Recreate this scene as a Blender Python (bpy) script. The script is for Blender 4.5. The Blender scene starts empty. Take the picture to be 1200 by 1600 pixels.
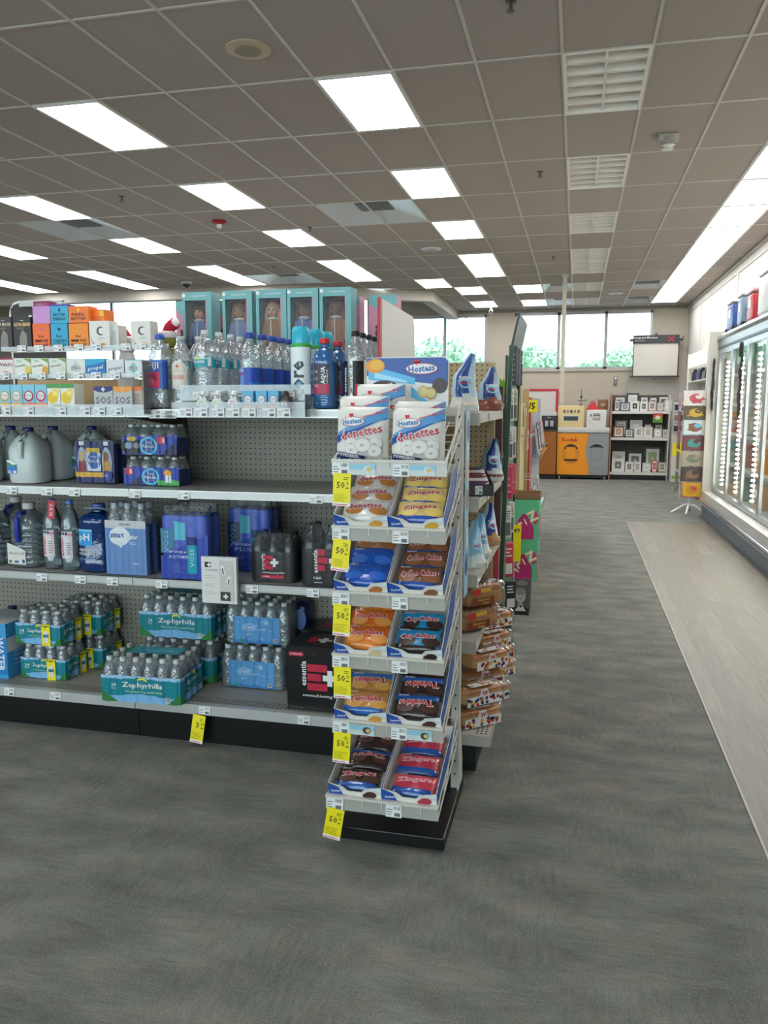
import bpy, math, random
from mathutils import Vector, Matrix
from math import sin, cos, pi, radians, sqrt
random.seed(7)
S = bpy.context.scene
COL = S.collection
# ------------------------------------------------------------------ camera, world, exposure
CAMH = 1.5
PITCH = math.atan2(-170, 1250.0)
YAW = math.atan2(302, 1250.0 / cos(PITCH))
cd = bpy.data.cameras.new('camera'); cam = bpy.data.objects.new('camera', cd); COL.objects.link(cam)
cam.location = (0, 0, CAMH)
cam.rotation_euler = (pi / 2 + PITCH, 0, YAW)
cd.sensor_fit = 'HORIZONTAL'; cd.sensor_width = 36.0; cd.lens = 36.0 * 1250 / 1200; cd.clip_start = .05; cd.clip_end = 200
S.camera = cam
S.view_settings.view_transform = 'Standard'; S.view_settings.look = 'None'
S.view_settings.gamma = 1; S.view_settings.use_curve_mapping = False
S.view_settings.exposure = 0.2
PANEL_E = 10.0        # ceiling light panels
COOLER_E = 45.0      # cooler LED strips
SKY_E = 5.0
w = bpy.data.worlds.new('world'); S.world = w; w.use_nodes = True
nt = w.node_tree; nt.nodes.clear()
wo = nt.nodes.new('ShaderNodeOutputWorld'); bg = nt.nodes.new('ShaderNodeBackground')
tc = nt.nodes.new('ShaderNodeTexCoord'); sp = nt.nodes.new('ShaderNodeSeparateXYZ'); cr = nt.nodes.new('ShaderNodeValToRGB')
nt.links.new(tc.outputs['Generated'], sp.inputs[0]); nt.links.new(sp.outputs[2], cr.inputs[0])
cr.color_ramp.elements[0].position = 0.0; cr.color_ramp.elements[0].color = (.86, .92, 1, 1)
cr.color_ramp.elements[1].position = .6; cr.color_ramp.elements[1].color = (.75, .87, 1, 1)
nt.links.new(cr.outputs[0], bg.inputs[0]); bg.inputs[1].default_value = SKY_E
nt.links.new(bg.outputs[0], wo.inputs[0])
S.cycles.max_bounces = 12; S.cycles.transparent_max_bounces = 40; S.cycles.diffuse_bounces = 4
S.cycles.glossy_bounces = 4; S.cycles.transmission_bounces = 6; S.cycles.sample_clamp_indirect = 6
S.cycles.caustics_reflective = False; S.cycles.caustics_refractive = False
S.cycles.use_denoising = True
# ------------------------------------------------------------------ measuring: where a point of the room meets a line of sight
_fw = Vector((-sin(YAW) * cos(PITCH), cos(YAW) * cos(PITCH), sin(PITCH))); _rt = Vector((cos(YAW), sin(YAW), 0)); _up = _rt.cross(_fw)
def at(px, py, Y):
    d = _fw + _rt * ((px - 600) / 1250) - _up * ((py - 800) / 1250)
    return Vector((0, 0, CAMH)) + d * (Y / d.y)
def XP(px, Y, z):       # X of a point at depth Y and height z seen in column px
    k = (px - 600) / 1250; a = _rt - _fw * k
    return -(a.y * Y + a.z * (z - CAMH)) / a.x
def ZP(py, Y, X):
    k = -(py - 800) / 1250; a = _up - _fw * k
    return CAMH - (a.x * X + a.y * Y) / a.z
# ------------------------------------------------------------------ materials
def lin(h):
    h = h.lstrip('#'); c = [int(h[i:i + 2], 16) / 255 for i in (0, 2, 4)]
    return tuple(x / 12.92 if x <= .04045 else ((x + .055) / 1.055) ** 2.4 for x in c) + (1,)
_M = {}
def mat(h, rough=.5, metal=0, emit=0, alpha=1, bump=0, scale=40, spec=.5, coat=0):
    k = (h, rough, metal, emit, alpha, bump, scale, spec, coat)
    if k in _M: return _M[k]
    m = bpy.data.materials.new('surface_%s' % h.lstrip('#')); m.use_nodes = True
    b = m.node_tree.nodes['Principled BSDF']; b.inputs['Base Color'].default_value = lin(h)
    b.inputs['Roughness'].default_value = rough; b.inputs['Metallic'].default_value = metal
    b.inputs['Specular IOR Level'].default_value = spec; b.inputs['Coat Weight'].default_value = coat
    if emit: b.inputs['Emission Color'].default_value = lin(h); b.inputs['Emission Strength'].default_value = emit
    N = m.node_tree
    n = N.nodes.new('ShaderNodeTexNoise'); n.inputs['Scale'].default_value = scale; n.inputs['Detail'].default_value = 4
    t = N.nodes.new('ShaderNodeTexCoord'); N.links.new(t.outputs['Object'], n.inputs['Vector'])
    if not emit:
        hs = N.nodes.new('ShaderNodeHueSaturation'); mr = N.nodes.new('ShaderNodeMapRange')
        hs.inputs['Color'].default_value = lin(h)
        mr.inputs[3].default_value = .95; mr.inputs[4].default_value = 1.05
        N.links.new(n.outputs[0], mr.inputs[0]); N.links.new(mr.outputs[0], hs.inputs['Value']); N.links.new(hs.outputs[0], b.inputs['Base Color'])
    if bump:
        bp = N.nodes.new('ShaderNodeBump'); bp.inputs['Strength'].default_value = bump; bp.inputs['Distance'].default_value = .01
        N.links.new(n.outputs[0], bp.inputs['Height']); N.links.new(bp.outputs[0], b.inputs['Normal'])
    _M[k] = m; return m
def clear(name, tint, body, trans=.6, gloss=.05, bump=.0, scale=60, rough=.35, grey=.06, cap=1.0):
    """thin clear stuff: see-through, with a little milky body and a glossy skin"""
    k = ('clear', name)
    if k in _M: return _M[k]
    m = bpy.data.materials.new(name); m.use_nodes = True; N = m.node_tree; N.nodes.clear()
    o = N.nodes.new('ShaderNodeOutputMaterial'); tr = N.nodes.new('ShaderNodeBsdfTransparent'); tr.inputs[0].default_value = lin(tint)
    df = N.nodes.new('ShaderNodeBsdfDiffuse'); df.inputs[0].default_value = lin(body)
    gl = N.nodes.new('ShaderNodeBsdfGlossy'); gl.inputs['Roughness'].default_value = gloss
    mx = N.nodes.new('ShaderNodeMixShader'); mx.inputs[0].default_value = trans
    N.links.new(df.outputs[0], mx.inputs[1]); N.links.new(tr.outputs[0], mx.inputs[2])
    fr = N.nodes.new('ShaderNodeLayerWeight'); fr.inputs[0].default_value = rough
    ad = N.nodes.new('ShaderNodeMath'); ad.operation = 'ADD'; ad.inputs[1].default_value = grey; ad.use_clamp = True
    N.links.new(fr.outputs['Fresnel'], ad.inputs[0])
    mn = N.nodes.new('ShaderNodeMath'); mn.operation = 'MINIMUM'; mn.inputs[1].default_value = cap; N.links.new(ad.outputs[0], mn.inputs[0])
    m2 = N.nodes.new('ShaderNodeMixShader'); N.links.new(mn.outputs[0], m2.inputs[0])
    N.links.new(mx.outputs[0], m2.inputs[1]); N.links.new(gl.outputs[0], m2.inputs[2]); N.links.new(m2.outputs[0], o.inputs[0])
    if bump:
        n = N.nodes.new('ShaderNodeTexNoise'); n.inputs['Scale'].default_value = scale; n.inputs['Detail'].default_value = 3
        t = N.nodes.new('ShaderNodeTexCoord'); N.links.new(t.outputs['Object'], n.inputs['Vector'])
        bp = N.nodes.new('ShaderNodeBump'); bp.inputs['Strength'].default_value = bump; bp.inputs['Distance'].default_value = .01
        N.links.new(n.outputs[0], bp.inputs['Height']); N.links.new(bp.outputs[0], gl.inputs['Normal']); N.links.new(bp.outputs[0], fr.inputs['Normal'])
    _M[k] = m; return m
GLASS = clear('window_glass', '#f4fbfa', '#dde8ea', .97, .01, rough=.12, grey=.02)
WATER = clear('water_bottle_plastic', '#f2f8fa', '#f2f7f8', .82, .06, 1.0, 32, .5, .1, cap=.75)
WATER_DARK = clear('still_water_plastic', '#dde9ee', '#a9b8be', .75, .07, .3, 40, .35, .07)
BLUEW = clear('blue_bottle_plastic', '#6fb0e6', '#3f86cc', .5, .08, .3, 40, .35, .06)
DEEPW = clear('deep_blue_bottle_plastic', '#0c4f9a', '#0a3a78', .25, .08, .3, 40, .35, .06)
MILKY = clear('milky_jug_plastic', '#e8f0ee', '#d6dfdc', .12, .3, .1, 30, .25, .02)
FILM = clear('shrink_film', '#fafcfc', '#dfe6ea', .97, .1, .9, 35, .08, .012)
COOLG = clear('cooler_glass', '#f4f8f8', '#c9d2d0', .97, .02, rough=.12, grey=.02, cap=.32)
DOLLW = clear('carton_window', '#fafafa', '#dddddd', .97, .05, .15, 20, .05, .008)
ACRYL = clear('clear_acrylic', '#eef2f2', '#d8dcdc', .8, .05, rough=.2, grey=.05)
LIPPL = clear('lip_plastic', '#dad6cc', '#cfccc2', .35, .15, rough=.2, grey=.05)
# ------------------------------------------------------------------ text outlines
_T = {}
def text_mesh(s, bold=0.0, shear=0.0):
    k = (s, bold, shear)
    if k in _T: return _T[k]
    c = bpy.data.curves.new('t', 'FONT'); c.body = s; c.resolution_u = 1; c.offset = bold; c.shear = shear; c.fill_mode = 'FRONT'
    o = bpy.data.objects.new('t', c); COL.objects.link(o)
    dg = bpy.context.evaluated_depsgraph_get()
    me = bpy.data.meshes.new_from_object(o.evaluated_get(dg), depsgraph=dg)
    vs = [(v.co.x, v.co.y) for v in me.vertices]; fs = [tuple(p.vertices) for p in me.polygons]
    bpy.data.objects.remove(o); bpy.data.curves.remove(c); bpy.data.meshes.remove(me)
    if not vs: vs = [(0, 0)]
    x0 = min(v[0] for v in vs); x1 = max(v[0] for v in vs); y0 = min(v[1] for v in vs); y1 = max(v[1] for v in vs)
    W = max(x1 - x0, 1e-6); H = max(y1 - y0, 1e-6)
    vs = [((v[0] - (x0 + x1) / 2) / W, (v[1] - (y0 + y1) / 2) / H) for v in vs]
    _T[k] = (vs, fs, W / H); return _T[k]
# ------------------------------------------------------------------ mesh builder
class MB:
    def __init__(s): s.v = []; s.f = []; s.m = []; s.sm = []; s.mats = []; s.X = Matrix.Identity(4)
    def mi(s, m):
        if m not in s.mats: s.mats.append(m)
        return s.mats.index(m)
    def add(s, vs, fs, m, smooth=False):
        b = len(s.v); s.v += [s.X @ Vector(v) for v in vs]
        if not isinstance(m, list): i = s.mi(m); idx = [i] * len(fs)
        else: idx = [s.mi(x) for x in m]
        s.f += [tuple(b + i for i in f) for f in fs]; s.m += idx; s.sm += [smooth] * len(fs)
    def box(s, x0, y0, z0, x1, y1, z1, m, R=None, c=None):
        vs = [(x, y, z) for z in (z0, z1) for y in (y0, y1) for x in (x0, x1)]
        if R is not None: c = Vector(c if c else ((x0 + x1) / 2, (y0 + y1) / 2, (z0 + z1) / 2)); vs = [R @ (Vector(v) - c) + c for v in vs]
        s.add(vs, [(0, 2, 3, 1), (4, 5, 7, 6), (0, 1, 5, 4), (2, 6, 7, 3), (0, 4, 6, 2), (1, 3, 7, 5)], m)
        return s
    def quad(s, a, b, c, d, m): s.add([a, b, c, d], [(0, 1, 2, 3)], m); return s
    def rbox(s, x0, y0, z0, x1, y1, z1, m, r=.01, n=3):
        """box with rounded vertical edges and softened top and bottom"""
        pts = []
        for cx, cy, a0 in ((x1 - r, y1 - r, 0), (x0 + r, y1 - r, 90), (x0 + r, y0 + r, 180), (x1 - r, y0 + r, 270)):
            for i in range(n + 1):
                a = radians(a0 + 90 * i / n); pts.append((cx, cy, cos(a), sin(a)))
        k = len(pts); vs = []; rings = [(z0, .35), (z0 + r * .4, .85), (z0 + r, 1), (z1 - r, 1), (z1 - r * .4, .85), (z1, .35)]
        for z, q in rings:
            for cx, cy, ca, sa in pts: vs.append((cx + ca * r * q, cy + sa * r * q, z))
        fs = [(j * k + i, j * k + (i + 1) % k, (j + 1) * k + (i + 1) % k, (j + 1) * k + i) for j in range(len(rings) - 1) for i in range(k)]
        fs += [tuple(range(k))[::-1], tuple((len(rings) - 1) * k + i for i in range(k))]
        s.add(vs, fs, m, True); return s
    def lathe(s, prof, m, seg=16, c=(0, 0), n=2.0, asp=1.0, cap=True):
        vs = []; 
        for r, z in prof:
            for i in range(seg):
                a = 2 * pi * (i + .5) / seg; ca, sa = cos(a), sin(a)
                q = (abs(ca) ** n + abs(sa) ** n) ** (-1.0 / n)
                vs.append((c[0] + r * q * ca, c[1] + r * q * sa * asp, z))
        k = seg; fs = []; mm = []
        for j in range(len(prof) - 1):
            for i in range(k):
                fs.append((j * k + i, j * k + (i + 1) % k, (j + 1) * k + (i + 1) % k, (j + 1) * k + i)); mm.append(m[j] if isinstance(m, list) else m)
        if cap:
            fs += [tuple(range(k))[::-1], tuple((len(prof) - 1) * k + i for i in range(k))]
            mm += [m[0] if isinstance(m, list) else m, m[-1] if isinstance(m, list) else m]
        s.add(vs, fs, mm, True); return s
    def tube(s, pts, r, m, seg=6, closed=False):
        pts = [Vector(p) for p in pts]; n = len(pts); vs = []
        for i, p in enumerate(pts):
            a = pts[i - 1] if (i or closed) else p; b = pts[(i + 1) % n] if (i < n - 1 or closed) else p
            t = (b - a).normalized(); u = t.orthogonal().normalized() if abs(t.z) > .9 else t.cross(Vector((0, 0, 1))).normalized(); q = t.cross(u)
            if abs(t.z) > .9: u = Vector((1, 0, 0)) - t * t.x; u.normalize(); q = t.cross(u)
            vs += [p + (u * cos(2 * pi * k / seg) + q * sin(2 * pi * k / seg)) * r for k in range(seg)]
        fs = [(i * seg + k, i * seg + (k + 1) % seg, ((i + 1) % n) * seg + (k + 1) % seg, ((i + 1) % n) * seg + k) for i in range(n if closed else n - 1) for k in range(seg)]
        if not closed: fs += [tuple(range(seg))[::-1], tuple((n - 1) * seg + k for k in range(seg))]
        s.add(vs, fs, m, True); return s
    def prism(s, pts, a, b, m, axis='y'):
        """outline (u, v) drawn out from a to b along the axis"""
        f = {'y': lambda u, v, t: (u, t, v), 'x': lambda u, v, t: (t, u, v), 'z': lambda u, v, t: (u, v, t)}[axis]
        n = len(pts); vs = [f(u, v, a) for u, v in pts] + [f(u, v, b) for u, v in pts]
        s.add(vs, [tuple(range(n)), tuple(range(n, 2 * n))[::-1]] + [(i, (i + 1) % n, n + (i + 1) % n, n + i)[::-1] for i in range(n)], m); return s
    def surf(s, fn, nu, nv, m, smooth=True, closed_u=False):
        vs = [fn(i / nu, j / nv) for j in range(nv + 1) for i in range(nu + (0 if closed_u else 1))]
        k = nu + (0 if closed_u else 1); fs = []; mm = []
        for j in range(nv):
            for i in range(nu):
                fs.append((j * k + i, j * k + (i + 1) % k, (j + 1) * k + (i + 1) % k, (j + 1) * k + i)); mm.append(m((i + .5) / nu, (j + .5) / nv) if callable(m) else m)
        s.add(vs, fs, mm, smooth); return s
    def ball(s, c, r, m, seg=12, rings=8, sc=(1, 1, 1)):
        def fn(u, v):
            a = 2 * pi * u; b = pi * (v - .5) * .999
            return (c[0] + r * sc[0] * cos(a) * cos(b), c[1] + r * sc[1] * sin(a) * cos(b), c[2] + r * sc[2] * sin(b))
        s.surf(fn, seg, rings, m, True, True); return s
    def build(s, name, parent=None, loc=None, bevel=0):
        me = bpy.data.meshes.new(name); me.from_pydata(s.v, [], s.f)
        for m in s.mats: me.materials.append(m)
        me.polygons.foreach_set('material_index', s.m); me.polygons.foreach_set('use_smooth', s.sm)
        if any(s.sm): me.set_sharp_from_angle(angle=radians(50))
        me.update()
        o = bpy.data.objects.new(name, me); COL.objects.link(o)
        if parent is not None: o.parent = parent
        if loc is not None: o.location = loc
        if bevel:
            b = o.modifiers.new('b', 'BEVEL'); b.width = bevel; b.segments = 2; b.limit_method = 'ANGLE'
        return o
# graphics printed on a surface: everything is strips and letters mapped through fn(u, v, lift)
class G:
    def __init__(s, mb, fn, lift=.0006, step=.00025): s.mb = mb; s.fn = fn; s.w = lift; s.st = step; s.me = None if getattr(fn, 'flat', False) else .008
    def strip(s, u0, u1, fb, ft, m, n=1):
        if n > 1 or callable(fb) or callable(ft): n = max(n, 8)
        B = fb if callable(fb) else (lambda u: fb); T = ft if callable(ft) else (lambda u: ft)
        vs = []
        for i in range(n + 1):
            u = u0 + (u1 - u0) * i / n; vs += [s.fn(u, B(u), s.w), s.fn(u, T(u), s.w)]
        s.mb.add(vs, [(2 * i, 2 * i + 2, 2 * i + 3, 2 * i + 1) for i in range(n)], m); s.w += s.st; return s
    def rect(s, u0, v0, u1, v1, m, n=1): return s.strip(u0, u1, v0, v1, m, n)
    def oval(s, cu, cv, ru, rv, m, n=14):
        f = lambda u: rv * sqrt(max(0, 1 - ((u - cu) / ru) ** 2))
        us = [cu - ru * cos(pi * i / n) for i in range(n + 1)]; vs = []
        for u in us: vs += [s.fn(u, cv - f(u), s.w), s.fn(u, cv + f(u), s.w)]
        s.mb.add(vs, [(2 * i, 2 * i + 2, 2 * i + 3, 2 * i + 1) for i in range(n)], m); s.w += s.st; return s
    def poly(s, pts, m):
        vs = [s.fn(u, v, s.w) for u, v in pts]; s.mb.add(vs, [tuple(range(len(vs)))], m); s.w += s.st; return s
    def text(s, t, cu, cv, h, m, width=None, rot=0, bold=.01, shear=0):
        vs, fs, asp = text_mesh(t, bold, shear); W = width if width else h * asp; a = radians(rot); ca, sa = cos(a), sin(a)
        P = [(cu + x * W * ca - y * h * sa, cv + x * W * sa + y * h * ca) for x, y in vs]
        if s.me:            # on a curved surface the letters are cut fine enough to follow it
            T = [(f[0], f[i], f[i + 1]) for f in fs for i in range(1, len(f) - 1)]; out = []; mid = {}
            def md(a, b):
                k = (min(a, b), max(a, b))
                if k not in mid: P.append(((P[a][0] + P[b][0]) / 2, (P[a][1] + P[b][1]) / 2)); mid[k] = len(P) - 1
                return mid[k]
            while T:
                a, b, c = T.pop(); e = [(abs(P[i][0] - P[j][0]) + .5 * abs(P[i][1] - P[j][1]), i, j, k) for i, j, k in ((a, b, c), (b, c, a), (c, a, b))]; l, i, j, k = max(e)
                if l > s.me: q = md(i, j); T += [(i, q, k), (q, j, k)]
                else: out.append((a, b, c))
            fs = out
        s.mb.add([s.fn(u, v, s.w) for u, v in P], fs, m); s.w += s.st; return s
    def lines(s, u0, u1, v0, v1, n, m, th=.4):
        d = (v1 - v0) / n
        for i in range(n):
            e = u1 - (u1 - u0) * random.random() * .35
            s.rect(u0, v0 + d * i, e, v0 + d * (i + th), m); s.w -= s.st
        s.w += s.st; return s
    def bars(s, u0, u1, v0, v1, n, m):
        d = (u1 - u0) / n
        for i in range(n):
            s.rect(u0 + d * i, v0, u0 + d * (i + random.choice((.3, .5, .65))), v1, m); s.w -= s.st
        s.w += s.st; return s
    def heart(s, cu, cv, r, m):
        s.oval(cu - r * .45, cv + r * .25, r * .5, r * .5, m, 8); s.w -= s.st
        s.oval(cu + r * .45, cv + r * .25, r * .5, r * .5, m, 8); s.w -= s.st
        s.poly([(cu - r * .9, cv + .08 * r), (cu, cv - r), (cu + r * .9, cv + .08 * r)], m); return s
def front(y, cx=0, cz=0):      # print on a face looking towards -Y
    f = lambda u, v, w: (cx + u, y - w, cz + v)
    f.flat = True; return f
def sidex(x, cy=0, cz=0):      # print on a face looking towards +X (u runs towards +Y)
    f = lambda u, v, w: (x + w, cy + u, cz + v)
    f.flat = True; return f
def rounded(r, z0=0, n=2.0, asp=1.0):           # print round a bottle
    def fn(u, v, w):
        a = u / r - pi / 2; ca, sa = cos(a), sin(a); q = (abs(ca) ** n + abs(sa) ** n) ** (-1.0 / n)
        return ((r * q + w) * ca, (r * q + w) * sa * asp, z0 + v)
    return fn
# ------------------------------------------------------------------ things
def tag(o, label=None, cat=None, group=None, kind=None):
    if label: o['label'] = label
    if cat: o['category'] = cat
    if group: o['group'] = group
    if kind: o['kind'] = kind
    return o
def root(name, loc=(0, 0, 0), rz=0, label=None, cat=None, group=None):
    o = bpy.data.objects.new(name, None); COL.objects.link(o); o.empty_display_size = .05
    o.location = loc; o.rotation_euler = (0, 0, rz); return tag(o, label, cat, group)
def copy_tree(o, parent=None):
    c = o.copy(); COL.objects.link(c)
    if parent is not None: c.parent = parent
    for ch in [x for x in bpy.data.objects if x.parent == o]: copy_tree(ch, c)
    return c
_kids = {}
def place(o, loc, rz=0, label=None, group=None, rx=None):
    o.location = loc; o.rotation_euler = (rx or 0, 0, rz)
    if label: o['label'] = label
    if group: o['group'] = group
    return o
def again(o, loc, rz=0, label=None, group=None, rx=None): return place(copy_tree(o), loc, rz, label, group, rx)
def struct(o): o['kind'] = 'structure'; return o
ORD = ['first', 'second', 'third', 'fourth', 'fifth', 'sixth', 'seventh', 'eighth', 'ninth', 'tenth', 'eleventh', 'twelfth', 'thirteenth', 'fourteenth', 'fifteenth']
BLK = mat('#111112', .45); WHT = mat('#e8e8e6', .5); INK = mat('#26262a', .6); RED = mat('#c8202c', .45); YEL = mat('#f3e200', .5)
STEEL = mat('#b9bab6', .32, .75); SHELF = mat('#a9a8a2', .38, .2); LIP = mat('#c4c4c0', .35, .3); WIRE = mat('#d9d6cc', .35)
# ================================================================== THE ROOM
def nodes(name):
    m = bpy.data.materials.new(name); m.use_nodes = True; N = m.node_tree
    return m, N, N.nodes['Principled BSDF'], lambda t: N.nodes.new('ShaderNode' + t), N.links.new
def carpet():
    m, N, b, nn, L = nodes('carpet_tiles')
    t = nn('TexCoord'); b.inputs['Roughness'].default_value = .95; b.inputs['Specular IOR Level'].default_value = .15
    # carpet tile squares, every other one turned a quarter
    ck = nn('TexChecker'); ck.inputs['Scale'].default_value = 1 / .5; L(t.outputs['Object'], ck.inputs['Vector'])
    outs = []
    for sx, sy in ((12, 60), (60, 12)):
        mp = nn('Mapping'); mp.inputs['Scale'].default_value = (sx, sy, 1); L(t.outputs['Object'], mp.inputs[0])
        n = nn('TexNoise'); n.inputs['Scale'].default_value = 1; n.inputs['Detail'].default_value = 6; n.inputs['Roughness'].default_value = .7; L(mp.outputs[0], n.inputs[0]); outs.append(n)
    mx = nn('Mix'); mx.data_type = 'FLOAT'; L(ck.outputs['Fac'], mx.inputs[0]); L(outs[0].outputs[0], mx.inputs[2]); L(outs[1].outputs[0], mx.inputs[3])
    fine = nn('TexNoise'); fine.inputs['Scale'].default_value = 170; fine.inputs['Detail'].default_value = 3; L(t.outputs['Object'], fine.inputs[0])
    ad = nn('Math'); ad.operation = 'MULTIPLY_ADD'; L(fine.outputs[0], ad.inputs[0]); ad.inputs[1].default_value = .7; sm_ = nn('Math'); sm_.operation = 'MULTIPLY'; sm_.inputs[1].default_value = .55; L(mx.outputs[0], sm_.inputs[0]); L(sm_.outputs[0], ad.inputs[2])
    bm_ = nn('Mapping'); bm_.inputs['Scale'].default_value = (3.5, 7, 1); L(t.outputs['Object'], bm_.inputs[0]); big = nn('TexNoise'); big.inputs['Scale'].default_value = 1; big.inputs['Detail'].default_value = 5; L(bm_.outputs[0], big.inputs[0])
    a2 = nn('Math'); a2.operation = 'MULTIPLY_ADD'; L(big.outputs[0], a2.inputs[0]); a2.inputs[1].default_value = .75; L(ad.outputs[0], a2.inputs[2])
    r = nn('ValToRGB'); e = r.color_ramp.elements; e[0].position = .72; e[0].color = lin('#525350'); e[1].position = 1.35; e[1].color = lin('#928e86')
    x = e.new(.95); x.color = lin('#6e6f6a')
    sc = nn('Math'); sc.operation = 'MULTIPLY'; sc.inputs[1].default_value = 1.0; L(a2.outputs[0], sc.inputs[0])
    mr = nn('MapRange'); mr.inputs[1].default_value = .45; mr.inputs[2].default_value = 1.6; L(sc.outputs[0], mr.inputs[0])
    e[0].position = .18; x.position = .42; e[2].position = .75; L(mr.outputs[0], r.inputs[0])
    tn = nn('TexNoise'); tn.inputs['Scale'].default_value = 9; L(t.outputs['Object'], tn.inputs[0])
    pk = nn('Mix'); pk.data_type = 'RGBA'; pk.blend_type = 'MULTIPLY'; L(r.outputs[0], pk.inputs[6])
    tr = nn('ValToRGB'); tr.color_ramp.elements[0].position = .4; tr.color_ramp.elements[0].color = (.93, 1, .97, 1); tr.color_ramp.elements[1].position = .62; tr.color_ramp.elements[1].color = (1, .965, .93, 1)
    L(tn.outputs[0], tr.inputs[0]); pk.inputs[0].default_value = 1; L(tr.outputs[0], pk.inputs[7]); L(pk.outputs[2], b.inputs['Base Color'])
    bp = nn('Bump'); bp.inputs['Strength'].default_value = .6; bp.inputs['Distance'].default_value = .004; L(fine.outputs[0], bp.inputs['Height']); L(bp.outputs[0], b.inputs['Normal'])
    return m
def planks():
    m, N, b, nn, L = nodes('wood_look_planks')
    t = nn('TexCoord'); mp = nn('Mapping'); mp.inputs['Rotation'].default_value = (0, 0, pi / 2); L(t.outputs['Object'], mp.inputs[0])
    br = nn('TexBrick'); br.inputs['Scale'].default_value = 1; br.inputs['Brick Width'].default_value = 1.0; br.inputs['Row Height'].default_value = .125; br.inputs['Mortar Size'].default_value = .0012
    br.inputs['Color1'].default_value = lin('#82796c'); br.inputs['Color2'].default_value = lin('#6f685d'); br.inputs['Mortar'].default_value = lin('#6f6960'); br.offset = .37; L(mp.outputs[0], br.inputs[0])
    m2 = nn('Mapping'); m2.inputs['Scale'].default_value = (28, 1.6, 1); L(t.outputs['Object'], m2.inputs[0])
    n = nn('TexNoise'); n.inputs['Scale'].default_value = 2; n.inputs['Detail'].default_value = 8; n.inputs['Roughness'].default_value = .65; L(m2.outputs[0], n.inputs[0])
    r = nn('ValToRGB'); r.color_ramp.elements[0].position = .3; r.color_ramp.elements[0].color = (.72, .72, .72, 1); r.color_ramp.elements[1].position = .72; r.color_ramp.elements[1].color = (1.15, 1.14, 1.12, 1); L(n.outputs[0], r.inputs[0])
    x = nn('Mix'); x.data_type = 'RGBA'; x.blend_type = 'MULTIPLY'; x.inputs[0].default_value = 1; L(br.outputs[0], x.inputs[6]); L(r.outputs[0], x.inputs[7]); L(x.outputs[2], b.inputs['Base Color'])
    b.inputs['Roughness'].default_value = .42; b.inputs['Specular IOR Level'].default_value = .4
    return m
def speckled(name, base, scale, amt, rough=.9):
    m, N, b, nn, L = nodes(name); t = nn('TexCoord'); n = nn('TexNoise'); n.inputs['Scale'].default_value = scale; n.inputs['Detail'].default_value = 5; L(t.outputs['Object'], n.inputs[0])
    hs = nn('HueSaturation'); hs.inputs['Color'].default_value = lin(base); mr = nn('MapRange'); mr.inputs[1].default_value = .3; mr.inputs[2].default_value = .7; mr.inputs[3].default_value = 1 - amt; mr.inputs[4].default_value = 1 + amt
    L(n.outputs[0], mr.inputs[0]); L(mr.outputs[0], hs.inputs['Value']); L(hs.outputs[0], b.inputs['Base Color']); b.inputs['Roughness'].default_value = rough; b.inputs['Specular IOR Level'].default_value = .2
    return m
def pegboard(base, pitch=.0254, name='pegboard'):
    m, N, b, nn, L = nodes(name); t = nn('TexCoord'); s = nn('SeparateXYZ'); L(t.outputs['Object'], s.inputs[0])
    def cell(o):
        d = nn('Math'); d.operation = 'DIVIDE'; d.inputs[1].default_value = pitch; L(o, d.inputs[0])
        f = nn('Math'); f.operation = 'FRACT'; L(d.outputs[0], f.inputs[0]); u = nn('Math'); u.operation = 'SUBTRACT'; u.inputs[1].default_value = .5; L(f.outputs[0], u.inputs[0])
        q = nn('Math'); q.operation = 'MULTIPLY'; L(u.outputs[0], q.inputs[0]); L(u.outputs[0], q.inputs[1]); return q.outputs[0]
    h = nn('Math'); h.operation = 'ADD'; L(s.outputs[0], h.inputs[0]); L(s.outputs[1], h.inputs[1])
    a = nn('Math'); a.operation = 'ADD'; L(cell(h.outputs[0]), a.inputs[0]); L(cell(s.outputs[2]), a.inputs[1])
    g = nn('Math'); g.operation = 'LESS_THAN'; g.inputs[1].default_value = .022; L(a.outputs[0], g.inputs[0])
    x = nn('Mix'); x.data_type = 'RGBA'; L(g.outputs[0], x.inputs[0]); x.inputs[6].default_value = lin(base); x.inputs[7].default_value = lin('#0c0b0a'); L(x.outputs[2], b.inputs['Base Color']); b.inputs['Roughness'].default_value = .6
    return m
PEG = pegboard('#8f8a7e', .0254); PEGB = pegboard('#c2b08c', .0254, 'beige_pegboard')
CEIL = speckled('ceiling_tile', '#aca199', 120, .05); WALL = speckled('painted_wall', '#bcb3a4', 6, .02, .8); WALLW = speckled('white_wall', '#cbc8c0', 6, .015, .7)
BAR = mat('#c4beb4', .4)
XL, XR, YB, ZC = -14.0, 2.12, 17.4, 3.44
GX0, GDX = .345, .4875; GY0, GDY = 4.88, .985
SOX, SOY, DIX, DIY = -4.7, 12.9, -2.53, 14.2      # the dropped beam in front of the entrance
def yb(x): return SOY if x <= SOX else (YB if x >= DIX else SOY + (x - SOX) * (DIY - SOY) / (DIX - SOX))
def gx(i): return GX0 + GDX * i
def gy(k): return GY0 + GDY * k
mb = MB(); mb.quad((XL, -4, 0), (XR, -4, 0), (XR, YB, 0), (XL, YB, 0), carpet()); struct(mb.build('floor'))
mb = MB(); mb.box(.665, -4, .0, XR - .01, 10.56, .004, planks()); mb.box(.66, -4, 0, .668, 10.563, .0055, mat('#a29c90', .5)); mb.box(.66, 10.56, 0, 2.1, 10.575, .0055, mat('#77746c', .5)); struct(mb.build('floor_planks'))
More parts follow.
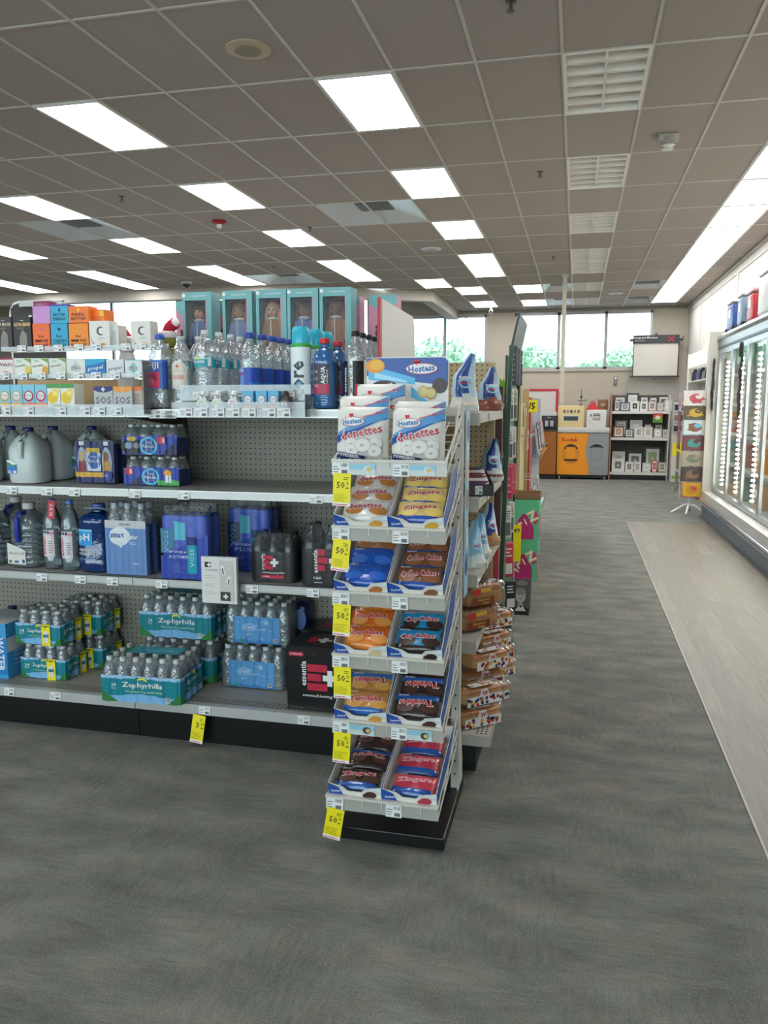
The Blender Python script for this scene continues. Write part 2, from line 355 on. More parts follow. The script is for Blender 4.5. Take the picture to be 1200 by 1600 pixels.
# where the fixtures sit: (column, row)
LIT = [(-4, k) for k in (-4, -2, 0, 2, 4, 6, 7)] + [(-4, 6)][:0] + [(-8, k) for k in (-4, -2, 0, 2, 4, 6, 7)] + [(-12, k) for k in (-2, 0, 2, 4, 6, 7)] + [(-16, k) for k in (-2, 0, 2, 4, 6, 7)] + [(-20, k) for k in (2, 4, 6, 7)] + [(-24, 4), (-24, 6), (-6, 8), (-5, 9), (-5, 11), (-3, 9), (-3, 11)] + [(2, k) for k in range(-2, 12)]
OFF = [(-1, k) for k in (-2, 0, 2, 4, 6, 7, 9, 11)]
VENT2 = [(-13, 3), (-6, 3), (-11, 7)]       # two cells wide
VENT1 = [(-2, 9), (-2, 11), (1, 9), (1, 11)]
used = set(LIT) | set(OFF) | set(VENT2) | set((i + 1, k) for i, k in VENT2) | set(VENT1)
mb = MB()
i0 = math.floor((XL - GX0) / GDX); i1 = math.ceil((XR - GX0) / GDX)
for i in range(i0, i1):
    for k in range(-9, 13):
        if (i, k) in used: continue
        xa, xb = max(gx(i), XL), min(gx(i + 1), XR); ya, ye = max(gy(k), -4), min(gy(k + 1), YB)
        if xb <= xa or ye <= ya: continue
        cuts = [xa] + [c for c in (SOX, DIX) if xa < c < xb] + [xb]
        for a, b in zip(cuts, cuts[1:]):
            e = 1e-5; ta, tb = min(ye, yb(a + e)), min(ye, yb(b - e))
            if ta <= ya and tb <= ya: continue
            ta, tb = max(ta, ya), max(tb, ya)
            mb.quad((a, ya, ZC), (a, ta, ZC), (b, tb, ZC), (b, ya, ZC), CEIL)
mb.quad((XL, SOY, 4.7), (XL, YB, 4.7), (DIX + .05, YB, 4.7), (DIX + .05, SOY, 4.7), CEIL)
struct(mb.build('ceiling'))
mb = MB()
for i in range(i0 + 1, i1):
    x = gx(i); y1 = min(yb(x), YB); mb.box(x - .009, -4, ZC - .006, x + .009, y1, ZC + .002, BAR)
for k in range(-9, 13):
    y = gy(k)
    if y < -4 or y > YB: continue
    x0 = XL if y < SOY else (SOX + (y - SOY) * (DIX - SOX) / (DIY - SOY) if y < DIY else DIX)
    mb.box(x0, y - .009, ZC - .005, XR, y + .009, ZC + .002, BAR)
struct(mb.build('ceiling_grid'))
# beam along the entrance
SOFF = mat('#b7b0a4', .6)
mb = MB(); pth = [(XL, SOY), (SOX, SOY), (DIX, DIY), (DIX, YB)]
def offs(p, d):
    out = []
    for i, q in enumerate(p):
        ns = []
        for a, b in ((i - 1, i), (i, i + 1)):
            if a >= 0 and b < len(p):
                t = Vector((p[b][0] - p[a][0], p[b][1] - p[a][1])).normalized(); ns.append(Vector((-t.y, t.x)))
        n = sum(ns, Vector((0, 0))).normalized(); out.append((q[0] + n.x * d, q[1] + n.y * d))
    return out
inn, out_ = offs(pth, 0), offs(pth, .22)
for z0, z1, A, B in ((3.27, ZC, inn, out_), (ZC, 4.7, offs(pth, .12), out_)):
    for i in range(3):
        a, b, c, d = A[i], A[i + 1], B[i + 1], B[i]
        vs = [(p[0], p[1], z) for z in (z0, z1) for p in (a, b, c, d)]
        mb.add(vs, [(0, 3, 2, 1), (4, 5, 6, 7), (0, 1, 5, 4), (1, 2, 6, 5), (2, 3, 7, 6), (3, 0, 4, 7)], SOFF)
struct(mb.build('trim_1'))
# walls
def wall(name, *bx, m=WALL):
    mb = MB()
    for b in bx: mb.box(*b, m)
    return struct(mb.build(name))
wall('wall_right', (XR, -4, 0, XR + .15, YB + .15, 4.8), m=WALLW)
wall('wall_left', (XL - .15, -4, 0, XL, YB, 4.8))
FW = (-12.5, 1.6, .25, 3.1)  # opening for the added fill window
wall('wall_front', (XL, -4.15, 0, FW[0], -4, 4.8), (FW[1], -4.15, 0, XR, -4, 4.8), (FW[0], -4.15, 0, FW[1], -4, FW[2]), (FW[0], -4.15, FW[3], FW[1], -4, 4.8))
# openings of the window wall: x0, x1, z0, z1, mullions
WIN = [(-12.9, -9.1, 1.0, 3.93, (-10.82,)), (-8.2, -4.5, .05, 3.93, (-6.9, -5.65)), (-4.35, -1.92, 2.32, 3.36, (-3.6, -2.82)), (-1.33, 1.44, 2.2, 3.37, (-.42, .53))]
xs = [XL]; mb = MB()
for a, b, z0, z1, _ in WIN:
    mb.box(xs[-1], YB, 0, a, YB + .15, 4.8, WALL); mb.box(a, YB, 0, b, YB + .15, z0, WALL); mb.box(a, YB, z1, b, YB + .15, 4.8, WALL); xs.append(b)
mb.box(xs[-1], YB, 0, XR, YB + .15, 4.8, WALL); struct(mb.build('wall_back'))
AL = mat('#a9abad', .4, .3)
for n, (a, b, z0, z1, mu) in enumerate(WIN):
    r = struct(root('window_%d' % (n + 1), ((a + b) / 2, YB + .05, z0)))
    r['kind'] = 'structure'; ox = (a + b) / 2
    mb = MB()
    for x in (a + .02, b - .02): mb.box(x - .025 - ox, -.04, 0, x + .025 - ox, .04, z1 - z0, AL)
    for x in mu: mb.box(x - .03 - ox, -.04, 0, x + .03 - ox, .04, z1 - z0, AL)
    for z in (0, z1 - z0 - .05) + ((2.2,) if z0 < .5 else ()) : mb.box(a - ox, -.04, z, b - ox, .04, z + .05, AL)
    mb.build('window_frame', r)
    MB().box(a - ox + .03, -.004, .03, b - ox - .03, .004, z1 - z0 - .03, GLASS).build('window_pane', r)
    MB().box(a - ox - .03, -.09, -.04, b - ox + .03, -.03, 0, WALL).build('window_sill', r)
r = struct(root('window_5', (0, -4.05, 0))); AL2 = AL; mb = MB()  # window row added behind the camera to fill the shelves with daylight
for i in range(9): x = FW[0] + (FW[1] - FW[0]) * i / 8; mb.box(x - .03, -.04, FW[2], x + .03, .04, FW[3], AL)
for z in (FW[2], FW[3] - .05): mb.box(FW[0], -.04, z, FW[1], .04, z + .05, AL)
mb.build('window_frame', r); MB().box(FW[0], -.004, FW[2], FW[1], .004, FW[3], GLASS).build('window_pane', r)
for n_, (x0_, x1_, z0_, z1_, y_, fl) in enumerate([(FW[0], FW[1], FW[2], FW[3], -4.2, 1)] + [(a, b_, z0, z1, YB + .2, 0) for a, b_, z0, z1, _ in WIN]):
    ld = bpy.data.lights.new('daylight_portal', 'AREA'); ld.shape = 'RECTANGLE'; ld.size = x1_ - x0_; ld.size_y = z1_ - z0_; ld.cycles.is_portal = True
    lo = bpy.data.objects.new('daylight_portal', ld); COL.objects.link(lo); lo.location = ((x0_ + x1_) / 2, y_, (z0_ + z1_) / 2); lo.rotation_euler = (pi / 2 if fl else -pi / 2, 0, 0)
# seams and joints on the walls
mb = MB(); mb.box(XL, YB - .012, 3.36 + .03, XR, YB, 3.40, mat('#bdb6aa', .6)); mb.box(DIX, YB - .02, ZC - .05, XR, YB, ZC - .005, mat('#8e8981', .6)); struct(mb.build('trim_2'))
mb = MB(); mb.box(XR - .03, -4, ZC - .05, XR, YB, ZC - .005, mat('#aaa59c', .6)); mb.box(XR - .012, -4, ZC - .16, XR, YB, ZC - .145, mat('#b5b1a8', .6))
for y in (12.2, 15.6, 8.6): mb.box(XR - .02, y, 2.4, XR, y + .07, ZC - .15, mat('#cfccc5', .6))
struct(mb.build('trim_3'))
mb = MB(); mb.box(XL, YB - .015, 0, -.7, YB, .1, mat('#3c3a38', .6)); struct(mb.build('baseboard_back'))
MB().box(.98, YB - .02, 1.55, 2.12, YB, 1.9, mat('#b9b4ab', .6)).build('trim_4')['kind'] = 'structure'
# ================================================================== ceiling fittings
ROWN = {-4: 'row over snack rack', -8: 'row above the drinks shelves', -12: 'second row beyond the drinks shelves', -16: 'row near the coffee sign', -20: 'outer row past the coffee sign', -24: 'last row by the entrance side', -6: 'short row at the slanting beam', -5: 'short row behind the slanting beam corner', -3: 'short row before the big window', 2: 'unbroken strip above the cooler'}
DIFF = mat('#ffffff', .5, emit=PANEL_E); FR = mat('#dcdad4', .4)
mb = MB(); mb.box(.02, .03, -.008, GDX - .02, GDY - .03, .004, DIFF); pd = mb.build('diffuser')
mb = MB(); mb.box(0, 0, 0, GDX, GDY, .07, FR); mb.box(.0, 0, -.01, .02, GDY, 0, FR); mb.box(GDX - .02, 0, -.01, GDX, GDY, 0, FR); mb.box(.02, 0, -.01, GDX - .02, .03, 0, FR); mb.box(.02, GDY - .03, -.01, GDX - .02, GDY, 0, FR); pf = mb.build('frame')
first = None
for col in sorted(set(c for c, _ in LIT)):
    rows = sorted((k for c, k in LIT if c == col), reverse=True)
    for n, k in enumerate(rows):
        if first is None:
            r = root('ceiling_light', (0, 0, 0)); pf.parent = r; pd.parent = r; first = r
        else: r = copy_tree(first)
        place(r, (gx(col), gy(k), ZC), label='lit ceiling panel, %s from windows, %s' % (ORD[n], ROWN[col]))
        tag(r, cat='ceiling light', group='lit panels in the ceiling')
LOU = mat('#ece7de', .45)
mb = MB(); mb.box(0, 0, .06, GDX, GDY, .075, LOU)
mb.box(0, 0, -.008, .02, GDY, .06, LOU); mb.box(GDX - .02, 0, -.008, GDX, GDY, .06, LOU); mb.box(.02, 0, -.008, GDX - .02, .02, .06, LOU); mb.box(.02, GDY - .02, -.008, GDX - .02, GDY, .06, LOU); o1 = mb.build('housing')
mb = MB(); mb.box(GDX / 2 - .008, .02, 0, GDX / 2 + .008, GDY - .02, .055, LOU)
for j in range(1, 6): y = GDY * j / 6; mb.prism([(y - .012, .0), (y + .012, .0), (y + .003, .05), (y - .003, .05)], .02, GDX - .02, LOU, 'x')
o2 = mb.build('louvre')
first = None
for n, (c, k) in enumerate(reversed(OFF)):
    if first is None: r = root('louvred_light'); o1.parent = r; o2.parent = r; first = r
    else: r = copy_tree(first)
    place(r, (gx(c), gy(k), ZC), label='unlit parabolic louvre light over the aisle, %s from the windows' % ORD[n]); tag(r, cat='ceiling light', group='unlit louvred lights over the aisle')
ALU = mat('#d9dcdf', .3, .35)
def vent(w, x, y, label, grill=.36):
    r = root('air_vent', (x, y, ZC), label=label, cat='air vent', group='metal air vents in the ceiling')
    mb = MB(); h = GDY; g = .5 - grill / 2
    a, b = (w * g, h * g), (w * (1 - g), h * (1 - g)); q = [(0, 0), (w, 0), (w, h), (0, h)]; p = [(a[0], a[1]), (b[0], a[1]), (b[0], b[1]), (a[0], b[1])]
    for i in range(4): j = (i + 1) % 4; mb.quad((*q[i], -.005), (*p[i], .07), (*p[j], .07), (*q[j], -.005), ALU)
    mb.box(0, 0, .1, w, h, .11, FR)
    mb.build('reflector', r)
    mb = MB(); n = 7; mb.box(a[0], a[1], .085, b[0], b[1], .095, BLK)
    for i in range(n): yy = a[1] + (b[1] - a[1]) * (i + .3) / n; mb.box(a[0], yy, .06, b[0], yy + .012, .075, mat('#8c8c8a', .4))
    mb.build('grille', r)
vent(GDX * 2, gx(-13), gy(3), 'shiny square ceiling air vent beside the lit panels over the cartons')
vent(GDX * 2, gx(-6), gy(3), 'shiny square ceiling air vent above the boxed dolls, closer to the camera')
vent(GDX * 2, gx(-11), gy(7), 'shiny ceiling air vent at the beam over the window wall')
vent(GDX, gx(-2), gy(9), 'small bright vent between lit panels near the hanging pole', .5)
vent(GDX, gx(-2), gy(11), 'small bright vent closest to the big window', .5)
vent(GDX, gx(1), gy(9), 'dark-slatted vent near the cooler light strip', .8)
vent(GDX, gx(1), gy(11), 'narrow vent at the corner of the window wall', .8)
def disc(x, y, r_, label, m1, m2, name='ceiling_speaker', cat='speaker'):
    r = root(name, (x, y, ZC), label=label, cat=cat); MB().lathe([(r_ * 1.0, .0), (r_, -.006), (r_ * .8, -.014), (r_ * .62, -.014)], m1, 28).build('rim', r)
    MB().lathe([(r_ * .62, -.013), (r_ * .5, -.018), (.01, -.02)], m2, 28).build('mesh_cover', r)
disc(-1.83, 4.42, .125, 'round beige ceiling speaker above the drinks shelves', mat('#b9a68b', .5), mat('#8f8470', .7))
disc(-1.86, 10.35, .13, 'round white ceiling speaker between two lit rows', mat('#d9dade', .4), mat('#b4b6ba', .6))
disc(.6, 15.2, .13, 'round white ceiling speaker by the big window', mat('#d9dade', .4), mat('#b4b6ba', .6))
for px, py, lb in ((844, 268, 'sprinkler head beside the second louvred light'), (190, 307, 'sprinkler head near the coffee-side lit panels'), (798, 2, 'sprinkler head at the top edge of the view'), (865, 401, 'sprinkler head near the hanging pole'), (428, 416, 'sprinkler head before the beam vent'), (484, 355, 'sprinkler head beside the lit panels over the dolls')):
    z = ZC; d = at(px, py, 1.0) - Vector((0, 0, CAMH)); t = (z - CAMH) / d.z; p = Vector((0, 0, CAMH)) + d * t
    r = root('sprinkler', (p.x, p.y, ZC), label=lb, cat='sprinkler', group='ceiling sprinkler heads'); BR = mat('#6d6860', .35, .8)
    MB().lathe([(.028, 0), (.028, -.006), (.01, -.01), (.009, -.035)], BR, 12).build('escutcheon', r)
    MB().lathe([(.02, -.045), (.02, -.048), (.004, -.05)], BR, 12).tube([(-.012, 0, -.03), (-.014, 0, -.04), (0, 0, -.047)], .0025, BR).tube([(.012, 0, -.03), (.014, 0, -.04), (0, 0, -.047)], .0025, BR).build('deflector', r)
r = root('smoke_alarm', (-3.8, 8.27, ZC), label='red fire alarm strobe on the ceiling', cat='alarm')
MB().lathe([(.07, 0), (.075, -.02), (.06, -.035), (.03, -.04)], mat('#a81f24', .4), 16).build('housing', r); MB().lathe([(.03, -.04), (.03, -.07), (.012, -.085)], mat('#dcdcd8', .2), 12).build('lens', r)
r = root('dome_camera', (-6.2, 12.2, ZC), label='round dome camera on the ceiling above the cartons', cat='camera')
MB().lathe([(.09, 0), (.09, -.03), (.07, -.035)], mat('#cdcbc5', .4), 16).build('housing', r); MB().lathe([(.065, -.033), (.06, -.06), (.035, -.085), (.01, -.092)], mat('#2c2d30', .15), 16).build('dome', r)
r = root('emergency_light', (.587, 6.46, ZC), label='twin-lamp emergency light on the ceiling beside the louvred lights', cat='emergency light'); EM = mat('#b9b4a8', .4)
MB().box(-.07, -.04, -.05, .07, .04, 0, EM).build('housing', r, bevel=.008)
for sx, yy in ((-.0, -.03), (.0, .06)):
    MB().lathe([(.03, -.02), (.045, -.07), (.046, -.085)], mat('#a8a49a', .35), 14, (sx, yy)).lathe([(.044, -.085), (.02, -.096), (.004, -.098)], mat('#e2e2dc', .15), 14, (sx, yy)).build('lamp_head', r)
r = root('security_camera', (-1.72, 16.3, ZC), label='white bullet camera hanging at the end of the lit row', cat='camera'); MB().tube([(0, 0, 0), (0, 0, -.1)], .018, WHT, 8).build('stem', r); MB().tube([(0, .06, -.12), (0, -.07, -.15)], .035, WHT, 10).tube([(0, -.07, -.15), (0, -.075, -.151)], .028, BLK, 10).build('housing', r)
r = root('power_pole', (XP(883, 12.9, 3.4), 12.9, 1.5), label='thin beige power pole hanging from the ceiling toward the photo counter', cat='pole')
MB().box(-.03, -.03, -.02, .03, .03, ZC - 1.5, mat('#c9c0ad', .5)).build('pole', r); MB().box(-.05, -.05, ZC - 1.53, .05, .05, ZC - 1.5, mat('#c9c0ad', .5)).build('collar', r)
# ================================================================== outside the windows
def tree(x, y, h, r_, label, seed):
    rnd = random.Random(seed); r = root('tree', (x, y, 0), label=label, cat='tree', group='trees outside the windows')
    mb = MB(); G1, G2 = mat('#86ad8c', .7), mat('#a9c8a4', .7)  # leaf greens paled: glow of the overexposed outdoors put into the colour
    for i in range(1500):
        a = rnd.random() * 2 * pi; q = rnd.random() ** .4; ph = math.acos(rnd.uniform(-.7, 1)); c = Vector((cos(a) * sin(ph) * r_ * q, sin(a) * sin(ph) * r_ * q, h - r_ * .8 + cos(ph) * r_ * .8 * q))
        u = Vector((rnd.uniform(-1, 1), rnd.uniform(-1, 1), rnd.uniform(-1, 1))).normalized() * .14; v = u.orthogonal().normalized() * .07
        mb.add([c - u, c + v, c + u, c - v], [(0, 1, 2, 3)], rnd.choice((G1, G2)))
    mb.build('crown', r); MB().tube([(0, 0, 0), (.1, 0, h * .5), (0, .1, h * .8)], .14, mat('#6b5a48', .9), 8).build('trunk', r)
for i, (px, y, h, r_, lb) in enumerate(((690, 27, 3.7, 1.5, 'leafy green tree outside the window behind the snack sign'), (625, 31, 3.6, 1.2, 'tree outside at the entrance side of the window'), (748, 33, 3.2, 1.2, 'pale tree outside beyond the lamp post'), (830, 26, 3.3, 1.2, 'tree outside the big window behind the green display post'), (990, 27, 3.3, 1.3, 'tree outside behind the projection screen'), (930, 30, 3.0, 1.0, 'low tree outside the middle of the big window'))):
    tree(XP(px, y, 3), y, h, r_, lb, i)
r = root('lamp_post', (XP(728, 23.5, 3), 23.5, 0), label='tall parking lot lamp post outside the window', cat='lamp post'); MB().tube([(0, 0, 0), (0, 0, 4.3)], .05, mat('#b9bcc0', .5), 8).build('pole', r); MB().box(-.5, -.1, 4.3, .5, .1, 4.36, mat('#9a9c9e', .5)).build('lamp_head', r)
mb = MB(); mb.quad((-60, YB + .16, -.05), (30, YB + .16, -.05), (30, 90, -.05), (-60, 90, -.05), speckled('parking_lot', '#9a9a98', 3, .05)); struct(mb.build('ground'))
# ================================================================== SHELVING
TAGW = mat('#e9e9e6', .5); SM = mat('#6a6a6e', .6)
def price_tag(parent, x, y, z, w=.055, h=.034, tilt=-.12, name='price_tag', ry=0):
    mb = MB(); mb.box(-w / 2, -.0006, -h / 2, w / 2, .0006, h / 2, TAGW); g = G(mb, front(-.0006))
    g.bars(w * .02, w * .42, h * .12, h * .38, 7, SM); g.lines(-w * .45, -w * .05, -h * .3, h * .3, 3, SM, .3); g.rect(w * .05, -h * .4, w * .4, -h * .12, SM)
    o = mb.build(name, parent, (x, y, z)); o.rotation_euler = (tilt, ry, 0); return o
def sale_tag(parent, x, y, z, w=.062, h=.105, txt='50', tilt=(0, 0, 0), small='%'):
    mb = MB(); mb.box(-w / 2, -.0006, -h, w / 2, .0006, 0, YEL); g = G(mb, front(-.0006)); R = mat('#d03040', .5); D = mat('#3a3a18', .6)
    g.rect(-w / 2, -h, w / 2, -h * .9, mat('#f2e9ea', .5)); g.lines(-w * .45, w * .45, -h * .97, -h * .92, 1, R, .5)
    g.text(txt, -w * .06, -h * .36, h * .2, D, bold=.01)
    if small: g.text(small, w * .33, -h * .3, h * .09, D); g.lines(w * .22, w * .42, -h * .46, -h * .38, 1, D)
    g.lines(w * .1, w * .4, -h * .2, -h * .08, 2, D, .3); g.lines(-w * .42, w * .35, -h * .85, -h * .6, 5, mat('#b3a700', .6), .3)
    o = mb.build('sale_tag', parent, (x, y, z)); o.rotation_euler = tilt; return o
GY, GB = 3.12, 3.62         # front of the shelf lips, back panel
ZTOP, Z2, Z3, ZD = 1.475, 1.13, .735, .185
def shelf_unit(x0, x1, label, tags, last):
    r = root('shelf_unit', ((x0 + x1) / 2, GB, 0), label=label, cat='shelving', group='drinks shelving'); w = (x1 - x0) / 2 - .002
    MB().box(-w, 0, .1, w, .02, 1.5, PEG).build('back_panel', r)
    D = mat('#4e4b46', .5, .3); MB().box(-w, -.02, .05, -w + .025, .0, 1.5, D).build('upright', r); MB().box(w - .025, -.02, .05, w, .0, 1.5, D).build('upright', r)
    for zz, dep in ((ZTOP, .5), (Z2, .5), (Z3, .5)):
        mb = MB(); mb.box(-w, -dep, zz - .012, w, 0, zz, SHELF); mb.box(-w, -dep - .004, zz - .035, w, -dep + .012, zz, LIP); mb.box(-w, -dep - .006, zz - .033, w, -dep - .004, zz - .029, STEEL); mb.box(-w, -dep - .006, zz - .006, w, -dep - .004, zz, STEEL)
        for sx in (-w, w - .004): mb.prism([(-dep, zz - .035), (-.0, zz - .09), (0, zz - .012), (-dep, zz - .012)], sx, sx + .004, D, 'x')
        s = mb.build('shelf', r)
        for (px, zt) in tags:
            if zt == zz:
                X = XP(px, GY, zz - .02) - (x0 + x1) / 2
                if abs(X) < w: price_tag(s, X, -dep - .008, zz - .022)
    mb = MB(); mb.box(-w, -.5, ZD - .02, w, 0, ZD, mat('#9b978d', .45)); mb.box(-w, -.53, ZD - .045, w, -.5, ZD, LIP)
    H = mat('#3a3834', .8)
    for i in range(int(2 * w / .02)):
        for j in range(4): x = -w + .012 + i * .02; y = -.49 + j * .016; mb.quad((x, y, ZD + .0006), (x + .011, y, ZD + .0006), (x + .011, y + .006, ZD + .0006), (x, y + .006, ZD + .0006), H)
    s = mb.build('base_deck', r)
    for (px, zt) in tags:
        if zt == ZD:
            X = XP(px, GY - .03, ZD - .02) - (x0 + x1) / 2
            if abs(X) < w: price_tag(s, X, -.533, ZD - .022)
    if last:
        sale_tag(s, XP(313, 3.08, .1) - (x0 + x1) / 2, -.545, ZD - .04, .06, .125, '3', (-.1, .12, 0), '29')
    MB().box(-w, -.5, 0, w, -.48, ZD - .04, mat('#0d0d0e', .35)).build('kick_plate', r)
TG = [(20, Z2), (75, Z2), (118, Z2), (212, Z2), (288, Z2), (495, Z2), (67, Z3), (127, Z3), (177, Z3), (254, Z3), (395, Z3), (490, Z3), (15, ZD), (87, ZD), (320, ZD), (475, ZD), (244, ZTOP), (268, ZTOP), (262, ZTOP)]
GXA, GXM, GXB = -3.12, -1.89, -.74
shelf_unit(GXA, GXM, 'drinks shelving bay holding the gallon jugs and clear cartons, black base', TG, False)
shelf_unit(GXM, GXB, 'drinks shelving bay with the empty pegboard shelf, black base', TG, True)
# back-to-back shelving behind the drinks bays
r = root('shelf_unit', (-1.93, 3.85, 0), label='back side of the drinks shelving that carries the boxed dolls', cat='shelving')
MB().box(-1.19, -.205, .0, 1.19, .2, .2, mat('#111112', .4)).build('base', r); MB().box(-1.19, -.205, ZTOP - .02, 1.19, .2, ZTOP, SHELF).build('shelf', r); MB().box(-1.19, -.205, .2, 1.19, -.185, ZTOP - .02, PEG).build('back_panel', r)
mb = MB(); CB = mat('#b69a72', .8); mb.box(-.94, -.15, ZTOP, 1.15, .19, 1.62, CB); mb.build('riser', r)
# end of the run: shelves that look on to the aisle
r = root('end_shelf_unit', (-.55, 3.57, 0), label='aisle-end shelving with snack cakes and bread, beige pegboard at its far side', cat='shelving')
MB().box(-.19, -.49, .1, -.17, .5, 1.5, PEGB).build('back_panel', r)
MB().box(-.17, .49, .0, .14, .505, 1.70, PEGB).build('side_panel', r)
MB().box(.11, .485, .0, .15, .512, 1.70, mat('#b9a780', .5)).build('upright', r)
for zz in (1.465, 1.13, .83, .56):
    mb = MB(); mb.box(-.17, -.49, zz - .02, .175, .48, zz, mat('#a9a498', .4)); mb.box(.175, -.49, zz - .04, .19, .48, zz, mat('#c8c6be', .25, .2)); mb.box(-.1, -.495, zz - .05, .19, -.488, zz, mat('#a9a498', .4))
    s = mb.build('shelf', r); o = price_tag(s, .193, -.15, zz - .02, .06, .035, 0); o.rotation_euler = (0, 0, pi / 2)
mb = MB(); mb.box(-.17, -.49, .125, .25, .48, .17, mat('#b5b2a8', .4))
for i in range(40):
    for j in range(3): mb.quad((.19 + j * .018, -.47 + i * .023, .1706), (.2 + j * .018, -.47 + i * .023, .1706), (.2 + j * .018, -.458 + i * .023, .1706), (.19 + j * .018, -.458 + i * .023, .1706), mat('#4a4842', .8))
mb.build('base_deck', r); MB().box(-.17, -.45, 0, .19, .45, .124, BLK).build('kick_plate', r)
# ------------------------------------------------------------------ bottles
def cyl_print(mb, r, fnG, z0=0, n=2.0, asp=1.0): g = G(mb, rounded(r, z0, n, asp)); fnG(g)
def bottle(name, h, r_, cap, body, label, cat, lab=None, lz=(.3, .6), n=2.0, asp=1.0, neck=.014, shoulder=.62, ribs=0, capr=None, caph=.018, capname='cap'):
    R0 = root(name, label=label, cat=cat); cr_ = capr or neck * 1.12; nz = h - caph; sh = h * shoulder
    pr = [(r_ * .6, 0), (r_ * .92, .004), (r_, .014)]
    if ribs:
        zz = .02
        while zz < lz[0] * h - .01 and len(pr) < 30: pr += [(r_, zz), (r_ * .955, zz + .006), (r_, zz + .012)]; zz += .02
    pr += [(r_, lz[0] * h), (r_ * .985, lz[0] * h + .002), (r_ * .985, lz[1] * h), (r_, lz[1] * h + .003), (r_, sh)]
    for t in (.15, .35, .55, .75, .9, 1.0):
        e = cos(t * pi / 2) ** .75; pr.append((neck + (r_ - neck) * e, sh + (nz - .012 - sh) * t))
    pr += [(neck, nz - .01), (neck * 1.25, nz - .009), (neck * 1.25, nz - .005), (neck, nz)]
    MB().lathe(pr, body, 20, n=n, asp=asp).build('bottle_body', R0)
    MB().lathe([(cr_, h - caph), (cr_ * 1.03, h - caph * .9), (cr_, h - .003), (cr_ * .85, h)], cap, 16).build(capname, R0)
    if lab:
        mb = MB(); lab(mb, r_, h); mb.build('label', R0)
    return R0
def put(o, px, Y, z, label=None, group=None, rz=0, first_=False):
    X = XP(px, Y, z + .1); loc = (X, Y, z + .0005)
    return place(o, loc, rz, label, group) if first_ else again(o, loc, rz, label, group)
ZT = ZTOP + .001
# --- tall water bottles on the top shelf (label prints)
def lab_fiji(mb, r_, h):
    g = G(mb, rounded(r_, 0, 4), .0012); z0, z1 = .085, .205; k = r_ * .92
    g.rect(-k * 1.05, z0, k * 1.3, z1, mat('#2a62c0', .35), 12); g.rect(-k * .2, z0, k * 1.2, z1 - .01, mat('#174a9e', .35), 8)
    g.rect(-k * .85, z0 + .004, k * .35, z1 - .05, mat('#d8235c', .35), 6); g.oval(-k * .25, z0 + .045, k * .5, .022, mat('#b3123f', .35)); g.oval(-k * .5, z0 + .03, k * .3, .014, mat('#e9497c', .35)); g.oval(-k * .2, z0 + .045, k * .12, .007, mat('#5c0a26', .35))
    g.text('FIJI', -k * .25, z1 - .026, .036, WHT, k * 1.15, bold=.02)
fiji = bottle('water_bottle', .315, .042, mat('#2c4fb5', .35), WATER, 'square water bottle with a pink flower label and royal blue cap', 'bottle', lab_fiji, (.25, .66), 4, neck=.015, shoulder=.66, capr=.02, caph=.022)
put(fiji, 252, 3.17, ZT, 'square water bottle with a pink flower label and royal blue cap', first_=True)
again(fiji, (XP(286, 3.36, 1.6), 3.36, ZT), 0, 'square blue-capped water bottle standing behind the white-label one')
def lab_panna(mb, r_, h):
    g = G(mb, rounded(r_, 0), .0012); C = mat('#ded8cb', .45); O = mat('#d0592c', .45)
    g.strip(-.042, .042, .085, lambda u: .165 + .035 * sqrt(max(0, 1 - (u / .043) ** 2)), C, 14); g.text('PANNA', 0, .133, .022, O, .054, bold=.005); g.text('+', 0, .178, .02, O, bold=.02); g.text('ACQUA', 0, .158, .006, O); g.lines(-.02, .01, .09, .1, 2, SM)
panna = bottle('water_bottle', .305, .041, mat('#a7afab', .4), WATER, 'x', 'bottle', lab_panna, (.3, .62), shoulder=.55, neck=.015)
put(panna, 285, 3.17, ZT, 'glassy water bottle with a cream label lettered in orange', first_=True)
def lab_teal(mb, r_, h):
    g = G(mb, rounded(r_, 0), .0012); g.rect(-.075, .175, .075, .215, mat('#1c9aa6', .4), 24); g.strip(-.075, .075, .207, lambda u: .215 + .004 * sin(u * 200), mat('#bfe0e6', .4), 24)
    g.text('Zephyrhills', -.012, .196, .017, WHT, .06, bold=.02); g.oval(-.012, .21, .01, .005, mat('#e3dc3a', .4)); g.rect(.03, .178, .045, .21, mat('#dfe6e6', .4), 3); g.rect(.046, .175, .06, .215, mat('#2aa9c4', .4), 3)
teal = bottle('water_bottle', .33, .047, mat('#c9cfcc', .4), WATER, 'x', 'bottle', lab_teal, (.55, .66), shoulder=.7, ribs=1)
put(teal, 322, 3.19, ZT, 'teal-band water bottle at the front, tallest of the white-capped ones', 'teal-label bottles', first_=True)
for px, Y, lb in ((344, 3.3, 'second teal-band white-capped bottle, just behind the tallest'), (362, 3.42, 'third teal-band white-capped bottle in the receding row'), (376, 3.54, 'teal-band white-capped bottle at the back of its row'), (312, 3.49, 'teal-band bottle half hidden between the cream-label one and the front one')):
    put(teal, px, Y, ZT, lb, 'teal-label bottles')
def lab_blue(mb, r_, h):
    g = G(mb, rounded(r_, 0), .0012); g.rect(-.08, .05, .08, .17, mat('#6f93d2', .4), 26); g.rect(-.012, .06, .08, .17, mat('#1d49b0', .4), 16); g.rect(.01, .06, .08, .11, mat('#1b74cc', .4), 14)
    g.text('ISLAND', -.03, .158, .008, WHT); g.text('JAVA', -.03, .143, .018, mat('#c2336e', .4), bold=.02); g.strip(-.06, .01, .05, lambda u: .066 + .004 * sin(u * 400), WHT, 16); g.lines(-.045, -.01, .052, .058, 1, RED)
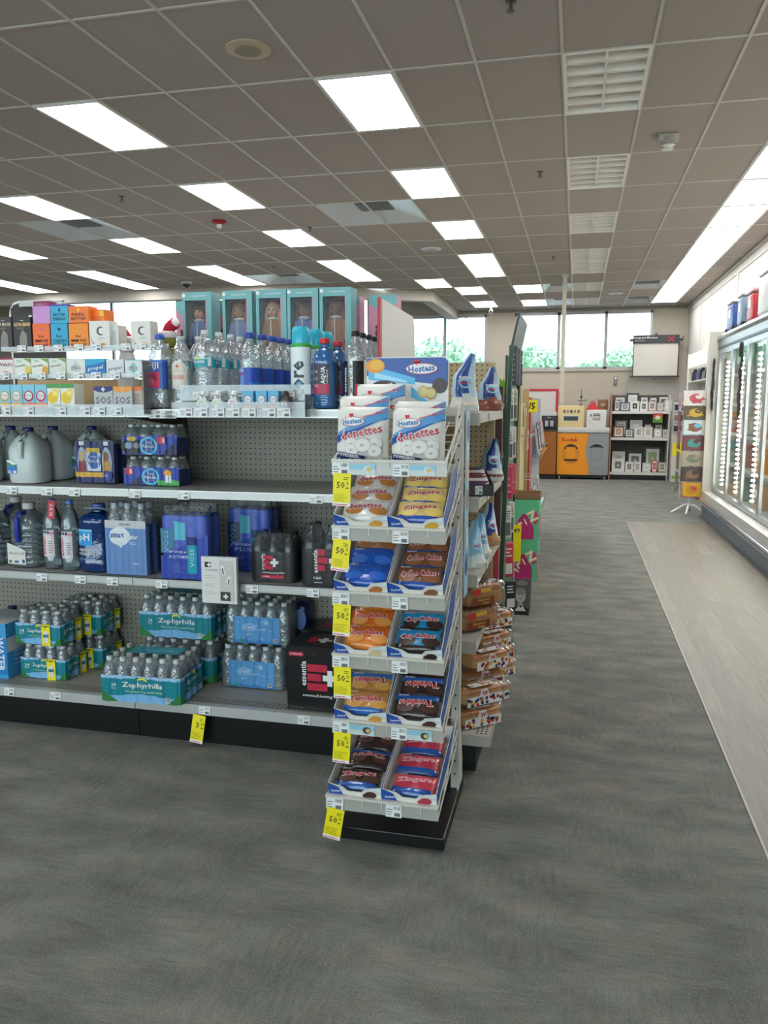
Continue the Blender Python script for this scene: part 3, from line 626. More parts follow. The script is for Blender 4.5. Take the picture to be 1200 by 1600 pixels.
jb = bottle('water_bottle', .315, .044, mat('#1f3c9c', .4), WATER, 'x', 'bottle', lab_blue, (.15, .56), shoulder=.62, capr=.021, caph=.022)
put(jb, 392, 3.18, ZT, 'large bottle with a blue wrap label, first of the navy-capped file', 'navy-capped bottles', first_=True)
for i, (px, Y) in enumerate(((411, 3.28), (427, 3.375), (440, 3.47), (452, 3.565))):
    put(jb, px, Y, ZT, 'navy-capped bottle with a blue label, %s in its file from the front' % ORD[i + 1], 'navy-capped bottles')
def lab_core(mb, r_, h):
    g = G(mb, rounded(r_, 0, asp=.8), .0012); g.rect(-.06, .0, .06, .25, mat('#dfe7e6', .35), 20)
    g.text('core', .0, .12, .048, mat('#2a3a44', .4), .15, 90, bold=.03); g.oval(.004, .098, .011, .011, mat('#3b9fc8', .3))
core = bottle('water_bottle', .262, .043, mat('#d5dcdc', .35), mat('#d3dcdc', .3), 'x', 'bottle', lab_core, (.1, .8), shoulder=.93, neck=.035, asp=.8)
for ch in list(bpy.data.objects):
    if ch.parent == core and ch.name.startswith('cap'): bpy.data.objects.remove(ch)
mb = MB(); TC = mat('#2fb3cf', .25, alpha=1); mb.lathe([(.037, .262), (.038, .275), (.036, .32), (.03, .332), (.005, .335)], TC, 18, asp=.8); mb.build('cap', core)
MB().lathe([(.043, .25), (.044, .255), (.044, .262), (.038, .266)], mat('#3da847', .35), 18, asp=.8).build('cap_ring', core)
put(core, 471, 3.17, ZT, 'white sculpted bottle with vertical black lettering and big turquoise cap', 'turquoise-capped bottles', first_=True)
put(core, 494, 3.3, ZT, 'turquoise-capped white bottle behind the lettered one', 'turquoise-capped bottles'); put(core, 508, 3.42, ZT, 'turquoise-capped white bottle at the back of its file', 'turquoise-capped bottles')
def lab_aqua(mb, r_, h):
    g = G(mb, rounded(r_, 0, 3), .0012); g.rect(-.03, .06, .03, .18, mat('#34202f', .4), 8); g.rect(-.03, .06, .03, .1, mat('#b02648', .4), 8); g.text('AQUA', .008, .135, .022, WHT, .07, 90, bold=.03); g.text('HYDRATE', .023, .13, .006, WHT, .055, 90)
    for i in range(3): g.lines(-.026, -.01, .09 + .028 * i, .1 + .028 * i, 2, mat('#c9ccd8', .5))
aq = bottle('water_bottle', .285, .049, mat('#c83038', .35), BLUEW, 'x', 'bottle', lab_aqua, (.2, .66), 3, shoulder=.66, capr=.021, caph=.022, ribs=1)
put(aq, 508, 3.17, ZT, 'blue square bottle with red cap and dark label, in front', 'red-capped blue bottles', first_=True); put(aq, 528, 3.32, ZT, 'red-capped blue bottle behind the one in front', 'red-capped blue bottles')
def lab_ess(mb, r_, h):
    g = G(mb, rounded(r_, 0), .0012); g.rect(-.05, .03, -.024, .19, BLK, 8); g.text('essentia', -.037, .115, .016, WHT, .1, 90, bold=.02); g.text('+', -.037, .045, .026, WHT, bold=.06)
    g.rect(.0, .03, .075, .19, BLK, 16); g.rect(.01, .04, .03, .1, RED, 4)
es = bottle('water_bottle', .31, .046, BLK, WATER, 'x', 'bottle', lab_ess, (.1, .62), shoulder=.62, capr=.017, caph=.02)
put(es, 556, 3.16, ZT, 'clear bottle with black side label and black cap, in front of its file', 'black-capped bottles', first_=True)
for i, (px, Y) in enumerate(((566, 3.255), (575, 3.35), (583, 3.445), (593, 3.54))):
    put(es, px, Y, ZT, 'clear black-capped bottle, %s from the front in the file by the snack sign' % ORD[i + 1], 'black-capped bottles')
# --- clear stepped display of drink mix cartons on the top shelf
r = root('display_riser', (XP(228, 3.07, 1.5) - .43, 3.1, ZTOP), label='clear acrylic three-step riser carrying the drink mix cartons', cat='display stand'); wR = .43
steps = [(-.045, .0, .012), (.07, .135, .145), (.185, .265, .275)]      # front, height
for fy, za, zb in steps:
    MB().box(-wR, fy, za, wR, fy + .105, za + .004, ACRYL).build('step', r)
    mb = MB(); mb.box(-wR, fy - .003, za - (.028 if fy < 0 else .0), wR, fy, za + .02, ACRYL); mb.build('step_front', r)
MB().box(wR - .004, -.045, -.02, wR, .29, .2, ACRYL).build('end_panel', r)
TZ = [px for px in (0, 12, 44, 94, 137, 154, 182)]
for px in (-5, 9, 45, 95, 133, 156, 182): price_tag(r, XP(px, 3.05, 1.47) - r.location.x, -.052, -.008, .05, .034, 0)
for px in (5, 33, 62, 92, 121, 148, 178, 216): price_tag(r, XP(px, 3.15, 1.6) - r.location.x, .062, .145, .045, .03, 0)
for px in (33, 60, 90, 122, 150, 196, 220): price_tag(r, XP(px, 3.27, 1.7) - r.location.x, .178, .275, .045, .03, 0)
def carton(px0, px1, py1, py0, Y, z, fill, deco, label, d=.07, name='drink_mix_carton', group='cartons on the riser', z_from=None, cat='carton'):
    xa, xb = XP(px0, Y, z), XP(px1, Y, z); w = xb - xa; h = ZP(py0, Y, xa) - z
    mb = MB(); mb.box(-w / 2, 0, 0, w / 2, d, h, mat(fill, .45)); g = G(mb, front(0, 0, 0)); deco(g, w, h, mb, d)
    o = mb.build(name, None, ((xa + xb) / 2, Y, z + .0005)); tag(o, label, cat, group); return o
def d_true(c, c2):
    def f(g, w, h, mb, d):
        g.rect(-w / 2, 0, w / 2, h * .22, mat(c2, .5)); g.oval(0, h * .5, w * .42, w * .42, mat(c, .5)); g.oval(0, h * .52, w * .3, w * .3, WHT); g.text('true', 0, h * .54, h * .1, SM); g.lines(-w * .15, w * .15, h * .42, h * .47, 1, SM)
        for i in range(4): g.oval(-w * .38 + i * w * .25, h * .12, w * .12, w * .1, mat(c2, .5))
    return f
Y1, Y2, Y3 = 3.07, 3.185, 3.30; ZA = ZTOP + .0045; ZB = ZTOP + .1395; ZCc = ZTOP + .2695
for a, b, c, c2, lb in ((0, 17, '#c99a4a', '#e8b23f', 'pale blue stick-mix carton with orange fruit, at the very end of the bottom step'), (18, 36, '#c0a877', '#e8b54a', 'pale blue stick-mix carton with a tan ring print, second on the bottom step'), (37, 55, '#b02c58', '#e87f4a', 'light blue carton with a crimson ring print, third on the bottom step'), (56, 74, '#c7285a', '#f0884c', 'light blue carton with a crimson ring print beside the lemon cartons')):
    carton(a, b, 637, 601, Y1, ZA, '#7fc3d8', d_true(c, c2), lb)
def d_lemon(g, w, h, mb, d):
    g.rect(-w / 2, h * .82, w / 2, h, mat('#4f9a4a', .5)); g.rect(-w / 2, h * .74, w / 2, h * .82, mat('#e8e6d8', .5)); g.oval(-.1 * w, h * .42, w * .38, h * .24, mat('#e8c22c', .5)); g.oval(w * .15, h * .62, w * .26, h * .16, mat('#f0cf3c', .5)); g.oval(w * .15, h * .62, w * .18, h * .1, mat('#f6e58a', .5)); g.text('lemon', 0, h * .1, h * .08, mat('#4f9a4a', .5))
carton(75, 95, 637, 600, Y1, ZA, '#e9e6d6', d_lemon, 'lemon carton with green stripe, next to the crimson ring ones')
carton(96, 117, 637, 600, Y1, ZA, '#e9e6d6', d_lemon, 'lemon carton with green stripe, next to the empty gap')
def d_sos(c):
    def f(g, w, h, mb, d): g.strip(-w / 2, w / 2, lambda u: h * .72 + h * .1 * (2 * u / w) ** 2, h, mat(c, .5)); g.text('+' if c[1] < '5' else 'o', 0, h * .86, h * .2, WHT if c[1] < '5' else mat('#c9b48c', .5), bold=.06); g.text('SOS', 0, h * .36, h * .32, INK, w * .8, bold=.0)
    return f
carton(148, 177, 640, 604, Y1, ZA, '#b9bab8', d_sos('#2b2f78'), 'grey carton with a navy top and white cross on the bottom step')
carton(178, 207, 640, 604, Y1, ZA, '#b9bab8', d_sos('#ef9a35'), 'grey carton with a full orange top, next to the navy-topped one')
carton(208, 223, 640, 604, Y1 + .015, ZA, '#b8a898', lambda g, w, h, mb, d: (g.rect(-w / 2, h * .8, w / 2, h, mat('#e8703a', .5)), g.lines(-w * .4, w * .4, h * .1, h * .7, 6, SM, .3)), 'slim carton with an orange top edge, ending the bottom step')
def d_welch(g, w, h, mb, d): g.rect(-w / 2, h * .92, w / 2, h, mat('#b03a5c', .5)); g.text("Welch's", 0, h * .68, h * .2, mat('#7a2440', .5), w * .9, shear=.2, bold=.02); g.text('Singles', 0, h * .3, h * .12, mat('#c85a7c', .5)); g.lines(-w * .3, w * .3, h * .08, h * .2, 2, SM)
carton(-2, 22, 595, 560, Y2, ZB, '#e6dcd6', d_welch, 'white carton with dark script lettering and pink words on the middle step')
def d_tl(c, c2):
    def f(g, w, h, mb, d): g.oval(-w * .18, h * .86, w * .2, h * .09, mat('#cfe0c8', .5)); g.text('True', -w * .18, h * .86, h * .1, mat('#3f7a4a', .5)); g.text('Lemonade', -w * .12, h * .62, h * .13, mat('#5b5f50', .5), w * .62, 8); g.poly([(w * .05, h * .98), (w / 2, h * .98), (w / 2, h * .75)], mat('#7fa04a', .5)); g.oval(w * .32, h * .35, w * .17, h * .26, mat(c, .5)); g.oval(w * .1, h * .12, w * .14, h * .09, mat(c2, .5)); g.oval(w * .3, h * .1, w * .12, h * .08, mat(c, .5))
    return f
carton(23, 49, 597, 560, Y2, ZB, '#e3e0d4', d_tl('#e5c840', '#dfb638'), 'white lemonade carton with yellow fruit, first of three alike')
carton(50, 76, 597, 560, Y2, ZB, '#e3e0d4', d_tl('#e0a23a', '#c44036'), 'white lemonade carton with red berries and peach, middle of three alike')
carton(78, 104, 597, 560, Y2, ZB, '#dcdad0', d_tl('#cfd4b8', '#7a2a3c'), 'white lemonade carton with dark cherries, third of three alike')
def d_zero(c):
    def f(g, w, h, mb, d): g.rect(-w / 2, h * .95, w / 2, h, mat(c, .5)); g.poly([(-w * .22, h * .58), (0, h * .86), (w * .22, h * .58)], mat('#b8c4c4' if c != '#3fa7c0' else '#7cc0d0', .5)); g.poly([(-w * .22, h * .4), (w * .22, h * .4), (0, h * .12)], mat('#c9cfcc' if c != '#3fa7c0' else '#7cc0d0', .5)); g.text('ZERO', 0, h * .49, h * .18, mat('#54585a', .5), bold=.01)
    return f
carton(105, 134, 597, 561, Y2, ZB, '#dcdbd5', d_zero('#d0d0cc'), 'white carton with a grey diamond print on the middle step')
def d_prop(c, c2):
    def f(g, w, h, mb, d): g.poly([(-w / 2, h * .12), (w / 2, h * .34), (w / 2, h * .84), (-w / 2, h * .6)], mat(c2, .45)); g.text('propel', 0, h * .47, h * .26, WHT if c == 'b' else mat('#4b4470', .5), w * .84, 8, bold=.02, shear=.2)
    return f
carton(135, 165, 597, 561, Y2, ZB, '#22a4cc', d_prop('b', '#0d6fb8'), 'bright blue carton with slanted white script on the middle step')
carton(167, 194, 597, 562, Y2, ZB, '#d9d9da', d_prop('w', '#d9d9da'), 'white carton with dark script beside the bright blue one')
carton(196, 222, 597, 562, Y2, ZB, '#dcdcd6', d_zero('#3fa7c0'), 'white carton with a light blue diamond print ending the middle step')
def pouch_deco(a, b, c):
    def f(g, w, h, mb, d): g.text(a, 0, h * .9, h * .04, WHT); g.text(b, 0, h * .78, h * .11, mat(c, .5), w * .95, bold=.03); g.poly([(-w * .2, h * .06), (w * .28, h * .06), (w * .25, h * .5), (0, h * .62), (-w * .15, h * .4)], mat('#8d877c', .6)); g.lines(-w * .3, w * .3, h * .64, h * .7, 2, mat('#a8783c', .5))
    return f
carton(-6, 20, 545, 496, Y3, ZCc, '#34302c', pouch_deco('onnit', 'NEW MOOD', '#d8cdb8'), 'dark supplement pouch with pale lettering at the end of the top step', .03, 'supplement_pouch', cat='pouch')
carton(23, 50, 545, 496, Y3, ZCc, '#2c2825', pouch_deco('onnit', 'ALPHA BRAIN', '#e3b878'), 'dark supplement pouch with tan lettering beside the colourful cartons', .03, 'supplement_pouch', cat='pouch')
def d_boost(a, b, c, brand='Ener-C'):
    def f(g, w, h, mb, d):
        g.heart(0, h * .78, h * .08, mat(c, .5)); 
        if brand: g.text('Ener', 0, h * .52, h * .1, INK)
        g.text(a, 0, h * .34, h * .12, INK, w * .8, bold=.01); g.text(b, 0, h * .17, h * .12, INK, w * .8, bold=.01)
    return f
hz = ZP(506, Y3, -2.4) - ZCc + .0005; YS = '#f0b21e'
for a, b, lo, up, t, c, t2, lb in ((53, 79, '#ee6a26', '#c98fc8', ('IMMUNE', 'BOOST'), '#e87aa0', None, ('orange immune boost carton with a pink heart, under the plain lilac one', 'plain lilac carton stacked beside the blue energy carton')), (81, 107, '#2d9fc6', '#36a8cd', ('CLEAN', 'ENERGY'), '#134a78', ('BETTER', 'ENERGY'), ('blue clean energy carton, lower of the two blue ones', 'blue better energy carton, upper of the two blue ones')), (109, 139, '#f08a1e', '#f07a28', ('IMMUNE', 'BOOST'), '#f6c22c', ('FEEL', 'BETTER'), ('amber immune boost carton with a yellow heart, lower of its stack', 'orange feel better carton, upper of its stack'))):
    o = carton(a, b, 545, 506, Y3, ZCc, lo, d_boost(*t, c), lb[0])
    z2 = ZCc + hz; carton(a - 1, b, 505, 479, Y3, z2, up, (lambda g, w, h, mb, d: None) if t2 is None else (lambda g, w, h, mb, d, t2=t2, c=c: (g.oval(0, h * .78, h * .09, h * .11, mat(c, .5)), g.text(t2[0], 0, h * .5, h * .17, INK, w * .7, bold=.01), g.text(t2[1], 0, h * .25, h * .17, INK, w * .75, bold=.01))), lb[1])
z3 = ZCc + hz + .001
carton(54, 78, 478, 471, Y3 + .075, z3, '#8a2a5c', lambda g, w, h, mb, d: g.text('ENERGY', 0, h * .85, h * .1, mat('#c98aa8', .5)), 'plum carton peeking out above the lilac one', .06)
carton(80, 107, 478, 476, Y3 + .075, z3, '#5a4a9c', lambda g, w, h, mb, d: None, 'violet carton peeking out behind the blue stack', .06)
carton(140, 163, 505, 484, Y3 + .03, z2, '#ef7a26', lambda g, w, h, mb, d: (g.rect(-w * .4, h * .1, w * .3, h * .5, mat('#d86a1c', .5)), g.rect(w * .2, h * .5, w * .48, h * .9, mat('#e8c22c', .5))), 'orange carton turned sideways at the top of the stack by the window', .08)
def d_cure(c):
    def f(g, w, h, mb, d): g.oval(w * .06, h * .64, w * .2, h * .16, mat('#55504c', .5)); g.oval(w * .12, h * .64, w * .16, h * .12, mat('#e2dfd8', .5)); g.text('CELSIUS', w * .1, h * .38, h * .05, SM); g.oval(w * .15, h * .15, w * .14, h * .06, mat('#e89a3a', .5)); g.strip(-w * .45, -w * .05, lambda u: h * (.5 - .45 * sqrt(max(0, 1 - ((u + w * .0) / (w * .46)) ** 2))), lambda u: h * (.53 - .42 * sqrt(max(0, 1 - ((u + w * .0) / (w * .46)) ** 2))), mat(c, .5)); g.rect(-w / 2, 0, w / 2, h * .04, mat('#7a3a22', .5))
    return f
carton(141, 172, 545, 502, Y3, ZCc, '#e2ddd6', d_cure('#c23048'), 'white carton with a red swirl and fruit on the top step'); carton(174, 186, 545, 508, Y3 + .02, ZCc, '#d8d6d0', lambda g, w, h, mb, d: g.lines(-w * .3, w * .3, h * .2, h * .8, 8, SM, .2), 'narrow pale carton edge beside the red-swirl one')
carton(206, 236, 545, 502, Y3, ZCc, '#e0dcd4', d_cure('#d88a3a'), 'white carton with an orange swirl beside the clear square bottle')
for px, py, Y, rz, tip, nm in ((197, 520, 3.45, .2, (-.05, .0, .03), 'Santa'), (262, 512, 3.47, -.4, (.055, 0, .045), 'S')):
    p = at(px, py, Y); r = root('plush_toy', (p.x, Y, p.z - .06), rz, label=('plush with a red and white festive hat behind the swirl cartons' if nm == 'Santa' else 'olive plush with a plum and white hat behind the blue-capped bottle'), cat='toy')
    body = mat('#d8d2cc', .9, bump=.4, scale=90) if nm == 'Santa' else mat('#8a8a3c', .9, bump=.4, scale=90)
    zb = -(p.z - .06 - ZTOP)
    MB().ball((0, 0, .0), .045, body, sc=(1, .8, 1.0)).ball((0, .0, zb / 2), .05, body, sc=(1, .9, -zb / 2 / .05)).build('body', r)
    mb = MB(); mb.tube([(0, 0, .035), (tip[0] * .3, 0, .06), (tip[0], 0, .035 + tip[2])], .028, mat('#c3173a', .8), 10); mb.build('hat', r)
    MB().lathe([(.044, .012), (.05, .022), (.05, .034), (.04, .042)], mat('#efe9e8', .95), 14).ball((tip[0], 0, .035 + tip[2]), .022, mat('#efe9e8', .95), 10, 6).build('hat_trim', r)
# --- small clear tray with drink drops at the lip
r = root('display_tray', (XP(375, 3.06, 1.5), 3.03, ZTOP), label='low clear acrylic tray of drink drops in front of the tall bottles', cat='display stand'); wT = .29
MB().box(-wT, -.0, .001, wT, .07, .004, ACRYL).build('tray_floor', r); MB().box(-wT, -.003, -.03, wT, 0, .03, ACRYL).build('tray_front', r)
MB().box(wT - .003, 0, -.03, wT, .07, .06, ACRYL).build('end_panel', r)
MB().box(-wT, .068, .035, wT, .072, .1, ACRYL).build('upper_strip', r)
for px in (290, 314, 340, 364, 389, 420, 443): price_tag(r, XP(px, 3.02, 1.46) - r.location.x, -.007, -.012, .055, .036, 0)
for px in (309, 336, 370, 411, 450): price_tag(r, XP(px, 3.09, 1.55) - r.location.x, .064, .055, .052, .03, 0)
def dropper(px, c, label):
    R0 = root('drink_drops', (XP(px, 3.062, 1.5), 3.062, ZTOP + .0045), label=label, cat='bottle', group='drink drops in the clear tray')
    mb = MB(); mb.lathe([(.02, 0), (.028, .006), (.03, .02), (.026, .04), (.016, .05), (.01, .056)], WATER if c != 'k' else mat('#3b332e', .4), 14, asp=.6)
    mb.build('bottle_body', R0); MB().lathe([(.011, .054), (.011, .066), (.006, .07)], mat('#2b2b2b', .4) if c == 'k' else WHT, 10).build('cap', R0)
    mb = MB(); g = G(mb, front(-.0195, 0, 0)); g.oval(0, .022, .02, .018, mat('#e6e4de', .5) if c != 'k' else mat('#22201e', .4)); cc = mat({'y': '#a9b82e', 'p': '#c2204c', 'k': '#cfc5ae'}[c], .5)
    for s_ in (-1, 1): g.poly([(s_ * .014, .012), (s_ * .006, .03), (s_ * .002, .03), (s_ * .006, .012)], cc)
    mb.build('label', R0)
dropper(341, 'y', 'small drink drops bottle with a yellow-green mark'); dropper(366, 'p', 'small drink drops bottle with a crimson mark')
for a, b, lb in ((379, 396, 'small blue ring-print carton, first of three in the clear tray'), (400, 417, 'small blue ring-print carton, middle of three in the clear tray'), (419, 435, 'small blue ring-print carton, third of three in the clear tray')):
    carton(a, b, 640, 611, 3.045, ZTOP + .0045, '#58b2d8', d_true('#8c7aa8', '#e87a4a'), lb, .04, group='ring cartons in the tray')
dropper(447, 'k', 'small black drink drops bottle ending the clear tray'); dropper(318, 'y', 'small clear drink drops bottle with a pale face at the tray end')
# --- boxed dolls
TEAL_ = mat('#74aeb0', .5); PINK_ = mat('#d28ba6', .5); SKIN = mat('#b98560', .5); DKB = mat('#5a2a34', .6)
def doll_box(coat, hair, skin, full=True):
    R0 = root('boxed_doll', cat='toy'); W, Hh, D = .155, .42, .1
    mb = MB(); mb.box(-W / 2 + .004, D - .004, 0, W / 2 - .004, D - .0005, Hh, mat('#4a2838', .6)); mb.box(-W / 2, .002, 0, -W / 2 + .004, D, Hh, TEAL_); mb.box(W / 2 - .004, .002, 0, W / 2, D, Hh, TEAL_); mb.box(-W / 2 + .004, .002, 0, W / 2 - .004, D - .004, .01, TEAL_); mb.box(-W / 2 + .004, .002, Hh - .004, W / 2 - .004, D - .004, Hh, TEAL_)
    mb.box(-W / 2, -.001, 0, -W / 2 + .016, .002, Hh, TEAL_); mb.box(W / 2 - .026, -.001, 0, W / 2, .002, Hh, TEAL_); mb.box(-W / 2 + .016, -.001, Hh - .04, W / 2 - .026, .002, Hh, TEAL_); mb.box(-W / 2 + .016, -.001, 0, W / 2 - .026, .002, .06, TEAL_)
    g = G(mb, front(-.001)); g.rect(W / 2 - .03, .06, W / 2 - .026, Hh - .04, PINK_); g.oval(-W / 2 + .01, Hh - .015, .009, .009, WHT); g.text('our generation', .01, Hh - .02, .012, WHT); mb.build('carton', R0)
    MB().box(-W / 2 + .014, .0022, .06, W / 2 - .026, .0035, Hh - .04, DOLLW).build('window', R0)
    cx = -.008; z0 = .1
    mb = MB(); sk = mat(skin, .55); mb.ball((cx, .045, .325), .03, sk, 14, 10, (.92, .9, 1.1)); mb.lathe([(.012, .28), (.012, .3)], sk, 10, (cx, .045))
    for s_ in (-1, 1): mb.tube([(cx + s_ * .012, .045, .06), (cx + s_ * .013, .045, .14)], .011, sk, 8); mb.tube([(cx + s_ * .03, .045, .27), (cx + s_ * .045, .038, .2), (cx + s_ * .048, .03, .165)], .009, sk, 8); mb.ball((cx + s_ * .011, .018, .328), .004, BLK, 6, 4)
    mb.ball((cx, .0165, .316), .004, sk, 6, 4); mb.ball((cx, .02, .307), .006, mat('#a8404a', .5), 8, 4, (1.4, .4, .5)); mb.build('doll_body', R0)
    mb = MB(); mb.lathe([(.05, .12), (.046, .16), (.036, .22), (.037, .27), (.02, .287)], mat(coat, .8, bump=.3, scale=70), 16, (cx, .045), asp=.6)
    for s_ in (-1, 1): mb.tube([(cx + s_ * .033, .045, .272), (cx + s_ * .047, .038, .21), (cx + s_ * .05, .032, .18)], .013, mat(coat, .8, bump=.3, scale=70), 8)
    mb.tube([(cx, .013, .28), (cx, .014, .2), (cx, .015, .13)], .002, WHT, 5); mb.build('coat', R0)
    MB().lathe([(.022, .281), (.032, .287), (.022, .294)], WHT, 14, (cx, .045), asp=.8).build('fur_collar', R0)
    mb = MB(); hm = mat(hair, .7, bump=.6, scale=60); mb.ball((cx, .052, .335), .034, hm, 14, 10, (1, .95, 1.05))
    for s_ in (-1, 1): mb.tube([(cx + s_ * .028, .05, .34), (cx + s_ * .034, .045, .3), (cx + s_ * .03, .045, .26)], .01, hm, 8)
    mb.build('hair', R0); return R0
ZR = 1.6205
dl = [((308, '#5f78a8', '#3a2a24', '#c08a66', 'boxed doll in a blue coat with dark hair, at the window end of the row'), 1), ((371, '#6f84b4', '#7a5a3a', '#a87450', 'boxed doll in a blue coat with a pink figure beside it, second in the row'), 1), ((424, '#9a6a3c', '#b88a6a', '#c79a78', 'boxed doll in a caramel coat with light hair, middle of the row'), 1), ((473, '#5b74a4', '#4a3a34', '#8a5a40', 'boxed doll in a blue coat and grey cap beside the red toy'), 1), ((524, '#9a5f34', '#6a3f2a', '#7a4a34', 'boxed doll in a brown coat beside the tilted white sign'), 1)]
for (px, coat, hair, sk, lb), _ in dl:
    d = doll_box(coat, hair, sk); place(d, (XP(px, 3.71, 1.9), 3.71, ZR), 0, lb, 'boxed dolls')
def bear_box(px, Y, w, lb, h=.4, rz=0):
    mb = MB(); mb.box(-w / 2, 0, 0, w / 2, .1, h, PINK_); g = G(mb, front(0)); g.strip(-w / 2, w / 2, lambda u: h * .86 - .02 * cos(u / w * 5), h, TEAL_); BR = mat('#5a2f30', .6); g.oval(0, h * .55, w * .27, h * .07, BR); g.oval(-w * .18, h * .62, w * .08, h * .025, BR); g.oval(w * .18, h * .62, w * .08, h * .025, BR); g.oval(0, h * .4, w * .22, h * .13, BR); g.rect(-w * .2, h * .1, w * .2, h * .4, mat('#6a4a58', .6)); g.text('girl', 0, h * .92, h * .04, WHT)
    tag(mb.build('doll_carton', None, (XP(px, Y, 1.9), Y, ZR), 0), lb, 'carton', 'back-facing doll cartons').rotation_euler = (0, 0, rz)
for px, w, lb in ((288, .09, 'pink and teal doll carton at the window end, half hidden'), (342, .11, 'pink and teal carton with a bear print, between first and second doll'), (398, .09, 'pink and teal carton with a bear print, between second and third doll'), (548, .09, 'pink and teal doll carton beside the brown-coated doll'), (598, .14, 'pink and teal bear carton behind the tilted white sign')): bear_box(px, 3.88, w, lb)
r = root('toy_figure', (XP(502, 3.9, 1.9), 3.9, ZR), label='red pointed toy with yellow and black body between two boxed dolls', cat='toy')
RT = mat('#d21420', .3); MB().lathe([(.03, .22), (.05, .23), (.045, .3), (.03, .37), (.014, .42), (.004, .43)], RT, 14, asp=.8).build('hood', r)
MB().lathe([(.045, 0), (.05, .1), (.042, .18), (.034, .225)], mat('#b3661e', .4), 14, asp=.7).build('body', r); MB().lathe([(.048, .16), (.05, .18), (.046, .2)], BLK, 14, asp=.72).build('collar', r)
MB().tube([(.04, -.02, .2), (.08, -.03, .12), (.11, -.04, .1)], .012, mat('#a8703c', .5), 8).build('arm', r)
# tilted white sign
p0, p1 = Vector((XP(597, 3.16, 1.9), 3.16)), Vector((XP(648, 3.98, 1.8), 3.98)); r = root('display_header', (p0.x, p0.y, ZTOP), math.atan2(p1.y - p0.y, p1.x - p0.x), label='plain white cardboard header standing edge-on behind the snack sign', cat='sign')
Ls = (p1 - p0).length; zt0 = ZP(466, 3.16, p0.x) - ZTOP; zt1 = ZP(497, 3.98, p1.x) - ZTOP
MB().prism([(0, 0), (Ls, 0), (Ls, zt1 - .04), (Ls - .06, zt1), (0, zt0)], 0, .012, mat('#dedad2', .5)).build('panel', r)
mb = MB(); mb.prism([(-.03, 0), (-.003, 0), (-.003, zt0), (-.035, zt0 + .0)], .0, .012, mat('#b8323c', .5)); mb.build('side_flap', r)
# ================================================================== LOWER SHELVES: jugs, packs and cases
NAVY = mat('#16235e', .4); ROY = mat('#2442a8', .4); TEALB = mat('#14828e', .35); SKYB = mat('#8fc4e6', .35); LEAF = mat('#2c7a3a', .45); WHCAP = mat('#dfe3e2', .35)
def jug(label):
    R0 = root('gallon_jug', label=label, cat='jug')
    pr = [(.055, 0), (.074, .004), (.08, .02), (.08, .15), (.074, .175), (.055, .205), (.032, .226), (.02, .236), (.02, .25)]
    MB().lathe(pr, MILKY, 28, n=3.2).lathe([(.05, .002), (.074, .02), (.074, .15), (.066, .17), (.01, .171)], mat('#a9b0ae', .5), 24, n=3.2).build('jug_body', R0)
    mb = MB(); mb.tube([(.0, -.03, .232), (.012, -.06, .222), (.016, -.082, .19), (.016, -.087, .15), (.014, -.081, .12)], .0125, MILKY, 8); mb.build('handle', R0)
    MB().lathe([(.023, .238), (.024, .24), (.024, .256), (.021, .259)], mat('#1c2a66', .4), 16).build('cap', R0)
    mb = MB(); g = G(mb, front(-.0815)); g.rect(-.062, .05, -.012, .092, mat('#2f6fbf', .4)); g.poly([(-.062, .112), (-.04, .108), (-.012, .092), (-.062, .085)], mat('#e8eeea', .4)); g.poly([(-.062, .103), (-.03, .088), (-.012, .088), (-.012, .08), (-.062, .08)], mat('#1c8a64', .4)); g.rect(-.03, .052, -.014, .062, WHT); g.lines(-.06, -.034, .052, .064, 3, WHT, .4); g.text('Spring', -.05, .098, .006, LEAF); mb.build('label', R0)
    return R0
j = jug('x'); zs = Z2 + .0008
place(j, (XP(48, 3.25, 1.2), 3.25, zs), 0, 'milky gallon jug at the shelf front with its blue-green label fully shown', 'gallon jugs')
for px, Y, lb in ((-28, 3.25, 'milky gallon jug at the very end of the shelf beside the fully shown one'), (86, 3.43, 'second milky gallon jug, in the row behind the fully shown one'), (20, 3.44, 'gallon jug directly behind the fully shown one'), (146, 3.535, 'dim gallon jug at the back, behind the small princess-blue bottle pack')):
    again(j, (XP(px, Y, 1.2), Y, zs), 0, lb.replace('princess-blue ', ''), 'gallon jugs')
# --- scalloped print band round a pack of bottles
def hull(nx, ny, r_, k=.0, seg=5):
    """outline of a block of nx by ny round bottles, as the film lies on it"""
    W, D = nx * 2 * r_, ny * 2 * r_; pts = []
    sides = [((-1, -1), (1, 0), nx, -90), ((1, -1), (0, 1), ny, 0), ((1, 1), (-1, 0), nx, 90), ((-1, 1), (0, -1), ny, 180)]
    for (sx, sy), (dx, dy), n, nrm in sides:
        for i in range(n):
            cx = sx * (W / 2 - r_) + dx * 2 * r_ * i; cy = sy * (D / 2 - r_) + dy * 2 * r_ * i
            a0, a1 = (-40, 40)
            if i == 0: a0 = -45
            if i == n - 1: a1 = 45
            for q in range(seg): a = radians(nrm + a0 + (a1 - a0) * q / (seg - 1)); pts.append((cx + (r_ + k) * cos(a), cy + (r_ + k) * sin(a)))
    return pts
def wrapfront(nx, ny, r_, z0=0, k=.001):
    D = ny * 2 * r_; W = nx * 2 * r_
    def fn(u, v, w):
        i = min(nx - 1, max(0, int((u + W / 2) // (2 * r_)))); cx = -W / 2 + r_ + i * 2 * r_; d = max(-r_ * .6, min(r_ * .6, u - cx))
        return (u, -D / 2 + r_ - sqrt((r_ + k) ** 2 - d * d) - w, z0 + v)
    return fn
def wrapside(nx, ny, r_, z0=0, k=.001):
    f = wrapfront(ny, nx, r_, z0, k)
    def fn(u, v, w): x, y, z = f(u, v, w); return (-y, x, z)
    return fn
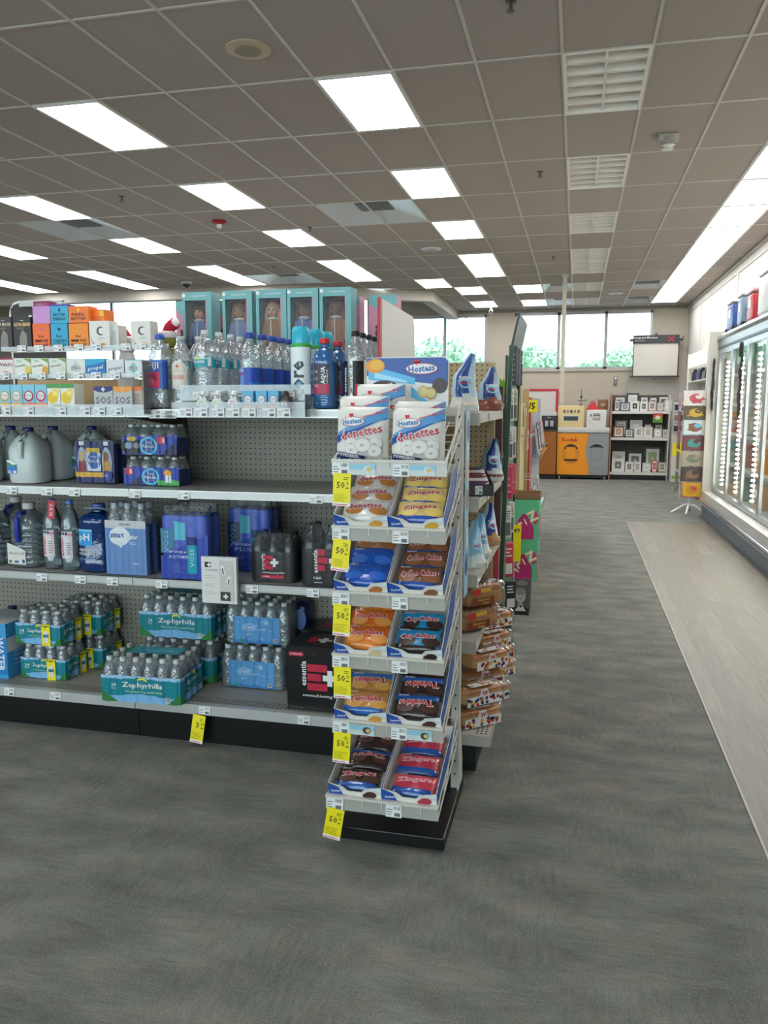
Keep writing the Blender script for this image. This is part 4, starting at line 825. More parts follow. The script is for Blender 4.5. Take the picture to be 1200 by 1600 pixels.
def band(mb, nx, ny, r_, z0, z1, m, k=.001):
    p = hull(nx, ny, r_, k); n = len(p); vs = [(x, y, z) for z in (z0, z1) for x, y in p]; mb.add(vs, [(i, (i + 1) % n, n + (i + 1) % n, n + i) for i in range(n)], m, True)
def film(R0, nx, ny, r_, h, top=.6, k=.0022, name='shrink_wrap'):
    mb = MB(); p = hull(nx, ny, r_, k); n = len(p); vs = []
    levels = [(.002, .97), (.012, 1), (h * top, 1), (h * (top + .2), .96), (h * .93, .9), (h * 1.0, .84), (h * 1.003, .5)]
    for z, q in levels: vs += [(x * q, y * q, z) for x, y in p]
    mb.add(vs, [(j_ * n + i, j_ * n + (i + 1) % n, (j_ + 1) * n + (i + 1) % n, (j_ + 1) * n + i) for j_ in range(len(levels) - 1) for i in range(n)], FILM, True); return mb.build(name, R0)
def pack(name, nx, ny, r_, h, capm, body, label, cat, deco, bz=(.0, .6), bandm=None, shoulder=.62, film_=True, neck=.011, ncap=.014, group=None):
    R0 = root(name, label=label, cat=cat, group=group)
    pr = [(r_ * .7, .001), (r_ * .97, .006), (r_ * .97, h * shoulder)]
    for t in (.3, .6, .85, 1): pr.append((neck + (r_ * .97 - neck) * cos(t * pi / 2) ** .8, h * shoulder + (h * .92 - h * shoulder) * t))
    mb = MB(); mb.lathe(pr, body, 12); mb.lathe([(ncap, h * .915), (ncap, h * .99), (ncap * .8, h)], capm, 10); first = None
    for i in range(nx):
        for q in range(ny):
            if first is None: b = mb.build('bottle', R0); first = b
            else: b = first.copy(); COL.objects.link(b)
            b.location = (-nx * r_ + r_ + i * 2 * r_, -ny * r_ + r_ + q * 2 * r_, 0)
    mb = MB()
    if bandm: band(mb, nx, ny, r_, bz[0] * h + .003, bz[1] * h, bandm)
    deco(mb, nx, ny, r_, h); mb.build('printed_band', R0)
    if film_: film(R0, nx, ny, r_, h, shoulder)
    return R0
def d_zeph(small=False):
    def f(mb, nx, ny, r_, h):
        W = nx * r_ * .99; D = ny * r_ * .99; z1 = h * .62
        for fn, A in ((wrapfront(nx, ny, r_), W), (wrapside(nx, ny, r_), D)):
            g = G(mb, fn, .0012, .0005); n = 72
            g.strip(-A, A, .004, z1, mat('#7fb8e2', .3), n)
            g.strip(-A, A, lambda u: z1 * .9 + .004 * sin(u * 150), lambda u: z1, mat('#a9cbea', .3), n)
            g.strip(-A, A, lambda u: z1 * .3 + .006 * cos(u / A * 4), lambda u: z1 * .88 + .01 * math.exp(-(u / .05) ** 2) + .0015 * sin(u * 300), TEALB, n)
            g.strip(-A, -A * .6, .004, lambda u: z1 * .42 * (1 - (u + A) / (A * .4)) + .005, LEAF, 10); g.strip(A * .68, A, .004, lambda u: .006 + z1 * .38 * ((u - A * .68) / (A * .32)), LEAF, 10)
            if A == W or True:
                s_ = A / .19; g.oval(A * .05, z1 * .87, .024 * s_, .011, mat('#e6d83a', .4)); g.oval(A * .05, z1 * .82, .02 * s_, .008, TEALB)
                g.text('Zephyrhills', A * .05, z1 * .66, .03 * min(1, s_ * 1.1), WHT, A * 1.02, bold=.02)
                g.text('100% NATURAL  Florida  SPRING WATER', A * .08, z1 * .44, .009 * s_, mat('#cfe6c8', .4), A * .95)
                g.text('24', -A * .68, z1 * .66, .016, WHT); g.text('PACK', -A * .68, z1 * .53, .006, WHT)
                if not small: g.rect(A * .62, .012, A * .74, .035, WHT, 4); g.bars(A * .63, A * .73, .016, .034, 8, INK)
                else:
                    x0 = A * .22; g.rect(x0, .0, x0 + .042, z1 * 1.02, YEL, 8); g.rect(x0, z1 * .9, x0 + .042, z1 * .97, mat('#c8b400', .5), 6); g.lines(x0 + .004, x0 + .038, z1 * .9, z1 * .97, 1, INK, .6); g.rect(x0 + .012, z1 * .15, x0 + .03, z1 * .7, WHT, 4); g.rect(x0 + .009, z1 * .4, x0 + .034, z1 * .55, mat('#3a7aa8', .5), 4)
    return f
z24 = pack('water_case', 6, 4, .0315, .2, WHCAP, WATER, 'x', 'water case', d_zeph(), shoulder=.6, group='teal-band cases')
mb = MB(); g = G(mb, lambda u, v, w: (u, v, .2045 + w), .0); 
g.rect(-.1, -.04, .14, .05, mat('#2596a6', .3)); g.rect(-.12, -.045, -.1, .055, LEAF); g.text('Zephyrhills', .03, 0, .03, mat('#a8d8d8', .4), .15); mb.build('top_print', z24)
zd = ZD + .001
place(z24, (XP(246, 3.2, .25) + .0, 3.165, zd), .06, 'big teal-band case of bottles jutting over the base shelf edge')
again(z24, (XP(296, 3.47, .25), 3.475, zd), 0, 'lower teal-band case at the back, directly behind the jutting one')
again(z24, (XP(292, 3.47, .45), 3.475, zd + .207), 0, 'upper teal-band case at the back, stacked above the one behind the jutting case')
z15 = pack('water_case', 4, 3, .031, .165, WHCAP, WATER, 'x', 'water case', d_zeph(True), shoulder=.55, group='small teal-band cases with yellow strip')
place(z15, (XP(84, 3.3, .25), 3.31, zd), .0, 'small teal-band case with a yellow strip, bottom of the front stack')
again(z15, (XP(78, 3.3, .42), 3.3, zd + .172), .0, 'small teal-band case with a yellow strip, top of the front stack')
again(z15, (XP(142, 3.5, .25), 3.51, zd), .0, 'small teal-band case, bottom of the stack behind at the pegboard')
again(z15, (XP(139, 3.5, .42), 3.51, zd + .172), .0, 'small teal-band case, top of the stack behind at the pegboard')
def d_gold(mb, nx, ny, r_, h):
    W = nx * r_; g = G(mb, wrapfront(nx, ny, r_), .0012, .0005); z1 = h * .66; u0, u1 = -W * .72, W * .72
    g.strip(u0, u1, .006, z1, mat('#5f9fd4', .3), 60); g.strip(u0, u1, lambda u: .006, lambda u: .02 + .006 * sin(u * 90), mat('#3f86c8', .3), 60)
    g.oval(-W * .22, z1 * .62, .036, .018, mat('#b9d4ea', .4)); g.oval(-W * .22, z1 * .62, .033, .0155, mat('#6fa8d8', .4)); g.text('Gold', -W * .22, z1 * .63, .02, WHT, .05, shear=.2); g.text('Emblem', -W * .22, z1 * .38, .006, WHT)
    g.text('WATER', W * .15, z1 * .55, .008, WHT); g.oval(W * .3, z1 * .82, .015, .013, mat('#8cc0e6', .4)); g.text('24', W * .3, z1 * .82, .013, WHT); g.rect(W * .5, .014, W * .64, .032, WHT, 4); g.bars(W * .51, W * .63, .017, .031, 7, INK); g.oval(-W * .5, .018, .009, .008, mat('#3fae5a', .4))
    rnd = random.Random(3)
    for i in range(16): g.oval(rnd.uniform(u0 + .02, u1 - .02), rnd.uniform(.02, z1 - .01), .004, .0035, mat('#9ccbee', .2)); g.w -= g.st
gold = pack('water_case', 5, 3, .0315, .2, WHCAP, WATER, 'x', 'water case', d_gold, shoulder=.6, group='blue-print water cases')
place(gold, (XP(405, 3.42, .25), 3.42, zd), .0, 'blue-print water case beside the black box, lower of the two')
again(gold, (XP(412, 3.44, .45), 3.44, zd + .207), .03, 'blue-print water case beside the black box, upper of the two')
p5 = root('water_case', (XP(474, 3.54, .5), 3.54, zd), label='navy end of a case at the back between the blue-print cases and pegboard', cat='water case'); MB().rbox(-.04, -.05, 0, .04, .07, .38, mat('#101a48', .3), .03).build('wrapped_end', p5)
mb = MB(); G(mb, front(-.051)).oval(0, .3, .03, .05, mat('#6f8cc0', .3)).oval(0, .12, .03, .05, mat('#6f8cc0', .3)); mb.build('print', p5)
# black boxes with the plus mark
def plus(g, cx, cy, s_, R_=None, W_=None):
    R_ = R_ or mat('#c01c3c', .45); W_ = W_ or WHT
    for i in (-1, 0, 1): g.rect(cx - s_, cy + i * s_ * .72 - s_ * .28, cx + (s_ * .1 if i == 0 else s_ * .55), cy + i * s_ * .72 + s_ * .28, R_); g.w -= g.st
    g.w += g.st; g.rect(cx + s_ * .2, cy - s_ * .22, cx + s_ * 1.3, cy + s_ * .22, W_); g.rect(cx + s_ * .56, cy - s_ * .6, cx + s_ * .94, cy + s_ * .6, W_)
def black_box(label, loc):
    R0 = root('water_box', loc, label=label, cat='carton', group='black water boxes'); W, D, Hh = .28, .2, .285
    mb = MB(); mb.box(-W / 2, 0, 0, W / 2, D, Hh, mat('#151416', .3)); g = G(mb, front(0)); x0 = -W / 2
    g.rect(x0 + .01, Hh - .045, x0 + .075, Hh - .027, mat('#c01c3c', .45)); g.text('2 GALLONS', x0 + .042, Hh - .036, .008, WHT, .055); g.text('pH 9.5+', x0 + .125, Hh - .036, .008, mat('#8a2034', .5))
    g.text('essentia', x0 + .075, .165, .026, WHT, .11, 90, bold=.02); plus(g, x0 + .15, .15, .058); g.text('overachieving H2O', x0 + .165, .068, .018, WHT, .19); g.lines(x0 + .012, x0 + .08, .01, .016, 1, SM)
    g = G(mb, lambda u, v, w: (u, v, Hh + w)); g.text('+', 0, D * .5, .07, WHT, bold=.06); g.rect(-.07, D * .3, -.03, D * .7, mat('#c01c3c', .45)); g = G(mb, front(0)); mb.build('carton', R0)
    MB().box(-W / 2 + .09, .04, Hh - .001, W / 2 - .09, .05, Hh + .0015, BLK).build('carry_handle', R0)
black_box('black water carton with red bars and white plus, at the base shelf front', (XP(497, 3.14, .3), 3.14, zd)); black_box('black water carton behind the one at the base shelf front', (XP(521, 3.38, .3), 3.38, zd))
r = root('water_carton', (XP(-28, 3.18, .3), 3.18, zd), label='bright blue and white water carton at the open end of the base shelf', cat='carton'); W = .28
mb = MB(); mb.box(-W / 2, 0, 0, W / 2, .25, .27, mat('#3f9fd8', .4)); mb.box(-W / 2, 0.001, .15, W / 2 - .001, .249, .271, mat('#cfd4d4', .5)); 
g = G(mb, front(0)); g.poly([(-W / 2, .01), (W / 2, .02), (W / 2, .2), (-W / 2, .24)], mat('#1f7fc8', .4)); g.text('WATER', W / 2 - .035, .12, .04, WHT, .17, -90, bold=.02)
g = G(mb, sidex(W / 2)); g.rect(.0, 0, .25, .13, mat('#3f9fd8', .4)); g.rect(0, .13, .25, .2, mat('#c9d2d4', .5)); 
for i in range(4): g.lines(.05, .2, .06 + i * .02, .07 + i * .02, 1, WHT)
mb.build('carton', r)
j2 = again(j, (XP(18, 3.53, .5), 3.53, zd + .272 - .0), 0, 'gallon jug standing behind the blue carton on the base shelf', 'gallon jugs'); j2.location.z = zd
# shelf 2: small print packs
z2 = Z2 + .0008
def pl_deco(left, mid, right):
    def f(mb, nx, ny, r_, h):
        W = nx * r_; g = G(mb, wrapfront(nx, ny, r_), .0012, .0005); z1 = h * .64
        g.strip(-W, W, .004, lambda u: z1 + .004 * sin(u * 60), ROY, 60); left(g, -W * .62, z1, W); mid(g, 0, z1, W); right(g, W * .62, z1, W)
        g = G(mb, wrapside(nx, ny, r_), .0008); g.strip(-ny * r_, ny * r_, .004, z1 * .9, mat('#1d2a6c', .35), 12)
    return f
def m_dark(g, c, z1, W): g.oval(c, z1 * .45, W * .42, z1 * .4, mat('#17181c', .4)); g.oval(c - W * .12, z1 * .5, W * .16, z1 * .16, mat('#8aa4c0', .4)); g.oval(c + W * .16, z1 * .5, W * .12, z1 * .15, mat('#9a8a9c', .4)); g.oval(c, z1 * .85, W * .16, z1 * .12, mat('#d8b83a', .4))
def m_logo(g, c, z1, W):
    g.oval(c, z1 * .5, W * .32, z1 * .46, mat('#58b8e0', .3)); g.oval(c, z1 * .5, W * .24, z1 * .36, mat('#1c3f94', .35)); g.text('Nestle', c, z1 * .66, .008, WHT); g.text('Pure Life', c, z1 * .48, .015, WHT, W * .42, bold=.02); g.text('PURIFIED', c, z1 * .3, .004, mat('#c83c4c', .4))
def m_red(g, c, z1, W): g.rect(c - W * .3, z1 * .6, c - W * .02, z1 * .95, mat('#d8344c', .4), 4); g.rect(c - W * .12, z1 * .66, c - W * .06, z1 * .9, WHT, 2); g.strip(c - W * .2, W, .006, lambda u: z1 * .3 * (1 + sin((u - c) * 30)), mat('#141c4c', .4), 12)
def m_green(g, c, z1, W): g.strip(c - W * .35, W, .004, lambda u: z1 * .35 + .004 * sin(u * 80), mat('#4aa84a', .4), 12); g.oval(c, z1 * .72, W * .15, z1 * .18, mat('#e8a030', .4)); g.rect(c - W * .1, z1 * .2, c + W * .02, z1 * .6, WHT, 2); g.rect(c + W * .05, z1 * .2, c + W * .14, z1 * .6, mat('#bfe4f4', .4), 2)
ppk = pack('water_pack', 4, 2, .0345, .14, WHCAP, WATER, 'x', 'water pack', pl_deco(m_dark, m_logo, m_red), shoulder=.55, group='royal blue small-bottle packs')
place(ppk, (XP(243, 3.33, 1.3), 3.34, z2 + .134), .0, 'royal blue pack with a dark print, upper of the stacked pair'); 
ppk2 = pack('water_pack', 4, 2, .0345, .13, WHCAP, WATER, 'x', 'water pack', pl_deco(m_red, m_logo, m_green), shoulder=.55, group='royal blue small-bottle packs')
place(ppk2, (XP(244, 3.29, 1.2), 3.31, z2), .0, 'royal blue pack with a green meadow print, lower of the stacked pair')
def d_kids(mb, nx, ny, r_, h):
    W = nx * r_; g = G(mb, wrapfront(nx, ny, r_), .0012, .0005); z1 = h * .985; g.strip(-W, W, .004, z1, NAVY, 54)
    for c, a, b in ((-W * .64, '#8a2a34', '#c8a878'), (W * .64, '#c89430', '#8a5a24')):
        g.oval(c, z1 * .5, W * .26, z1 * .36, mat('#aab4cc', .35)); g.rect(c - W * .13, z1 * .9, c + W * .13, z1 * .99, WHT, 3); g.oval(c, z1 * .38, W * .2, z1 * .22, mat(a, .4)); g.oval(c, z1 * .64, W * .14, z1 * .12, mat(b, .4))
    g.rect(-W * .4, z1 * .68, W * .3, z1 * .84, mat('#d8b030', .4), 8); g.rect(-W * .36, z1 * .3, W * .34, z1 * .72, mat('#cfd8e4', .4), 8); g.oval(0, z1 * .55, W * .34, z1 * .2, mat('#1d52a8', .35)); g.text('Nestle', 0, z1 * .64, .008, WHT); g.text('Pure Life', 0, z1 * .54, .016, WHT, W * .6, bold=.02)
    g.rect(-W * .98, z1 * .16, W * .5, z1 * .27, mat('#d8a82c', .4), 12); g.oval(W * .66, z1 * .2, W * .26, z1 * .12, mat('#2a3a8c', .4)); g.text('11', W * .66, z1 * .2, .012, WHT)
kid = pack('water_pack', 3, 2, .033, .2, WHCAP, mat('#26357c', .35), 'navy-wrapped bottle pack with colourful figure prints beside the jugs', 'water pack', d_kids, shoulder=.8)
place(kid, (XP(158, 3.33, 1.25), 3.34, z2))
# shelf 3
zc = Z3 + .0008
def big_jug():
    R0 = root('handled_jug', cat='jug'); pr = [(.05, 0), (.072, .006), (.077, .02)]
    for i in range(6): z = .03 + i * .026; pr += [(.077, z), (.073, z + .006), (.077, z + .013)]
    pr += [(.077, .19), (.07, .215), (.05, .245), (.03, .262), (.022, .27), (.022, .282)]
    MB().lathe(pr, WATER_DARK, 24, n=3).build('jug_body', R0); MB().lathe([(.027, .272), (.028, .276), (.028, .298), (.025, .301)], mat('#cfcdc6', .4), 16).build('cap', R0)
    MB().tube([(.0, -.03, .258), (.0, -.07, .255), (.0, -.086, .235), (.0, -.089, .15), (0, -.082, .13)], .0125, mat('#2233a0', .35), 8).build('handle', R0)
    mb = MB(); g = G(mb, front(-.0795)); g.poly([(-.066, .02), (.03, .018), (.03, .085), (0, .098), (-.066, .12)], mat('#dddad2', .45)); g.text('Alkaline88', -.018, .072, .014, mat('#a07a58', .5), .085); g.rect(-.03, .026, -.008, .036, mat('#3a62a8', .5)); g.oval(.018, .034, .007, .009, mat('#2a4a8a', .5)); g.oval(-.052, .032, .007, .007, mat('#4a4a4c', .5)); mb.build('label', R0); return R0
bj = big_jug(); place(bj, (XP(50, 3.26, .85), 3.25, zc), 0, 'clear ribbed jug with a blue handle and cream label beside the pink-label bottles', 'blue-handled jugs'); again(bj, (XP(-10, 3.26, .85), 3.25, zc), 0, 'clear blue-handled jug at the end of its shelf', 'blue-handled jugs'); again(bj, (XP(30, 3.46, .85), 3.45, zc), 0, 'clear blue-handled jug in the second row behind the cream label', 'blue-handled jugs')
def lab_ev(mb, r_, h):
    g = G(mb, rounded(r_, 0), .0012); g.rect(-.045, .06, .03, .185, mat('#ddd3d4', .45), 16); g.rect(-.045, .16, .03, .185, mat('#c9ccd4', .45), 14); g.rect(.0, .165, .03, .175, mat('#d88a96', .45), 6); g.text('evian', -.022, .11, .022, mat('#c8384a', .45), .085, 90, bold=.01)
    for i in range(4): g.poly([(-.044 + i * .014, .17), (-.03 + i * .014, .17), (-.037 + i * .014, .186)], mat('#3a3238', .5))
    g.lines(.004, .026, .08, .14, 6, SM, .3)
ev = bottle('water_bottle', .325, .042, mat('#4a7ac0', .35), WATER_DARK, 'x', 'bottle', lab_ev, (.18, .58), shoulder=.6, ribs=0)
put(ev, 84, 3.22, zc, 'tall bottle with vertical pink lettering, red tag on its cap', 'pink-lettered bottles', first_=True); put(ev, 112, 3.2, zc, 'tall bottle with vertical pink lettering beside the dark blue jug', 'pink-lettered bottles')
o = MB(); o.box(-.018, -.001, -.085, .018, .001, 0, mat('#c23a4c', .5)); g = G(o, front(-.001)); g.text('25%', 0, -.045, .016, WHT, .06, -90)
o = tag(o.build('neck_tag', None, (XP(80, 3.168, 1.04), 3.172, zc + .325)), 'red cardboard tag hanging on a pink-lettered bottle neck', 'tag'); o.rotation_euler = (.0, .1, 0)
def lab_ph(mb, r_, h):
    g = G(mb, rounded(r_, 0, 3.5), .0015); g.rect(-.064, .125, .012, .195, mat('#1d93d8', .4), 8); g.rect(-.064, .19, .012, .2, mat('#7cc4e8', .4), 8); g.text('pH', -.027, .16, .042, WHT, .05, bold=.02); g.text('PERFECT', -.024, .105, .013, WHT, .06); g.text('HYDRATION', -.018, .088, .013, WHT, .078); g.rect(-.064, .062, .02, .064, mat('#8cc8e0', .4), 6)
ph = bottle('handled_jug', .31, .078, mat('#3f63b0', .35), DEEPW, 'x', 'jug', lab_ph, (.2, .7), 3.5, shoulder=.76, neck=.022, ribs=0, capr=.03, caph=.024)
put(ph, 157, 3.23, zc, 'large dark blue jug with two white letters on a bright blue label', first_=True)
MB().tube([(-.05, -.0, .268), (-.055, -.02, .285), (-.03, -.032, .292), (.03, -.032, .292), (.055, -.02, .285), (.05, 0, .268)], .005, mat('#8a8f98', .4), 6).build('carry_handle', ph)
def d_smart(mb, nx, ny, r_, h):
    W = nx * r_; z1 = h * .7; g = G(mb, wrapfront(nx, ny, r_), .0012, .0005); g.strip(-W, W, .004, z1, mat('#6288be', .35), 54); g.strip(-W, W, z1 * .94, z1 * 1.09, mat('#c3c5c8', .35), 20); g.text('smartwater', 0, z1 * 1.02, .008, SM, bold=.02)
    g.oval(-W * .25, z1 * .78, W * .5, .042, mat('#dbe0e4', .35)); g.poly([(-W * .5, z1 * .68), (-W * .0, z1 * .68), (-W * .22, z1 * .54)], mat('#dbe0e4', .35)); g.text('smart', -W * .36, z1 * .8, .024, mat('#3a5c9c', .4), W * .66, bold=.03); g.text('water', W * .34, z1 * .77, .021, mat('#dbe0e4', .4), W * .62, bold=.03)
    for i in range(2): g.rect(W * .2, z1 * (.66 - i * .03), W * .6, z1 * (.668 - i * .03), WHT, 6)
    g.text('6 pack', W * .5, z1 * .25, .012, WHT, bold=.02)
    band(mb, nx, ny, r_, .004, z1, mat('#6288be', .35), .0006)
sm = pack('water_pack', 3, 2, .0335, .325, mat('#b4bcc8', .4), WATER, 'x', 'water pack', d_smart, shoulder=.66)
place(sm, (XP(217, 3.26, .9), 3.21, zc), .0, 'six-pack of tall bottles in dusty blue wrap with a white drop')
def d_voss(second):
    def f(mb, nx, ny, r_, h):
        W = nx * r_; z1 = h * .98; B = mat('#4a63c8', .3); band(mb, nx, ny, r_, .003, z1, B, .0006); g = G(mb, wrapfront(nx, ny, r_), .0012, .0005)
        g.strip(-W, W, .003, lambda u: z1 * (.36 + .36 * (u + W) / (2 * W)), mat('#3048a8', .3), 54); g.strip(-W * .98, -W * .42, lambda u: z1 * (.4 + .2 * (u + W) / W), z1 * .8, mat('#3f7fa0', .3) if not second else mat('#1a3c5c', .3), 8)
        g.strip(-W * .4, W * .1, lambda u: z1 * .62 + .06 * (u + W * .4), lambda u: z1 * .92 - .1 * (u + W * .4), mat('#5ab4c8', .3), 8); g.rect(W * .14, z1 * .1, W * .55, z1 * .55, mat('#1f9cb0', .3), 6); g.rect(W * .14, z1 * .55, W * .55, z1 * .68, mat('#1d2c74', .3), 6)
        g.text('VOSS', -W * .72, z1 * .6, .024, mat('#8fb4d8', .4), .1, 90); g.text('VOSS+', -W * .25, z1 * .44, .011, WHT, W * .75); g.text('PLUS' if second else 'AQUAMIN', -W * .2, z1 * .36, .017, mat('#b4c4e8', .4), W * .85); g.text('VOSS', W * .34, z1 * .35, .02, mat('#b8e4ec', .4), .08, 90)
        g.lines(-W * .5, W * .0, z1 * .12, z1 * .28, 5, mat('#8fa4e0', .4), .15)
    return f
MB_ = mat('#3a50b4', .25)
vs = pack('water_pack', 3, 2, .0375, .285, MB_, MB_, 'x', 'water pack', d_voss(False), shoulder=.93, neck=.03, ncap=.031)
place(vs, (XP(303, 3.22, .85), 3.2, zc), -.0, 'violet-blue wrapped pack with an aqua patch, beside the dusty blue six-pack')
vs2 = pack('water_pack', 3, 2, .0345, .29, MB_, MB_, 'x', 'water pack', d_voss(True), shoulder=.93, neck=.03, ncap=.031)
place(vs2, (XP(397, 3.42, .9), 3.42, zc), .0, 'violet-blue pack further back, behind the white leaflet stand')
def d_ess(big):
    def f(mb, nx, ny, r_, h):
        W = nx * r_; z1 = h * .62; K = mat('#171517', .3); band(mb, nx, ny, r_, .003, z1, K, .0006); g = G(mb, wrapfront(nx, ny, r_), .0012, .0005)
        if not big: g.text('essentia', -W * .42, z1 * .66, .02, WHT, .07, 90, bold=.02); plus(g, -W * .12, z1 * .66, .03); g.text('overachieving H2O', W * .05, z1 * .32, .012, WHT, W * 1.0); g.rect(-W * .5, z1 * .14, W * .5, z1 * .25, mat('#c01c3c', .45), 10); g.text('6 PACK', -W * .25, z1 * .195, .007, WHT)
        else: g.text('essentia', -W * .46, z1 * .66, .022, WHT, .1, 90, bold=.02); plus(g, -W * .05, z1 * .7, .045); g.text('9.5pH', -W * .4, z1 * .22, .014, WHT, bold=.02); g.lines(-W * .5, -W * .2, z1 * .1, z1 * .14, 1, WHT)
    return f
KB = mat('#1b181a', .2)
e6 = pack('water_pack', 3, 2, .0345, .215, KB, KB, 'x', 'water pack', d_ess(False), shoulder=.6); place(e6, (XP(438, 3.26, .85), 3.23, zc), -.0, 'black six-pack with red bars and white plus beside the leaflet stand')
e12 = pack('water_pack', 3, 2, .043, .26, KB, KB, 'x', 'water pack', d_ess(True), shoulder=.6); place(e12, (XP(526, 3.25, .85), 3.22, zc), -.0, 'larger black wrapped pack half hidden by the snack rack')
r = root('leaflet_stand', (XP(341, 3.06, .72), 3.07, .655), label='white leaflet panel with a small plus mark hooked over the shelf edge', cat='sign')
mb = MB(); mb.box(-.08, 0, 0, .08, .02, .2, mat('#dcdad4', .45)); g = G(mb, front(0)); g.rect(-.064, .155, -.036, .178, mat('#3a2226', .5)); g.text('+', -.044, .166, .018, WHT, bold=.05); g.text('Overachieving H2O', -.03, .143, .007, INK, .06); 
for i in range(3): g.lines(-.064, -.01, .04 + i * .035, .055 + i * .035, 2, mat('#a8a6a0', .6), .2)
g.rect(.005, .012, .066, .186, mat('#c9c4bc', .5)); g.rect(.006, .013, .052, .052, mat('#3a3034', .5)); g.text('+', .03, .032, .022, WHT, bold=.05)
for cx, cy, a in ((.02, .145, 12), (.045, .1, -12)): g.text('I', cx, cy, .04, WHT, .014, a, bold=.06); g.text('I', cx, cy - .004, .025, INK, .005, a)
mb.build('panel', r); mb = MB(); mb.box(-.06, .018, .085, .06, .055, .088, ACRYL); mb.build('hook', r)
# ================================================================== SNACK RACK in front of the shelf end
RX0, RX1, RYB = -.79, -.395, 2.87
r = root('snack_rack', ((RX0 + RX1) / 2, 2.7, 0), label='white wire snack rack with six tilted trays on a black base', cat='display rack'); rcx, rcy = (RX0 + RX1) / 2, 2.7
def L(x, y, z): return (x - rcx, y - rcy, z)
BX0, BX1 = -.765, -.39
MB().box(*L(BX0, 2.5, 0), *L(BX1, 2.98, .045), mat('#121213', .4)).build('base', r, bevel=.004)
POST = mat('#cfccc4', .4); HOLE = mat('#3b3a38', .7)
for x in (RX0 + .0, RX1 - .03):
    mb = MB(); mb.box(*L(x, RYB, .045), *L(x + .03, RYB + .035, 1.485), POST)
    g = G(mb, lambda u, v, w: (x + .015 + u - rcx, RYB - w - rcy, v))
    for i in range(27): g.oval(0, .1 + i * .052, .0035, .005, HOLE, 6); g.w -= g.st
    mb.build('post', r)
MB().box(*L(RX0 + .03, RYB, 1.455), *L(RX1 - .03, RYB + .03, 1.485), POST).build('top_bar', r)
mb = MB(); mb.prism([(RYB - .02 - rcy, .045), (RYB + .09 - rcy, .045), (RYB + .09 - rcy, .12), (RYB + .03 - rcy, .28), (RYB - .0 - rcy, .28)], RX1 - .004 - rcx, RX1 + .002 - rcx, POST, 'x'); mb.build('brace', r)
mb = MB(); 
for i in range(22): z = .2 + i * .058; mb.tube([L(RX0 + .02, RYB + .018, z), L(RX1 - .02, RYB + .018, z)], .0025, WIRE, 5)
for i in range(4): x = RX0 + .08 + i * .078; mb.tube([L(x, RYB + .022, .1), L(x, RYB + .022, 1.46)], .0022, WIRE, 5)
mb.build('wire_back', r)
TR = [(1.268, 2.53, .13, 0), (1.049, 2.525, .13, 0), (.829, 2.52, .13, 0), (.613, 2.515, .13, 0), (.383, 2.51, .13, 0), (.148, 2.43, .075, 1)]
TX0, TX1 = -.782, -.398
for n, (z0, y0, rise, last) in enumerate(TR):
    mb = MB(); zb = z0 + .034; dy = RYB - y0
    for i in range(11): x = TX0 + .012 + i * (TX1 - TX0 - .024) / 10; mb.tube([L(x, y0 + .004, zb), L(x, RYB, zb + rise)], .0022, WIRE, 5)
    for q in (.02, .35, .7, 1.0): mb.tube([L(TX0 + .01, y0 + dy * q, zb + rise * q - .003), L(TX1 - .01, y0 + dy * q, zb + rise * q - .003)], .0028, WIRE, 5)
    t = mb.build('tray', r)
    mb = MB(); mb.box(*L(TX0, y0 - .006, z0 - .001), *L(TX1, y0 - .003, z0 + .047), LIPPL); mb.box(*L(TX0, y0 - .012, z0 + .042), *L(TX1, y0 + .004, z0 + .05), mat('#cfcabf', .35))
    for i in range(5): x = TX0 + .06 + i * .066; mb.box(*L(x, y0 - .009, z0 + .018), *L(x + .003, y0 - .006, z0 + .044), mat('#d6d2c8', .35))
    mb.build('tray_lip', t)
    for sx in (TX0 + .004, TX1 - .004):
        mb = MB(); mb.tube([L(sx, y0, z0 + .046), L(sx, RYB + .005, z0 + rise + .055)], .003, WIRE, 6); mb.tube([L(sx, y0, z0 + .002), L(sx, RYB + .005, z0 + rise + .008)], .003, WIRE, 6)
        mb.tube([L(sx, y0 + dy * .25, z0 + rise * .25), L(sx, RYB - .02, z0 + rise + .12)], .003, WIRE, 6)
        for q in (.1, .3, .5, .7, .9): mb.tube([L(sx, y0 + dy * q, z0 + rise * q + .002), L(sx, y0 + dy * q, z0 + rise * q + .05)], .0022, WIRE, 5)
        mb.build('side_rail', t)
    p = L(TX0 + .032, y0 - .008, z0 + .02); price_tag(t, p[0], p[1], p[2], .058, .042, -.05)
    p = L(TX0 + .235, y0 - .008, z0 + .018); price_tag(t, p[0], p[1], p[2], .054, .042, -.05)
    if n in (0, 4):
        for xx, ww in ((TX0 + .105, .09), (TX0 + .305, .085)):
            p = L(xx, y0 - .0085, z0 + .018); mb = MB(); mb.box(-ww / 2, 0, -.018, ww / 2, .001, .018, mat('#c9d4d2', .4)); g = G(mb, front(0)); g.rect(-ww / 2, 0, ww / 2, .016, mat('#8cc4d4', .4)); g.oval(ww * .2, 0, ww * .16, .012, mat('#3c3c40' if n else '#d4dae0', .4)); g.oval(ww * .25, 0, ww * .09, .007, mat('#d9b95a', .4)); mb.build('picture_tag', t, p)
    p = L(TX0 + .038, y0 - .012, z0 + .004); sale_tag(t, p[0], p[1], p[2], .06, .108, '50', (-.03, (.03, .1, .04, .0, .05, .16)[n], 0))
